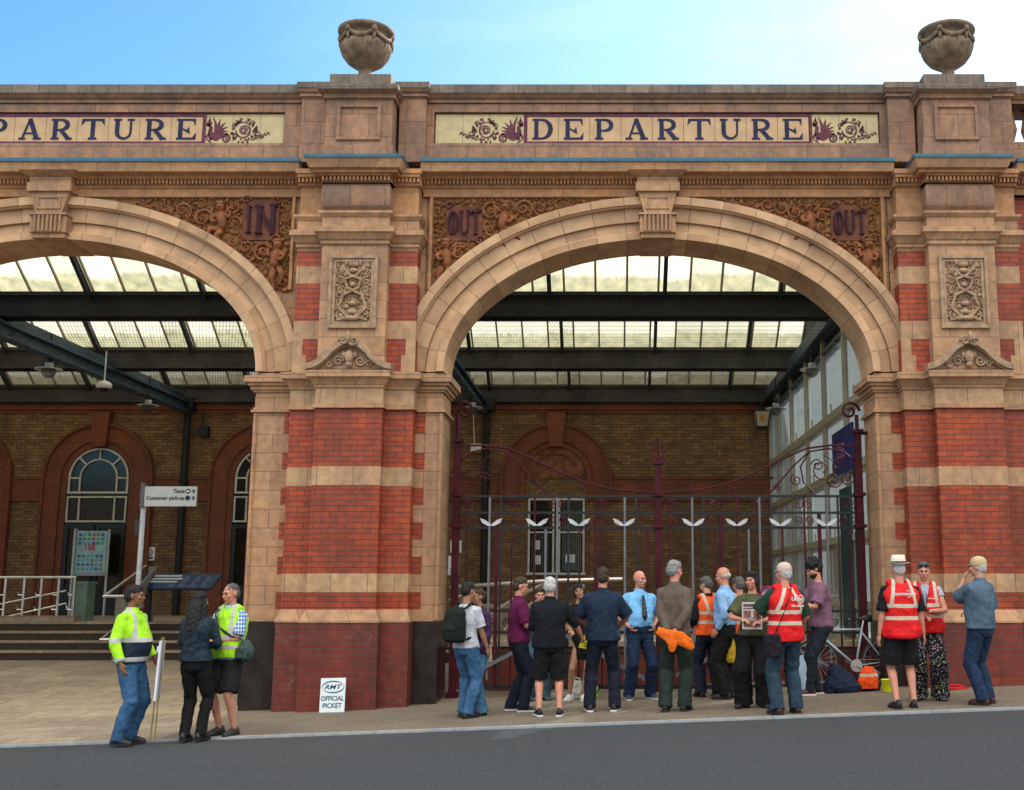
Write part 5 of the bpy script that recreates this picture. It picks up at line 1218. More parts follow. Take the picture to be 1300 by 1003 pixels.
def rings(mb, lst, n=20):
    """stack of horizontal ellipses: (cx, cy, z, rx, ry)"""
    o = len(mb.v)
    for (cx, cy, z, rx, ry) in lst:
        for j in range(n):
            t = 2*math.pi*j/n; c, s = math.cos(t), math.sin(t)
            c = math.copysign(abs(c)**.93, c); s = math.copysign(abs(s)**.93, s)
            mb.v.append((cx+rx*c, cy+ry*s, z))
    for i in range(len(lst)-1):
        for j in range(n): a = o+i*n+j; b = o+i*n+(j+1) % n; mb.f.append((a, b, b+n, a+n)); mb.m.append(0)
    mb.f.append(tuple(o+j for j in reversed(range(n)))); mb.m.append(0); mb.f.append(tuple(o+(len(lst)-1)*n+j for j in range(n))); mb.m.append(0)
def ik(a, c, l1, l2, hint):
    d = c-a; D = d.length
    if D > (l1+l2)*.995: c = a+d*((l1+l2)*.995/D); d = c-a; D = d.length
    x = (l1*l1-l2*l2+D*D)/(2*D); h = math.sqrt(max(0, l1*l1-x*x)); u = d.normalized(); p = (hint-u*hint.dot(u))
    p = p.normalized() if p.length > 1e-4 else V3((0,1,0))
    return a+u*x+p*h, c
def person(u, v, label, rz=0, H=1.72, skin='fair', hair='brown', hstyle='short', pose=None, top=None, bottom=None, shoes=('k', (.02,.02,.02)), fem=False, belly=0., loc=None, group=None, wide=1.0):
    """u, v: photo pixel of the feet. Body faces -Y before turning by rz."""
    X, Y = loc if loc else G(u, v)
    if v and v > 1000: pass
    pz = dict(hipx=0, hipy=0, shx=0, shy=0, LF=(.11, 0, 5), RF=(-.11, 0, -5), LH=(.24, -.03, .80), RH=(-.24, -.03, .80), LE=(.5, 1, -.2), RE=(-.5, 1, -.2), yaw=0, pitch=0, curl=.5, roll=0)
    pz.update(pose or {})
    t = thing('person', label, 'person', (X, Y, g(X)), R(rz), group)
    k = H/1.75; t.scale = (k, k, k)
    def prt(*a, **kk): return soft(*a, **kk)
    fr = .94 if fem else 1.0; w_ = wide
    hz = pz.get('hz', .925)
    hip = V3((pz['hipx'], pz['hipy'], hz)); sh = V3((pz['hipx']+pz['shx'], pz['hipy']+pz['shy'], 1.44+hz-.925))
    def spine(z): # axis of the torso
        q = (z-hip.z)/(sh.z-hip.z); return (hip.x+(sh.x-hip.x)*q, hip.y+(sh.y-hip.y)*q+.012*math.sin(max(0, min(1, q))*math.pi))
    dz = hz-.925
    TR = [(.80,.09,.09),(.85,.145*fr+.01,.115),(.92,.168*(1.03 if fem else 1),.122),(.99,.160,.112+belly*.4),(1.06,.148*fr,.108+belly*.8),(1.13,.148*fr,.108+belly),(1.21,.160*fr,.112+belly*.7),(1.29,.176*fr,.118+belly*.25),(1.34,.182*fr,.114),(1.385,.172*fr,.104),(1.42,.140*fr,.088),(1.45,.100,.074),(1.475,.072,.064),(1.52,.058,.058)]
    def torso(mb, z0, z1, off=0, flare=0, offtop=None):
        L_ = []
        for i in range(40):
            z = z0+(z1-z0)*i/39
            for a, b in zip(TR, TR[1:]):
                if a[0] <= z <= b[0] or (b is TR[-1] and z > b[0]):
                    q = (z-a[0])/(b[0]-a[0]); q = q*q*(3-2*q) if False else q; rx = a[1]+(b[1]-a[1])*q; ry = a[2]+(b[2]-a[2])*q; break
            else: rx, ry = TR[0][1], TR[0][2]
            x, y = spine(z+dz); fl = flare*max(0, (1.1-z)/max(.01, 1.1-z0))
            bl = belly*max(0, 1-abs(z-1.12)/.22)*.55
            L_.append((x, y-bl, z+dz, rx*w_+off+fl, ry+off+fl))
        rings(mb, L_)
    SX = (.158*fr)*(.4+.6*w_)
    axis = V3((math.cos(R(pz['roll'])), 0, math.sin(R(pz['roll']))))
    shL = sh+V3((SX, 0, -.048)); shR = sh+V3((-SX, 0, -.048))
    joints = {}
    for sd, s0 in (('L', shL), ('R', shR)):
        tgt = V3(pz[sd+'H'])+V3((0,0,0)); el, wr = ik(s0, tgt, .285, .255, V3(pz[sd+'E'])); joints[sd] = (s0, el, wr)
    legs = {}
    for sd, s in (('L', 1), ('R', -1)):
        fx, fy, fa = pz[sd+'F']; a = hip+V3((s*.088, 0, -.04)); an = V3((fx, fy+.03, .085+pz.get(sd+'up', 0))); kn, an = ik(a, an, .43, .415, V3((s*.12+.2*math.sin(R(fa)), -1, 0))); legs[sd] = (a, kn, an, R(fa))
    # --- the bare body, one surface
    Bd = MB()
    torso(Bd, .82, 1.52, -.012)
    nb = V3((spine(1.47+dz)[0], spine(1.47+dz)[1], 1.47+dz)); hd = nb+V3((pz.get('hx', 0), pz.get('hy', -.02), .170))
    loft(Bd, [nb+V3((0,.01,-.04)), (nb+hd)/2+V3((0,.01,0)), hd+V3((0,.02,-.03))], [.06, .056*(.9 if fem else 1), .058], 12)
    Rh = Euler((R(pz['pitch']), R(pz.get('tilt', 0)), R(pz['yaw']))).to_matrix()
    def HP(x, y, z): return hd+Rh @ V3((x, y, z))
    hs_ = 1.0
    Bd.ell(HP(0,.012,.03), (.076,.095,.098), 0, Rh, 16, 12); Bd.ell(HP(0,-.028,-.035), (.060,.062,.075), 0, Rh, 14, 10); Bd.ell(HP(0,-.058,-.085), (.030,.026,.024), 0, Rh)
    Bd.ell(HP(0,-.078,.028), (.052,.022,.016), 0, Rh)
    Bd.tube([HP(0,-.086,.02), HP(0,-.098,-.004), HP(0,-.106,-.022), HP(0,-.088,-.03)], [.008,.011,.016,.012], 8)
    Bd.ell(HP(0,-.083,-.055), (.024,.014,.012), 0, Rh)
    for s in (-1, 1):
        Bd.ell(HP(s*.043,-.062,-.015), (.024,.024,.022), 0, Rh); Bd.ell(HP(s*.075,.014,-.003), (.009,.018,.028), 0, Rh @ Euler((0,0,s*.35)).to_matrix())
    for sd, s in (('L', 1), ('R', -1)):
        s0, el, wr = joints[sd]; u_ = (el-s0); f_ = (wr-el)
        loft(Bd, [s0, s0+u_*.3, s0+u_*.6, el, el+f_*.25, el+f_*.65, wr], [.053, .050, .045, .038, .041, .032, .025], 10)
        # hand
        d = f_.normalized(); up = V3(pz.get(sd+'P', (0, -1, 0) if d.z < -.5 else (0, 0, -1)))   # palm direction
        if d.z < -.5 and sd+'P' not in pz: up = V3((-s, -.3, 0))
        pn_ = (up-d*up.dot(d)).normalized(); sdv = d.cross(pn_).normalized()
        if sdv.dot(V3((0,-1,.6))) < 0: thumb = -1
        else: thumb = 1
        pal = wr+d*.05
        mt = Matrix((sdv, d, pn_)).transposed(); Bd.ell(pal, (.040,.055,.017), 0, mt, 10, 8)
        cu = pz['curl'] if sd+'C' not in pz else pz[sd+'C']
        for q, (off, ln) in enumerate(((.027,.070),(.010,.080),(-.008,.075),(-.025,.058))):
            p = wr+d*.088+sdv*off*thumb; pts = [p-d*.02]; ang = 0
            for seg, fr_ in enumerate((.42,.33,.25)):
                ang += cu*(.5+.35*seg); dd = d*math.cos(ang)+pn_*math.sin(ang); p = p+dd*ln*fr_; pts.append(p)
            Bd.tube(pts, [.0095,.009,.0085,.007], 7)
        p = wr+d*.03+sdv*thumb*.034; Bd.tube([wr+d*.02+sdv*thumb*.018, p, p+(d*.7+sdv*thumb*.6+pn_*.3).normalized()*.03, p+(d*.9+sdv*thumb*.35+pn_*.45).normalized()*.056], [.014,.012,.0105,.008], 7)
        a, kn, an, fa = legs[sd]; th = kn-a; sk_ = an-kn
        cal = V3((0, .018, 0))
        loft(Bd, [a, a+th*.35, a+th*.75, kn, kn+sk_*.25+cal, kn+sk_*.5+cal*.6, an], [.085,.080,.062,.053,.056,.046,.034], 12)
        ft = V3((math.sin(fa), -math.cos(fa), 0)); Bd.tube([an-ft*.04+V3((0,0,-.05)), an+ft*.05+V3((0,0,-.05)), an+ft*.14+V3((0,0,-.065))], [.032,.036,.022], 8)
    body = soft(Bd, 'body', SK[skin], t, .0085, 0, smooth_it=2)
    # face details
    F = MB()
    for s in (-1, 1): F.ell(HP(s*.031,-.0835,.008), (.0085,.006,.0045), 0, Rh, 8, 6); F.tube([HP(s*.016,-.097,.030), HP(s*.032,-.097,.036), HP(s*.046,-.088,.031)], .003, 5)
    F.build('eyes', dark_eye, t, smooth=True); F = MB(); F.ell(HP(0,-.093,-.055), (.022,.007,.0055), 0, Rh, 10, 6); F.build('mouth', lipm, t, smooth=True)
    # hair
    Hh = MB(); hm = HR_[hair]
    if hstyle in ('short', 'crop', 'curly', 'balding', 'long', 'bun', 'bob'):
        th_ = dict(short=.012, crop=.004, curly=.028, balding=.004, long=.014, bun=.010, bob=.016)[hstyle]
        if hstyle == 'balding':
            Hh.ell(HP(0,.032,.006), (.0785,.084,.052), 0, Rh, 16, 10)
        else:
            Hh.ell(HP(0,.018,.060), (.074+th_*.7,.085+th_,.066+th_), 0, Rh, 16, 12); Hh.ell(HP(0,.050,.008), (.073+th_*.5,.060+th_,.082), 0, Rh, 14, 10)
            if hstyle in ('short', 'bob', 'curly'): Hh.ell(HP(.01,-.030,.100), (.056+th_,.054,.026+th_*.5), 0, Rh, 12, 8)
        if hstyle == 'long':
            Hh.tube([HP(0,.05,.06), HP(0,.10,-.05), HP(0,.115,-.18), HP(.0,.13,-.33), HP(0,.125,-.45)], [.07,.085,.10,.095,.05], 14, flat=.62)
            for s in (-1, 1): Hh.tube([HP(s*.06,.02,.02), HP(s*.085,.03,-.1), HP(s*.08,.08,-.26)], [.035,.04,.03], 8)
        if hstyle == 'bun': Hh.ell(HP(0,.11,.05), (.045,.045,.045), 0, Rh)
        if hstyle == 'bob': 
            for s in (-1, 1): Hh.ell(HP(s*.07,.015,.0), (.026,.055,.06), 0, Rh)
        if hstyle == 'curly':
            rr = random.Random(9)
            for q in range(60):
                a = rr.uniform(0, 6.28); b_ = rr.uniform(.0, 1.5); Hh.ell(HP(.095*math.cos(a)*math.cos(b_), .028+.10*math.sin(a)*math.cos(b_), .055+.095*math.sin(b_)), (.026,)*3, 0, None, 6, 5)
        soft(Hh, 'hair', hm, t, .008, .022, .022, 1)
    ex = pz.get('beard')
    if ex: Q = MB(); Q.ell(HP(0,-.036,-.066), (.062,.060,.056), 0, Rh, 14, 10); soft(Q, 'beard', HR_[ex], t, .009, .01, .02, 1)
    # --- clothes
    def sleeve(mb, upto, add, cuff=0, open_=0):
        for sd in 'LR':
            s0, el, wr = joints[sd]; path = [s0-(V3((0.055 if sd == 'L' else -.055, 0, -.012))), s0+V3((0,0,.002))]; rad = [.050+add, .060+add]
            u_ = el-s0; f_ = wr-el
            if upto < 1: path += [s0+u_*upto*.5, s0+u_*upto]; rad += [.056+add+open_*.5, .053+add+open_]
            else:
                path += [s0+u_*.5, el-u_*.04, el+f_*.12]; rad += [.052+add, .048+add, .046+add]
                if upto > 1: path += [el+f_*(upto-1)*.6, el+f_*(upto-1)]; rad += [.038+add, .034+add+cuff]
            mb.tube(path, rad, 12)
    res = dict(t=t, joints=joints, HP=HP, Rh=Rh, spine=spine, legs=legs, hd=hd, dz=dz, body=body)
    for g_ in (top or []):
        mb = MB(); nm = g_['name']; off = g_.get('off', .014)
        torso(mb, g_.get('hem', .93), g_.get('neck', 1.475), off, g_.get('flare', .012))
        if g_.get('sleeve'): sleeve(mb, g_['sleeve'], g_.get('sadd', off*.8), open_=g_.get('sopen', .008))
        else:
            for s in (-1, 1): mb.tube([sh+V3((s*.05,0,.02)), sh+V3((s*.135,0,-.014))], [.05+off, .055+off*.7], 10)
        if g_.get('hood'): mb.ell(nb+V3((0,.06,.03)), (.09,.05,.06))
        if g_.get('collar'):
            mb.tube([nb+V3((0,.005,-.01)), nb+V3((0,.0,.05))], [.078, .068], 14)
        o = soft(mb, nm, g_['mat'], t, g_.get('vox', .011), g_.get('disp', .024), g_.get('dsz', .10), 4); res[nm] = o
    if bottom:
        mb = MB(); off = bottom.get('off', .014); kind = bottom.get('kind', 'trousers')
        if kind == 'dress' or kind == 'skirt':
            x, y = spine(.95); L_ = []
            for z, r_ in bottom['rings']: xx, yy = spine(max(z+dz, .9)); L_.append((xx, yy, z+dz, r_, r_*.78))
            rings(mb, L_)
        else:
            torso(mb, .80, bottom.get('waist', 1.02), off, 0)
            for sd in 'LR':
                a, kn, an, fa = legs[sd]; th = kn-a; sk_ = an-kn; wd = bottom.get('w', 0)
                if kind == 'shorts':
                    e = bottom.get('len', .9); mb.tube([a+V3((0,0,.03)), a+th*.3, a+th*.6, a+th*e], [.09+off, .09+off, .083+off+wd, .082+off+wd], 14)
                else:
                    mb.tube([a+V3((0,0,.03)), a+th*.35, a+th*.75, kn, kn+sk_*.3+V3((0,.012,0)), kn+sk_*.7, an+V3((0,0,-.035))], [.092+off,.084+off,.066+off+wd*.6,.058+off+wd,.056+off+wd,.05+off+wd,.05+off+wd*1.2+bottom.get('hemw', 0)], 14)
        res['bottom'] = soft(mb, bottom['name'], bottom['mat'], t, .011, bottom.get('disp', .026), .08, 2)
    # shoes
    for sd in 'LR':
        a, kn, an, fa = legs[sd]; ft = V3((math.sin(fa), -math.cos(fa), 0)); sv = V3((math.cos(fa), math.sin(fa), 0)); b0 = V3((an.x, an.y, an.z-.085))
        mb = MB(); L_ = []
        prof = [(-.075,.030,.055,.035),(-.06,.036,.085,.040),(-.02,.038,.098,.042),(.03,.040,.082,.044),(.09,.046,.060,.046),(.14,.046,.046,.046),(.175,.036,.036,.036),(.192,.018,.022,.02)]
        n = 12; o = len(mb.v)
        for (y_, hw, ht, _) in prof:
            for j in range(n):
                t_ = 2*math.pi*j/n; c_, s_ = math.cos(t_), math.sin(t_)
                p = b0+ft*y_+sv*hw*c_+V3((0,0,.018+max(0, s_)*(ht-.0)+min(0, s_)*.006)); mb.v.append(tuple(p))
        for i in range(len(prof)-1):
            for j in range(n): a_ = o+i*n+j; b_ = o+i*n+(j+1) % n; mb.f.append((a_, a_+n, b_+n, b_)); mb.m.append(0)
        mb.f.append(tuple(o+j for j in range(n))); mb.m.append(0); mb.f.append(tuple(o+(len(prof)-1)*n+j for j in reversed(range(n)))); mb.m.append(0)
        key = 'shoe_%s' % (shoes[1],)
        sh_o = mb.build('shoe', plain(key, shoes[1], .5, bstr=.1), t, smooth=True)
        so = MB(); top_ = []; 
        pl = []
        for (y_, hw, ht, _) in prof: pl.append(b0+ft*y_*1.03+sv*(hw+.004))
        for (y_, hw, ht, _) in reversed(prof): pl.append(b0+ft*y_*1.03-sv*(hw+.004))
        n2 = len(pl); so.add([(p.x, p.y, b0.z+.001) for p in pl]+[(p.x, p.y, b0.z+.024) for p in pl], [tuple(reversed(range(n2))), tuple(range(n2, 2*n2))]+[(i, (i+1) % n2, n2+(i+1) % n2, n2+i) for i in range(n2)])
        so.build('sole', SOLE[shoes[0]], sh_o)
    res['T'] = lambda p: t.matrix_world @ V3(p) if False else (V3((X, Y, g(X)))+Euler((0,0,R(rz))).to_matrix() @ (V3(p)*k))
    res['rz'] = R(rz); res['k'] = k
    return res
def attach(mb, name, mat, label, cat, pr, smooth=False, group=None, soften=None):
    """an item held by someone: built in the holder's frame, linked as its own thing"""
    o = mb.build(name, mat, None, smooth)
    o.location = pr['t'].location; o.rotation_euler = pr['t'].rotation_euler; o.scale = pr['t'].scale
    tag(o, label, cat, group)
    if soften:
        m = o.modifiers.new('r', 'REMESH'); m.mode = 'VOXEL'; m.voxel_size = soften; m.use_smooth_shade = True
        d = o.modifiers.new('d', 'DISPLACE'); d.texture = dtex(.06); d.strength = .02; d.mid_level = .5; JOBS.append(o)
    return o
def child(mb, name, mat, pr, smooth=False): return mb.build(name, mat, pr['t'], smooth)
def lowz(x): return g(x)
# --- palette
jean = cloth('blue_denim', (.035,.10,.20), 'denim'); jean2 = cloth('dark_denim', (.012,.028,.065), 'denim'); navy = cloth('navy_trousers', (.010,.014,.028)); blk = cloth('black_cloth', (.007,.007,.008)); blk2 = cloth('black_shorts_cloth', (.010,.010,.012))
lime = (.42,.90,.02); redv = (.74,.010,.014); orv = (.95,.10,.012)
refl = (.50,.50,.46)
def hat_brim(pr, crown_h, brim, mat, band=None, name='hat'):
    HP, Rh = pr['HP'], pr['Rh']; q = MB()
    rows = [(brim, .072, .0), (brim, .078, .0), (.094, .080, 0), (.090, .12, 0), (.078, .08+crown_h, 0), (.05, .075+crown_h*1.0, 0)]
    n = 24; o = 0
    for (r_, z, _) in rows:
        for j in range(n):
            a = 2*math.pi*j/n; q.v.append(tuple(HP(r_*math.cos(a), .015+r_*1.12*math.sin(a), z-(.012*math.cos(a)**2*-1 if r_ == brim else 0))))
    for i in range(len(rows)-1):
        for j in range(n): a = i*n+j; b = i*n+(j+1) % n; q.f.append((a, b, b+n, a+n)); q.m.append(0)
    q.f.append(tuple(reversed(range(n)))); q.m.append(0); q.f.append(tuple((len(rows)-1)*n+j for j in range(n))); q.m.append(0)
    o = q.build(name, mat, pr['t'], smooth=True)
    if band:
        b_ = MB(); b_.tube([HP(.0945*math.cos(j*.2618), .015+.0945*1.12*math.sin(j*.2618), .092) for j in range(25)], .010, 6); b_.build('hat_band', band, o)
def cap(pr, mat, peak_dir=-1):
    HP, Rh = pr['HP'], pr['Rh']; q = MB(); n = 20; rows = [(.083,.03),(.088,.06),(.080,.10),(.055,.13),(.02,.142)]
    for (r_, z) in rows:
        for j in range(n): a = 2*math.pi*j/n; q.v.append(tuple(HP(r_*math.cos(a), .014+r_*1.18*math.sin(a), z)))
    for i in range(len(rows)-1):
        for j in range(n): a = i*n+j; b = i*n+(j+1) % n; q.f.append((a, b, b+n, a+n)); q.m.append(0)
    q.f.append(tuple((len(rows)-1)*n+j for j in range(n))); q.m.append(0)
    # peak
    pk = [HP(.07*math.cos(a), .014-.085+peak_dir*0-.075*math.sin(a), .035-.012*math.sin(a)) for a in [math.pi*i/10 for i in range(11)]]; n2 = len(pk); o = len(q.v)
    q.add([tuple(p) for p in pk]+[tuple(p+Rh @ V3((0,0,.006))) for p in pk], [tuple(range(n2)), tuple(reversed(range(n2, 2*n2)))]+[(i, n2+i, n2+(i+1) % n2, (i+1) % n2) for i in range(n2)])
    q.build('cap', mat, pr['t'], smooth=True)
def vestprint(pr, body, z, x=0, y=.155, size=.075, face=1):
    """small white print of a dotted ring and script on the back (face=1) or chest (face=-1) of a vest"""
    q = MB(); wh = plain('print_white', (.75,.72,.68), .7)
    k = size/.075
    for i in range(12):
        a = 1.0+i*.36; q.ell((x-face*(-.065*k)*-1+.045*k*math.cos(a)*face, y, z+.05*k*math.sin(a)), (.008*k, .006, .008*k), 0, None, 6, 4)
    o = q.build('printed_logo', wh, pr['t'])
    text_mesh('printed_logo', body, size, (x, y+(.004 if face > 0 else -.004), z-.02*k), wh, pr['t'], rz=math.pi if face > 0 else 0, shear=.25, ext=.003)
F_ = lambda x, y, z: (x, y, z)
# 1 hi-vis jacket, left
h1 = cloth('lime_jacket', lime, 'vest', hoops=[(.915,.965),(1.13,1.18)], stripe=refl, brace=(.11,.155,1.18), slant=.25, lower=(1.13, (.012,.02,.04)), rough=.6)
D1 = 12.9
def at_d(u, D_): x = (u-U0)/FPX*D_; return (x, D_-CD)
p1 = person(180, 0, 'man in a long sleeved lime and navy jacket with a hand at his jeans pocket', rz=80, H=1.75, skin='brown', hair='black', loc=at_d(181, 13.3), belly=.07, wide=1.12,
    pose=dict(yaw=18, RH=(-.30,-.07,.90), LH=(.28,-.12,.93), RE=(-.6,1,0), shy=.02), top=[dict(name='jacket', mat=h1, off=.030, hem=.90, sleeve=1.93, sadd=.02, collar=1, disp=.02)], bottom=dict(name='jeans', mat=jean, off=.016, w=.012))
# 2 woman with long black hair
p2 = person(262, 0, 'woman with long black hair in a dark puffer jacket and black leggings, back turned', rz=172, H=1.655, skin='tan', hair='black', hstyle='long', fem=True, loc=at_d(262, 13.4),
    pose=dict(LH=(.05,-.24,1.10), RH=(-.06,-.24,1.12), LE=(.9,.7,-.4), RE=(-.9,.7,-.4), yaw=-8, LF=(.07,.02,5), RF=(-.10,-.04,-5)), top=[dict(name='jacket', mat=cloth('dark_teal_puffer', (.010,.022,.034), rough=.5, bump=.9), off=.03, hem=.93, sleeve=1.95, sadd=.018, disp=.022, dsz=.05)], bottom=dict(name='leggings', mat=blk, off=.013, waist=.98, w=.004))
# 3 man in hi-vis vest and check shirt
chk = cloth('blue_check_shirt', (.1,.2,.5), 'check')
p3 = person(300, 0, 'man in a lime vest over a blue checked shirt and black shorts, arms folded', rz=-22, H=1.735, skin='pink', hair='dgrey', hstyle='crop', belly=.06, wide=1.08, loc=at_d(302, 13.75),
    pose=dict(LH=(-.02,-.25,1.10), RH=(-.02,-.30,1.14), LE=(.9,.5,-.6), RE=(-.9,.5,-.6), yaw=-14, pitch=6), top=[dict(name='shirt', mat=chk, off=.014, hem=.88, sleeve=.85, sopen=.018, collar=1), dict(name='vest', mat=cloth('lime_vest', lime, 'vest', hoops=[(1.00,1.045),(1.12,1.165)], stripe=refl, brace=(.10,.145,1.165), rough=.6), off=.032, hem=.90, disp=.02)],
    bottom=dict(name='shorts', kind='shorts', mat=blk2, len=.93, off=.02, w=.015), shoes=('k', (.03,.03,.03)))
q = MB(); q.ell((.27,-.03,.98), (.10,.085,.135), 0, None, 12, 10); q.box(.19,.35,-.125,-.10,.9,1.02); q.tube([(.25,-.02,1.1),(.16,-.17,1.16),(.0,-.20,1.26),(-.12,-.14,1.42),(-.12,0,1.50),(-.05,.13,1.42),(.2,.08,1.1)], .014, 6)
attach(q, 'shoulder_bag', cloth('green_grey_bag', (.05,.075,.07)), 'grey green shoulder bag slung at the side of the man in checked shirt', 'bag', p3, soften=.010)
# placard on stick, seen edge on
xp, yp = at_d(214, 13.3); t = thing('placard', 'white placard on sticks seen edge on between the lime jacket and the long haired woman', 'placard', (xp, yp, g(xp)+.01))
t.rotation_euler = (R(2), R(2), R(106))
q = MB(); q.box(-.24,.24,-.012,.012,.46,1.12); q.box(-.24,-.10,.014,.03,1.0,1.06); q.build('board', plain('placard_white', (.68,.68,.78), .6, var=.08), t)
for s in (-1, 1): q = MB(); q.tube([(s*.02,s*.025,0),(s*.02,s*.012,1.16)], .009, 6); q.build('stick', plain('green_wood_stick', (.22,.20,.06), .7), t)
# 4 backpack
p4_ = person(590, 911, 'young man in a white T-shirt and jeans carrying a black backpack', rz=148, H=1.66, skin='tan', hair='black', hstyle='short',
    pose=dict(RH=(-.20,-.20,.88), LH=(.16,-.22,.98), RE=(-.4,1,0), yaw=-6, pitch=8, LF=(.09,-.10,5), RF=(-.11,.05,-5)), top=[dict(name='shirt', mat=cloth('white_tshirt', (.52,.55,.60)), off=.016, hem=.90, sleeve=.8, sopen=.02)], bottom=dict(name='jeans', mat=jean, w=.012), shoes=('k', (.03,.025,.02)))
q = MB(); rings(q, [(0,.235,.98,.13,.09),(0,.25,1.02,.16,.12),(0,.26,1.2,.165,.13),(0,.24,1.36,.15,.115),(0,.21,1.44,.10,.07)]); rings(q, [(0,.36,1.02,.10,.05),(0,.37,1.15,.11,.05),(0,.35,1.22,.08,.04)])
for s in (-1, 1): q.tube([(s*.09,.15,1.42),(s*.11,.04,1.49),(s*.12,-.10,1.42),(s*.13,-.135,1.28),(s*.14,-.06,1.08),(s*.12,.14,1.02)], .020, 7)
q.tube([(-.03,.22,1.45),(0,.21,1.50),(.03,.22,1.45)], .009, 6)
attach(q, 'backpack', cloth('black_backpack', (.010,.014,.010), bump=.9), 'bulky black backpack on the back of the young man in white', 'backpack', p4_, soften=.010)
q = MB(); q.poly([(-.235,.72),(-.15,.70),(-.13,.92),(-.21,.94)], -.27, -.255); q.poly([(-.22,.74),(-.16,.71),(-.10,.90),(-.17,.95)], -.285, -.272)
attach(q, 'newspaper', cloth('newsprint', (.40,.37,.26)), 'folded newspaper held low by the young man with the backpack', 'newspaper', p4_)
# 5 purple jacket girl
p5_ = person(605, 908, 'young woman in a purple anorak and flared jeans facing the man with the backpack', rz=-42, H=1.57, skin='tan', hair='brown', hstyle='bun', fem=True, pose=dict(yaw=-10, LH=(.16,-.14,.90), RH=(-.08,-.22,.98), LF=(.10,-.02,8)),
    top=[dict(name='anorak', mat=cloth('purple_anorak', (.050,.018,.075), rough=.6), off=.03, hem=.84, flare=.03, sleeve=1.9, sadd=.02, collar=1)], bottom=dict(name='jeans', mat=cloth('mid_denim', (.05,.14,.24), 'denim'), w=.016, hemw=.02))
# 6 maroon shirt
p6 = person(657, 903, 'man in a maroon polo shirt and dark trousers seen from the side, wearing glasses', rz=100, H=1.70, skin='pink', hair='brown', hstyle='short', pose=dict(LH=(.10,-.30,1.08), RH=(-.10,-.32,1.07), LF=(.10,.06,5), RF=(-.10,-.09,-3), pitch=8),
    top=[dict(name='polo_shirt', mat=cloth('maroon_polo', (.11,.008,.055)), off=.018, hem=.90, sleeve=.85, sopen=.02, collar=1)], bottom=dict(name='trousers', mat=navy, w=.012), belly=.02, shoes=('w', (.015,.015,.02)))
q = MB(); HP = p6['HP']
for s in (-1, 1): q.tube([HP(s*.033+.020*math.cos(a*.63), -.102, .006+.015*math.sin(a*.63)) for a in range(11)], .0025, 5); q.tube([HP(s*.053,-.10,.01), HP(s*.08,.01,.012)], .0025, 5)
q.tube([HP(-.012,-.103,.01), HP(.012,-.103,.01)], .0025, 5); child(q, 'glasses', M['black'], p6)
# 20 jeans person behind
p20 = person(684, 889, 'person in blue jeans almost hidden behind the white haired man in black', rz=10, H=1.55, skin='fair', hair='brown', pose=dict(LF=(.11,-.04,12), RF=(-.13,0,-10)), top=[dict(name='shirt', mat=cloth('dim_grey_shirt', (.03,.03,.035)), sleeve=1.9, off=.016)], bottom=dict(name='jeans', mat=cloth('faded_denim', (.05,.10,.14), 'denim'), w=.018), shoes=('k', (.05,.08,.09)))
# 7 black clothes back
p7 = person(697, 909, 'stocky white haired man in black top and black shorts, back turned, reaching to his side', rz=186, H=1.68, skin='pink', hair='white', hstyle='short', belly=.05, wide=1.17, pose=dict(RH=(-.43,-.22,1.0), RE=(-.5,.8,-.5), LH=(.12,-.26,1.0), LE=(.8,.8,-.3), LF=(.13,0,10), RF=(-.13,.02,-12), yaw=-10),
    top=[dict(name='jacket', mat=cloth('black_jersey', (.006,.008,.012)), off=.026, hem=.86, sleeve=1.12, sadd=.014, flare=.02, collar=1)], bottom=dict(name='shorts', kind='shorts', mat=blk2, len=1.0, off=.022, w=.01), shoes=('w', (.01,.01,.012)))
# 8 dress
p8 = person(737, 889, 'laughing young woman in a short black dress and white trainers, leaning back', rz=-8, H=1.58, skin='tan', hair='black', hstyle='bob', fem=True, pose=dict(hipx=.07, shx=-.10, shy=.05, tilt=-16, yaw=12, pitch=-12, RH=(-.12,-.20,1.06), LH=(.12,-.26,.98), LF=(.04,-.03,15), RF=(-.17,-.05,-10)),
    top=[dict(name='dress', mat=blk, off=.018, hem=.70, flare=.05, sleeve=.75, sopen=.03)], bottom=dict(name='skirt', kind='skirt', mat=blk, rings=[(.62,.20),(.75,.195),(.9,.18),(1.0,.15)]), shoes=('w', (.62,.62,.62)))
q = MB(); q.poly([(.02,.82),(.22,.78),(.19,.94),(.09,.96)], -.34, -.33); q.poly([(.06,.86),(.26,.81),(.24,.95),(.12,.99)], -.352, -.342)
yl = attach(q, 'leaflets', plain('yellow_leaflet', (.65,.55,.02), .6), 'yellow leaflets with black print held by the laughing woman in black', 'leaflets', p8)
q = MB()
for i, (a, b, w_) in enumerate(((.10,.93,.12),(.09,.90,.10),(.10,.87,.13),(.10,.84,.11))):
    for j in range(6): q.box(a+j*w_/6+.012, a+(j+.72)*w_/6+.012, -.3545, -.352, b-.008-j*.004, b+.010-j*.004)
o = q.build('lettering', M['black'], yl)
# 9 navy polo back
p9 = person(765, 903, 'tall man in a navy polo shirt and navy trousers, back turned to us', rz=178, H=1.78, skin='pink', hair='brown', hstyle='short', wide=1.16, belly=.03, pose=dict(LH=(.20,-.28,1.02), RH=(-.20,-.28,1.02), LE=(1,.5,-.3), RE=(-1,.5,-.3), LF=(.16,.03,12), RF=(-.15,-.03,-14)),
    top=[dict(name='polo_shirt', mat=cloth('navy_polo', (.013,.026,.055)), off=.022, hem=.86, sleeve=.95, sopen=.024, flare=.02, collar=1)], bottom=dict(name='trousers', mat=navy, w=.014), shoes=('w', (.02,.015,.02)))
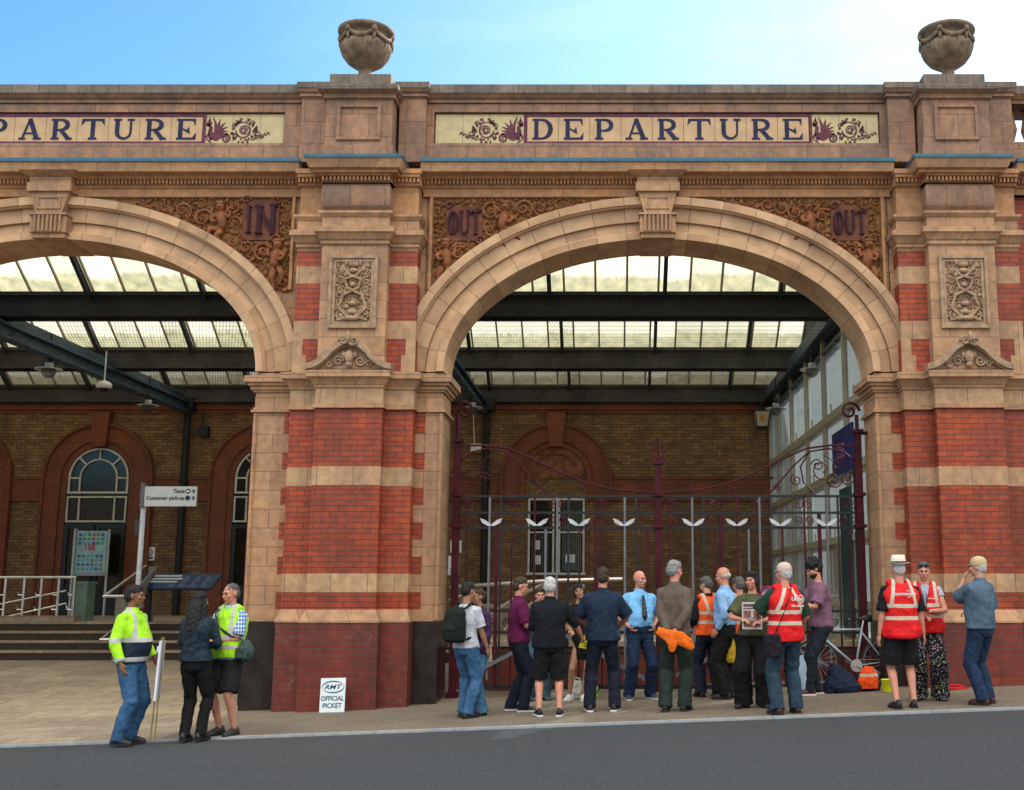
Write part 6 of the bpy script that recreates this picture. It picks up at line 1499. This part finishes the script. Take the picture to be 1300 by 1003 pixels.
# bags behind 8
for k_, (u, v, w_, h_, c, lb) in enumerate(((731, 890, .20, .24, (.55,.55,.50), 'crumpled white carrier bag on the ground by the laughing woman'), (748, 889, .24, .23, (.30,.60,.10), 'green and white carrier bag on the ground between the black dress and navy polo'))):
    x, y = G(u, v); q = MB(); rings(q, [(0,0,0,w_*.5,.07),(0,0,h_*.4,w_*.52,.08),(0.01,0,h_*.8,w_*.42,.05),(0,0,h_,w_*.3,.02)]); q.tube([(-.05,0,h_*.9),(-.02,0,h_+.05),(.04,0,h_+.03),(.06,0,h_*.9)], .012, 6)
    o = q.build('carrier_bag', plain('bag_%d' % k_, c, .4, var=.4, vs=14, bs=25, bstr=.6, bd=.02), None, True); o.location = (x, y+.35, g(x)+.004); tag(o, lb, 'bag'); m = o.modifiers.new('r', 'REMESH'); m.mode = 'VOXEL'; m.voxel_size = .01; m.use_smooth_shade = True; d = o.modifiers.new('d', 'DISPLACE'); d.texture = dtex(.06); d.strength = .04; JOBS.append(o)
# 10 blue shirt & tie
p10 = person(812, 888, 'balding man in a light blue shirt and dark tie with hands on his hips', rz=22, H=1.74, skin='pink', hair='dgrey', hstyle='balding', belly=.06, wide=1.14, pose=dict(LH=(.19,-.06,1.0), RH=(-.20,-.08,1.0), LE=(1,.5,0), RE=(-1,.45,0), yaw=22, LF=(.17,0,15), RF=(-.16,-.02,-20), curl=.9),
    top=[dict(name='shirt', mat=cloth('light_blue_shirt', (.20,.50,.85)), off=.016, hem=.99, sleeve=.95, sopen=.02, flare=.0, collar=1)], bottom=dict(name='trousers', mat=cloth('navy_suit', (.012,.025,.065)), w=.016), shoes=('w', (.05,.06,.08)))
q = MB()
tp = [(0,-.135,1.43),(.0,-.155,1.36),(.0,-.178,1.24),(.0,-.20,1.14),(0,-.205,1.08)]
q.tube(tp, [.018,.026,.034,.042,.012], 8, flat=.3); tie = q.build('tie', plain('navy_tie', (.010,.014,.035), .5), p10['t'])
q = MB()
for z in (1.33,1.27,1.21,1.15): q.bar((-.02,-.150-(1.43-z)*.20,z-.01), (.02,-.150-(1.43-z)*.20,z+.02), .006, .004)
q.build('tie_stripe', plain('tie_gold', (.35,.3,.15), .5), tie)
# 11 cardigan
p11 = person(857, 903, 'older white haired man in a grey brown cardigan and green trousers, hands behind him', rz=166, H=1.83, skin='pink', hair='grey', hstyle='short', pose=dict(LH=(.04,.20,.93), RH=(-.05,.21,.95), LE=(1,.3,-.2), RE=(-1,.3,-.2), LP=(0,1,0), RP=(0,1,0), yaw=-30, pitch=8, LF=(.11,.02,5), RF=(-.11,-.05,-12), shy=-.03),
    top=[dict(name='cardigan', mat=cloth('taupe_cardigan', (.115,.088,.070)), off=.024, hem=.87, sleeve=1.93, sadd=.014, collar=1)], bottom=dict(name='trousers', mat=cloth('dark_green_trousers', (.020,.032,.026)), w=.020))
q = MB(); q.tube([(.16,.24,.95),(.05,.26,.90),(-.05,.26,.87),(-.12,.25,.85)], [.05,.07,.08,.05], 10, flat=.35); q.tube([(-.02,.27,.92),(-.12,.28,.86),(-.22,.27,.80),(-.27,.26,.74)], [.05,.085,.07,.03], 10, flat=.3); q.tube([(.06,.27,.93),(-.04,.28,.80),(-.02,.27,.70)], [.06,.07,.03], 10, flat=.3)
attach(q, 'orange_cloth', cloth('orange_vest_cloth', (.95,.16,.01), bump=1), 'crumpled orange hi-vis vest dangling from the hands of the man in the cardigan', 'hi-vis vest', p11, soften=.009)
# 12 orange vest back
orm = cloth('orange_hivis', orv, 'vest', hoops=[(1.07,1.12),(1.21,1.26)], stripe=(.50,.46,.36), brace=(.04,.085,1.26), slant=-.2, rough=.6)
p12 = person(900, 884, 'person in an orange vest with pale bands over a black top, back turned', rz=200, H=1.62, skin='fair', hair='dgrey', pose=dict(pitch=18, yaw=25, hy=-.05, LF=(.14,0,5), RF=(-.12,.04,-5), LH=(.16,-.2,1.05), RH=(-.14,-.22,1.05)), top=[dict(name='sweater', mat=blk, off=.018, hem=.95, sleeve=1.9, collar=1), dict(name='vest', mat=orm, off=.034, hem=.90)], bottom=dict(name='trousers', mat=navy, w=.02))
# 13 pale blue shirt
p13 = person(922, 887, 'bald man in a pale blue long sleeved shirt and black trousers seen in profile', rz=-118, H=1.74, skin='pink', hair='white', hstyle='balding', belly=.03, pose=dict(LH=(.22,-.03,.93), RH=(-.18,-.14,.95), yaw=8, pitch=10, LF=(.10,0,5), RF=(-.10,-.02,-5)), top=[dict(name='shirt', mat=cloth('pale_blue_shirt', (.24,.42,.68)), off=.020, hem=.98, sleeve=1.93, flare=.0, collar=1)], bottom=dict(name='trousers', mat=blk, w=.014))
# 21 orange hidden person with yellow bag
p21 = person(941, 884, 'person in orange hi-vis with a purple sleeve, mostly hidden behind the woman in olive', rz=205, H=1.60, skin='fair', hair='dgrey', pose=dict(pitch=12, LH=(.2,-.1,.9), RH=(-.2,-.1,.9)), top=[dict(name='sweater', mat=cloth('purple_sleeve', (.10,.06,.22)), off=.018, sleeve=1.9), dict(name='vest', mat=orm, off=.032, hem=.92)], bottom=dict(name='trousers', mat=navy, w=.012))
q = MB(); rings(q, [(0,0,.50,.06,.03),(0,0,.56,.09,.05),(0,0,.78,.08,.05),(0,0,.88,.04,.03)]); q.tube([(-.04,0,.86),(0,0,1.02),(.04,0,.86)], .012, 6)
for v_ in range(len(q.v)): q.v[v_] = (q.v[v_][0]+.20, q.v[v_][1]+.05, q.v[v_][2])
attach(q, 'yellow_bag', plain('yellow_bag', (.55,.33,.01), .6), 'mustard yellow bag hanging between the pale blue shirt and the woman in olive', 'bag', p21, soften=.01)
# 14 olive
p14 = person(958, 898, 'woman in an olive T-shirt and wide black trousers holding up a printed poster', rz=-14, H=1.66, skin='pink', hair='black', hstyle='bob', fem=True, belly=.03, wide=1.1, pose=dict(LH=(.13,-.27,1.12), RH=(-.10,-.29,1.14), LE=(1,.4,-.4), RE=(-1,.4,-.4), yaw=-22, LF=(.14,-.03,18), RF=(-.14,-.05,-22), curl=.9),
    top=[dict(name='t_shirt', mat=cloth('olive_tshirt', (.085,.090,.045)), off=.018, hem=.93, sleeve=.8, sopen=.022)], bottom=dict(name='trousers', mat=blk, w=.05, off=.02), shoes=('k', (.012,.015,.02)))
q = MB(); q.box(-.10,.16,-.325,-.318,1.02,1.37, 0); q.box(-.08,.14,-.328,-.325,1.31,1.345, 1); q.box(-.08,.14,-.328,-.325,1.28,1.295, 1); q.box(-.08,.02,-.328,-.325,1.17,1.26, 2); q.box(.04,.14,-.328,-.325,1.15,1.26, 3); q.box(-.08,.14,-.328,-.325,1.05,1.13, 2)
for r_ in range(3): q.box(-.08,.10+.01*r_,-.3285,-.325,1.035+.045*r_*0+.10+r_*.012,1.038+.10+r_*.012, 1)
attach(q, 'printed_poster', [plain('poster_paper', (.58,.54,.50), .6), plain('poster_ink', (.12,.06,.06), .6), plain('poster_brown', (.22,.10,.08), .6, var=.6, vs=25), plain('poster_rose', (.40,.22,.18), .6, var=.5, vs=25)], 'printed poster with photographs held against the chest of the woman in olive', 'poster', p14)
# 15 red vest cap
rv = lambda nm, hoops, brace=(.095,.14,1.2), **k: cloth(nm, redv, 'vest', hoops=hoops, stripe=(.60,.52,.40), brace=brace, rough=.6, **k)
p15 = person(1000, 906, 'man in a pale cap, red vest and jeans, back turned, black bag at his side', rz=196, H=1.74, skin='pink', hair='white', hstyle='crop', belly=.04, wide=1.1, pose=dict(LH=(.22,-.32,1.14), LE=(.9,.6,-.4), RH=(-.22,-.20,1.0), yaw=16, LF=(.15,.02,10), RF=(-.12,-.03,-8)),
    top=[dict(name='shirt', mat=cloth('dark_green_shirt', (.01,.04,.025)), off=.018, sleeve=.95, sopen=.02, hem=.9), dict(name='vest', mat=rv('red_vest_cap', [(1.035,1.08),(1.165,1.21)], slant=.45), off=.036, hem=.84, flare=.02)], bottom=dict(name='jeans', mat=cloth('slate_denim', (.022,.045,.07), 'denim'), w=.02), shoes=('k', (.05,.02,.018)))
cap(p15, plain('pale_pink_cap', (.60,.46,.38), .8)); vestprint(p15, 'Unite', 1.34, -.07, .178, .065)
text_mesh('printed_logo', 'the union', .042, (-.08, .182, 1.25), plain('print_white', (.75,.72,.68), .7), p15['t'], rz=math.pi, shear=.1, ext=.003)
q = MB(); rings(q, [(.21,.10,.66,.10,.05),(.21,.10,.70,.12,.06),(.21,.10,.90,.12,.06),(.21,.10,.93,.10,.05)]); q.tube([(.20,.12,.92),(.10,.20,1.2),(.0,.17,1.42),(-.06,.06,1.50),(-.08,-.1,1.40),(.0,-.19,1.1),(.2,.02,.93)], .009, 6)
attach(q, 'shoulder_bag', cloth('black_bag', (.012,.010,.016)), 'black shoulder bag hanging at the hip of the man in the pale cap', 'bag', p15, soften=.010)
# megaphone
x, z = P(977, 755, -1.9); t = thing('megaphone', 'white megaphone with a magenta rim held up beside the man in the pale cap', 'megaphone', (x, -2.0, z)); t.rotation_euler = (R(90), R(0), R(-30))
q = MB(); q.lathe([(.03,-.16),(.035,-.05),(.06,.03),(.10,.09),(.098,.085),(.05,.02)], (0,0,0), 20); q.build('horn', M['white'], t, True)
q = MB(); q.tube([(.10*math.cos(a*.3142),.10*math.sin(a*.3142),.09) for a in range(21)], .012, 6); q.build('rim', plain('magenta', (.35,.01,.12), .4), t, True)
q = MB(); q.lathe([(.03,.0),(.035,.03),(.02,.06)], (0,0,0), 12); q.tube([(0,-.03,-.1),(0,-.13,-.1)], .016, 8); q.build('handle', plain('magenta', (.35,.01,.12), .4), t)
# white board on ground behind legs
x, y = G(1021, 880); q = MB(); q.box(-.10,.10,-.008,.008,0,.50); o = q.build('white_board', plain('board_pale_blue', (.45,.58,.72), .6)); o.location = (x, y+.12, g(x)+.004); o.rotation_euler = (R(-6), R(-3), R(20)); tag(o, 'blank pale board standing against the gate behind the man in the pale cap', 'board')
# 16 mauve
p16 = person(1037, 882, 'bearded man in a mauve shirt and dark trousers leaning on the gate, head bowed', rz=-78, H=1.80, skin='pink', hair='black', hstyle='curly', pose=dict(hipy=.10, shy=-.04, LH=(.10,-.30,1.18), RH=(-.10,-.34,1.10), pitch=26, hy=-.05, beard='black', LF=(.09,-.16,5), RF=(-.09,.02,-5)),
    top=[dict(name='t_shirt', mat=cloth('mauve_tshirt', (.20,.10,.15)), off=.024, hem=.88, sleeve=.85, sopen=.02)], bottom=dict(name='trousers', mat=cloth('dark_slim_trousers', (.012,.018,.028)), w=-.002), shoes=('w', (.06,.01,.02)))
q = MB(); q.box(-.035,.035,-.44,-.43,1.12,1.26); attach(q, 'phone', M['black'], 'black phone in the hands of the bearded man in mauve', 'phone', p16)
# 17 white hat
p17 = person(1148, 899, 'man in a white trilby, red hi-vis vest and black shorts, back turned', rz=184, H=1.74, skin='pink', hair='white', hstyle='crop', wide=1.12, belly=.03, pose=dict(LH=(.27,.0,.86), RH=(-.29,-.02,.84), LF=(.10,.02,8), RF=(-.12,-.02,-12)),
    top=[dict(name='t_shirt', mat=blk, off=.018, sleeve=.9, sopen=.02, hem=.9), dict(name='vest', mat=rv('red_vest_hat', [(1.04,1.085),(1.185,1.23)], brace=(.115,.155,1.23), slant=.2), off=.040, hem=.82, flare=.03)], bottom=dict(name='shorts', kind='shorts', mat=blk2, len=.85, off=.024, w=.02), shoes=('k', (.015,.015,.02)))
hat_brim(p17, .10, .135, plain('cream_straw', (.72,.64,.50), .8), M['black']); vestprint(p17, 'community', 1.35, .0, .186, .060)
# 18 woman red vest
p18 = person(1180, 889, 'woman in a red vest and dark patterned trousers, sunglasses on her head', rz=-14, H=1.70, skin='pink', hair='dgrey', hstyle='bun', fem=True, belly=.05, wide=1.14, pose=dict(LH=(.06,-.28,1.14), RH=(-.04,-.27,1.08), LE=(.9,.5,-.5), RE=(-.9,.5,-.5), pitch=6, LF=(.14,-.02,15), RF=(-.13,0,-15), curl=.9),
    top=[dict(name='blouse', mat=cloth('pale_blouse', (.45,.50,.62)), off=.014, hem=.9, sleeve=.35), dict(name='vest', mat=rv('red_vest_woman', [(1.05,1.095),(1.19,1.235)], brace=(.12,.16,1.235)), off=.036, hem=.86, flare=.02, neck=1.46)], bottom=dict(name='trousers', mat=cloth('patterned_trousers', (.012,.010,.012), 'floral'), w=.045, off=.02), shoes=('k', (.06,.06,.07)))
q = MB(); q.poly([(-.055,1.47),(.055,1.47),(.03,1.32),(.0,1.22),(-.03,1.32)], -.178, -.160); child(q, 'neckline', cloth('pale_blouse_front', (.45,.50,.62)), p18)
q = MB(); q.tube([(-.05,-.12,1.48),(-.03,-.18,1.34),(.0,-.215,1.12)], .006, 5); q.tube([(.05,-.12,1.48),(.02,-.18,1.34),(.0,-.215,1.12)], .006, 5); child(q, 'lanyard', M['black'], p18)
vestprint(p18, 'community', 1.30, .10, -.172, .030, -1)
HP = p18['HP']; q = MB()
for s in (-1, 1): q.ell(HP(s*.034,-.075,.095), (.030,.012,.018), 0, p18['Rh'])
q.tube([HP(-.08,.02,.075), HP(-.06,-.06,.095), HP(.06,-.06,.095), HP(.08,.02,.075)], .004, 5); child(q, 'sunglasses', M['black'], p18)
q = MB(); q.box(-.04,.04,-.40,-.33,1.15,1.162); attach(q, 'phone', M['black'], 'dark phone held by the woman in the red vest', 'phone', p18)
# 19 grey blue polo
p19 = person(1250, 894, 'man in a grey blue polo and straw coloured cap raising a hand to his face', rz=-142, H=1.73, skin='fair', hair='white', hstyle='crop', belly=.05, wide=1.14, pose=dict(LH=(.05,-.17,1.50), RH=(-.16,-.24,1.10), LE=(.35,-.25,-1), RE=(-.8,.6,-.5), yaw=12, LF=(.11,.03,5), RF=(-.10,-.03,-10), shy=.02, curl=.9),
    top=[dict(name='polo_shirt', mat=cloth('grey_blue_polo', (.085,.135,.19)), off=.020, hem=.90, sleeve=.95, sopen=.02, collar=1)], bottom=dict(name='jeans', mat=jean2, w=.012), shoes=('k', (.06,.018,.02)))
cap(p19, plain('straw_cap', (.55,.42,.22), .8))
# ---------------- bicycle ----------------
bx, by = G(1101, 880); by = .28
BK = thing('bicycle', 'pale blue grey road bicycle with drop handlebars leaning on the gate by the right pier', 'bicycle', (bx, by, g(bx)+.01)); BK.rotation_euler = (R(-7), 0, R(2))
WR = .335; fwx, rwx = -.50, .50
fpm = plain('pale_bike_paint', (.34,.40,.46), .35); blkm = M['black']
for nm, wx in (('front_wheel', fwx), ('rear_wheel', rwx)):
    q = MB(); q.tube([(wx+(WR-.014)*math.cos(a*math.pi/20), 0, WR+(WR-.014)*math.sin(a*math.pi/20)) for a in range(41)], .014, 8, cap=False); ty = q.build('wheel', blkm, BK, True)
    q = MB(); q.tube([(wx+(WR-.036)*math.cos(a*math.pi/20), 0, WR+(WR-.036)*math.sin(a*math.pi/20)) for a in range(41)], .010, 6, cap=False); q.tube([(wx,-.04,WR),(wx,.04,WR)], .02, 8); q.build('rim', M['silver'], ty)
    q = MB()
    for a in range(20): an = a*math.pi/10; q.bar((wx+.02*math.cos(an+.8), (-1)**a*.02, WR+.02*math.sin(an+.8)), (wx+(WR-.04)*math.cos(an), 0, WR+(WR-.04)*math.sin(an)), .003)
    q.build('spokes', M['steel'], ty)
q = MB(); bb = (.08,0,.28); st_ = (.20,0,.80); ht = (-.36,0,.80); hb = (-.385,0,.69)
for a, b, r_ in ((bb, st_, .016), (hb, bb, .019), (ht, st_, .015), (ht, hb, .020)): q.tube([a, b], r_, 8)
for s in (-.03, .03):
    q.tube([(bb[0], s, bb[2]), (rwx, s, WR)], .009, 6); q.tube([(.19, s*.6, .77), (rwx, s, WR)], .008, 6); q.tube([(hb[0], s, hb[2]-.01), (-.42, s, .52), (fwx, s, WR)], .010, 6)
q.build('frame', fpm, BK, True)
q = MB(); q.tube([st_, (.235,0,.93)], .013, 8); q.build('seat_post', M['steel'], BK)
q = MB(); q.tube([(.11,0,.95),(.2,0,.955),(.28,0,.96),(.36,0,.965)], [.015,.03,.06,.05], 10, flat=.4); q.build('saddle', blkm, BK, True)
q = MB(); q.tube([(-.355,0,.82),(-.35,0,.86),(-.44,0,.88)], .013, 8)
for s in (-1, 1): q.tube([(-.44,0,.88),(-.44,s*.19,.88),(-.50,s*.21,.885),(-.54,s*.21,.83),(-.51,s*.21,.76),(-.44,s*.21,.745)], .012, 8); q.ell((-.535,s*.21,.87), (.015,.012,.04))
q.build('handlebar', blkm, BK, True)
q = MB(); q.lathe([(.09,-.003),(.09,.003)], (0,0,0), 24); 
for i_ in range(len(q.v)): a, b, c = q.v[i_]; q.v[i_] = (bb[0]+a, c-.045, bb[2]+b)
q.bar((bb[0],-.06,bb[2]), (bb[0]+.14,-.06,bb[2]-.09), .015); q.bar((bb[0],.06,bb[2]), (bb[0]-.14,.06,bb[2]+.09), .015); q.box(bb[0]+.09,bb[0]+.19,-.11,-.06,bb[2]-.10,bb[2]-.085); q.bar((bb[0], -.045, bb[2]+.088), (rwx, -.045, WR+.03), .006); q.bar((bb[0], -.045, bb[2]-.088), (rwx, -.045, WR-.03), .006)
q.build('crankset', M['steel'], BK)
# bag, vest, cup by the bicycle
def lump(name, u, v, rs, mat, label, cat, rz=0, disp=.05, dy=0, vox=.012):
    x, y = G(u, v); q = MB(); rings(q, rs); o = q.build(name, mat, None, True); o.location = (x, y+dy, g(x)+.004); o.rotation_euler = (0,0,R(rz)); tag(o, label, cat)
    m = o.modifiers.new('r', 'REMESH'); m.mode = 'VOXEL'; m.voxel_size = vox; m.use_smooth_shade = True
    d = o.modifiers.new('d', 'DISPLACE'); d.texture = dtex(.09); d.strength = disp; JOBS.append(o); return o
lump('rucksack', 1070, 879, [(0,0,0,.26,.14),(0,0,.08,.28,.16),(-.03,0,.2,.2,.12),(-.08,0,.3,.12,.08),(-.12,0,.38,.05,.04)], cloth('navy_rucksack', (.012,.020,.045), bump=1), 'slumped navy rucksack on the ground beside the bearded man in mauve', 'rucksack', 8)
lump('holdall', 1099, 877, [(0,0,0,.20,.12),(0,0,.1,.20,.12),(.02,0,.18,.15,.09),(.03,0,.24,.07,.05)], cloth('black_holdall', (.010,.010,.012), bump=1), 'black bag on the ground under the bicycle', 'bag', 0)
o = lump('orange_bag', 1098, 876, [(0,0,.03,.14,.05),(0,0,.14,.15,.06),(.01,0,.26,.12,.05),(.02,0,.33,.06,.03)], cloth('orange_bag', (.9,.09,.01), 'vest', hoops=[(.20,.235)], stripe=(.5,.45,.38), bump=1), 'orange bag with a pale stripe lying against the black bag under the bicycle', 'bag', 10, .03, -.22)
x, y = G(1124, 878); q = MB(); q.lathe([(.055,0),(.06,.01),(.078,.16),(.083,.165),(.083,.172),(.072,.165),(.05,.02)], (0,0,0), 20); o = q.build('yellow_bucket', plain('acid_yellow', (.65,.72,.01), .5), None, True); o.location = (x, y-.10, g(x)+.002); tag(o, 'small acid yellow tub on the pavement beside the bicycle wheel', 'tub')
x, y = G(1083, 866); q = MB(); q.ell((0,0,.09), (.14,.10,.09), 0, None, 16, 10)
for k_ in range(-2, 3): q.tube([(-.13,k_*.034,.11),(0,k_*.038,.185),(.12,k_*.034,.12)], .012, 6)
o = q.build('cycle_helmet', plain('grey_helmet', (.10,.13,.14), .4), None, True); o.location = (x-.04, -.42, g(x)+.12); o.rotation_euler = (R(15), R(-10), R(15)); tag(o, 'grey cycle helmet lying on the bags between the rucksack and the orange bag', 'helmet')
x, y = G(1205, 873); q = MB(); q.prism((-.16,.16,-.1,.1), (-.13,.14,-.08,.08), 0, .03); q.tube([(-.14,0,.03),(0,.02,.05),(.13,0,.035)], .02, 6); o = q.build('red_cloth', cloth('red_bundle', (.5,.015,.02)), None, True); o.location = (x, min(y, -.66), g(x)+.003); tag(o, 'folded red cloth on the pavement at the foot of the right pier', 'cloth')
# --- turn the soft pieces into plain meshes
bpy.context.view_layer.update()
dg = bpy.context.evaluated_depsgraph_get()
for o in JOBS:
    me = bpy.data.meshes.new_from_object(o.evaluated_get(dg)); o['_n'] = 1
    o['_m'] = me.name
    for p in me.polygons: break
    me.polygons.foreach_set('use_smooth', [True]*len(me.polygons))
done = [(o, bpy.data.meshes[o['_m']]) for o in JOBS]
for o, me in done:
    o.modifiers.clear(); o.data = me
for o in bpy.data.objects:
    for k_ in ('_n', '_m', '_w'):
        if k_ in o: del o[k_]
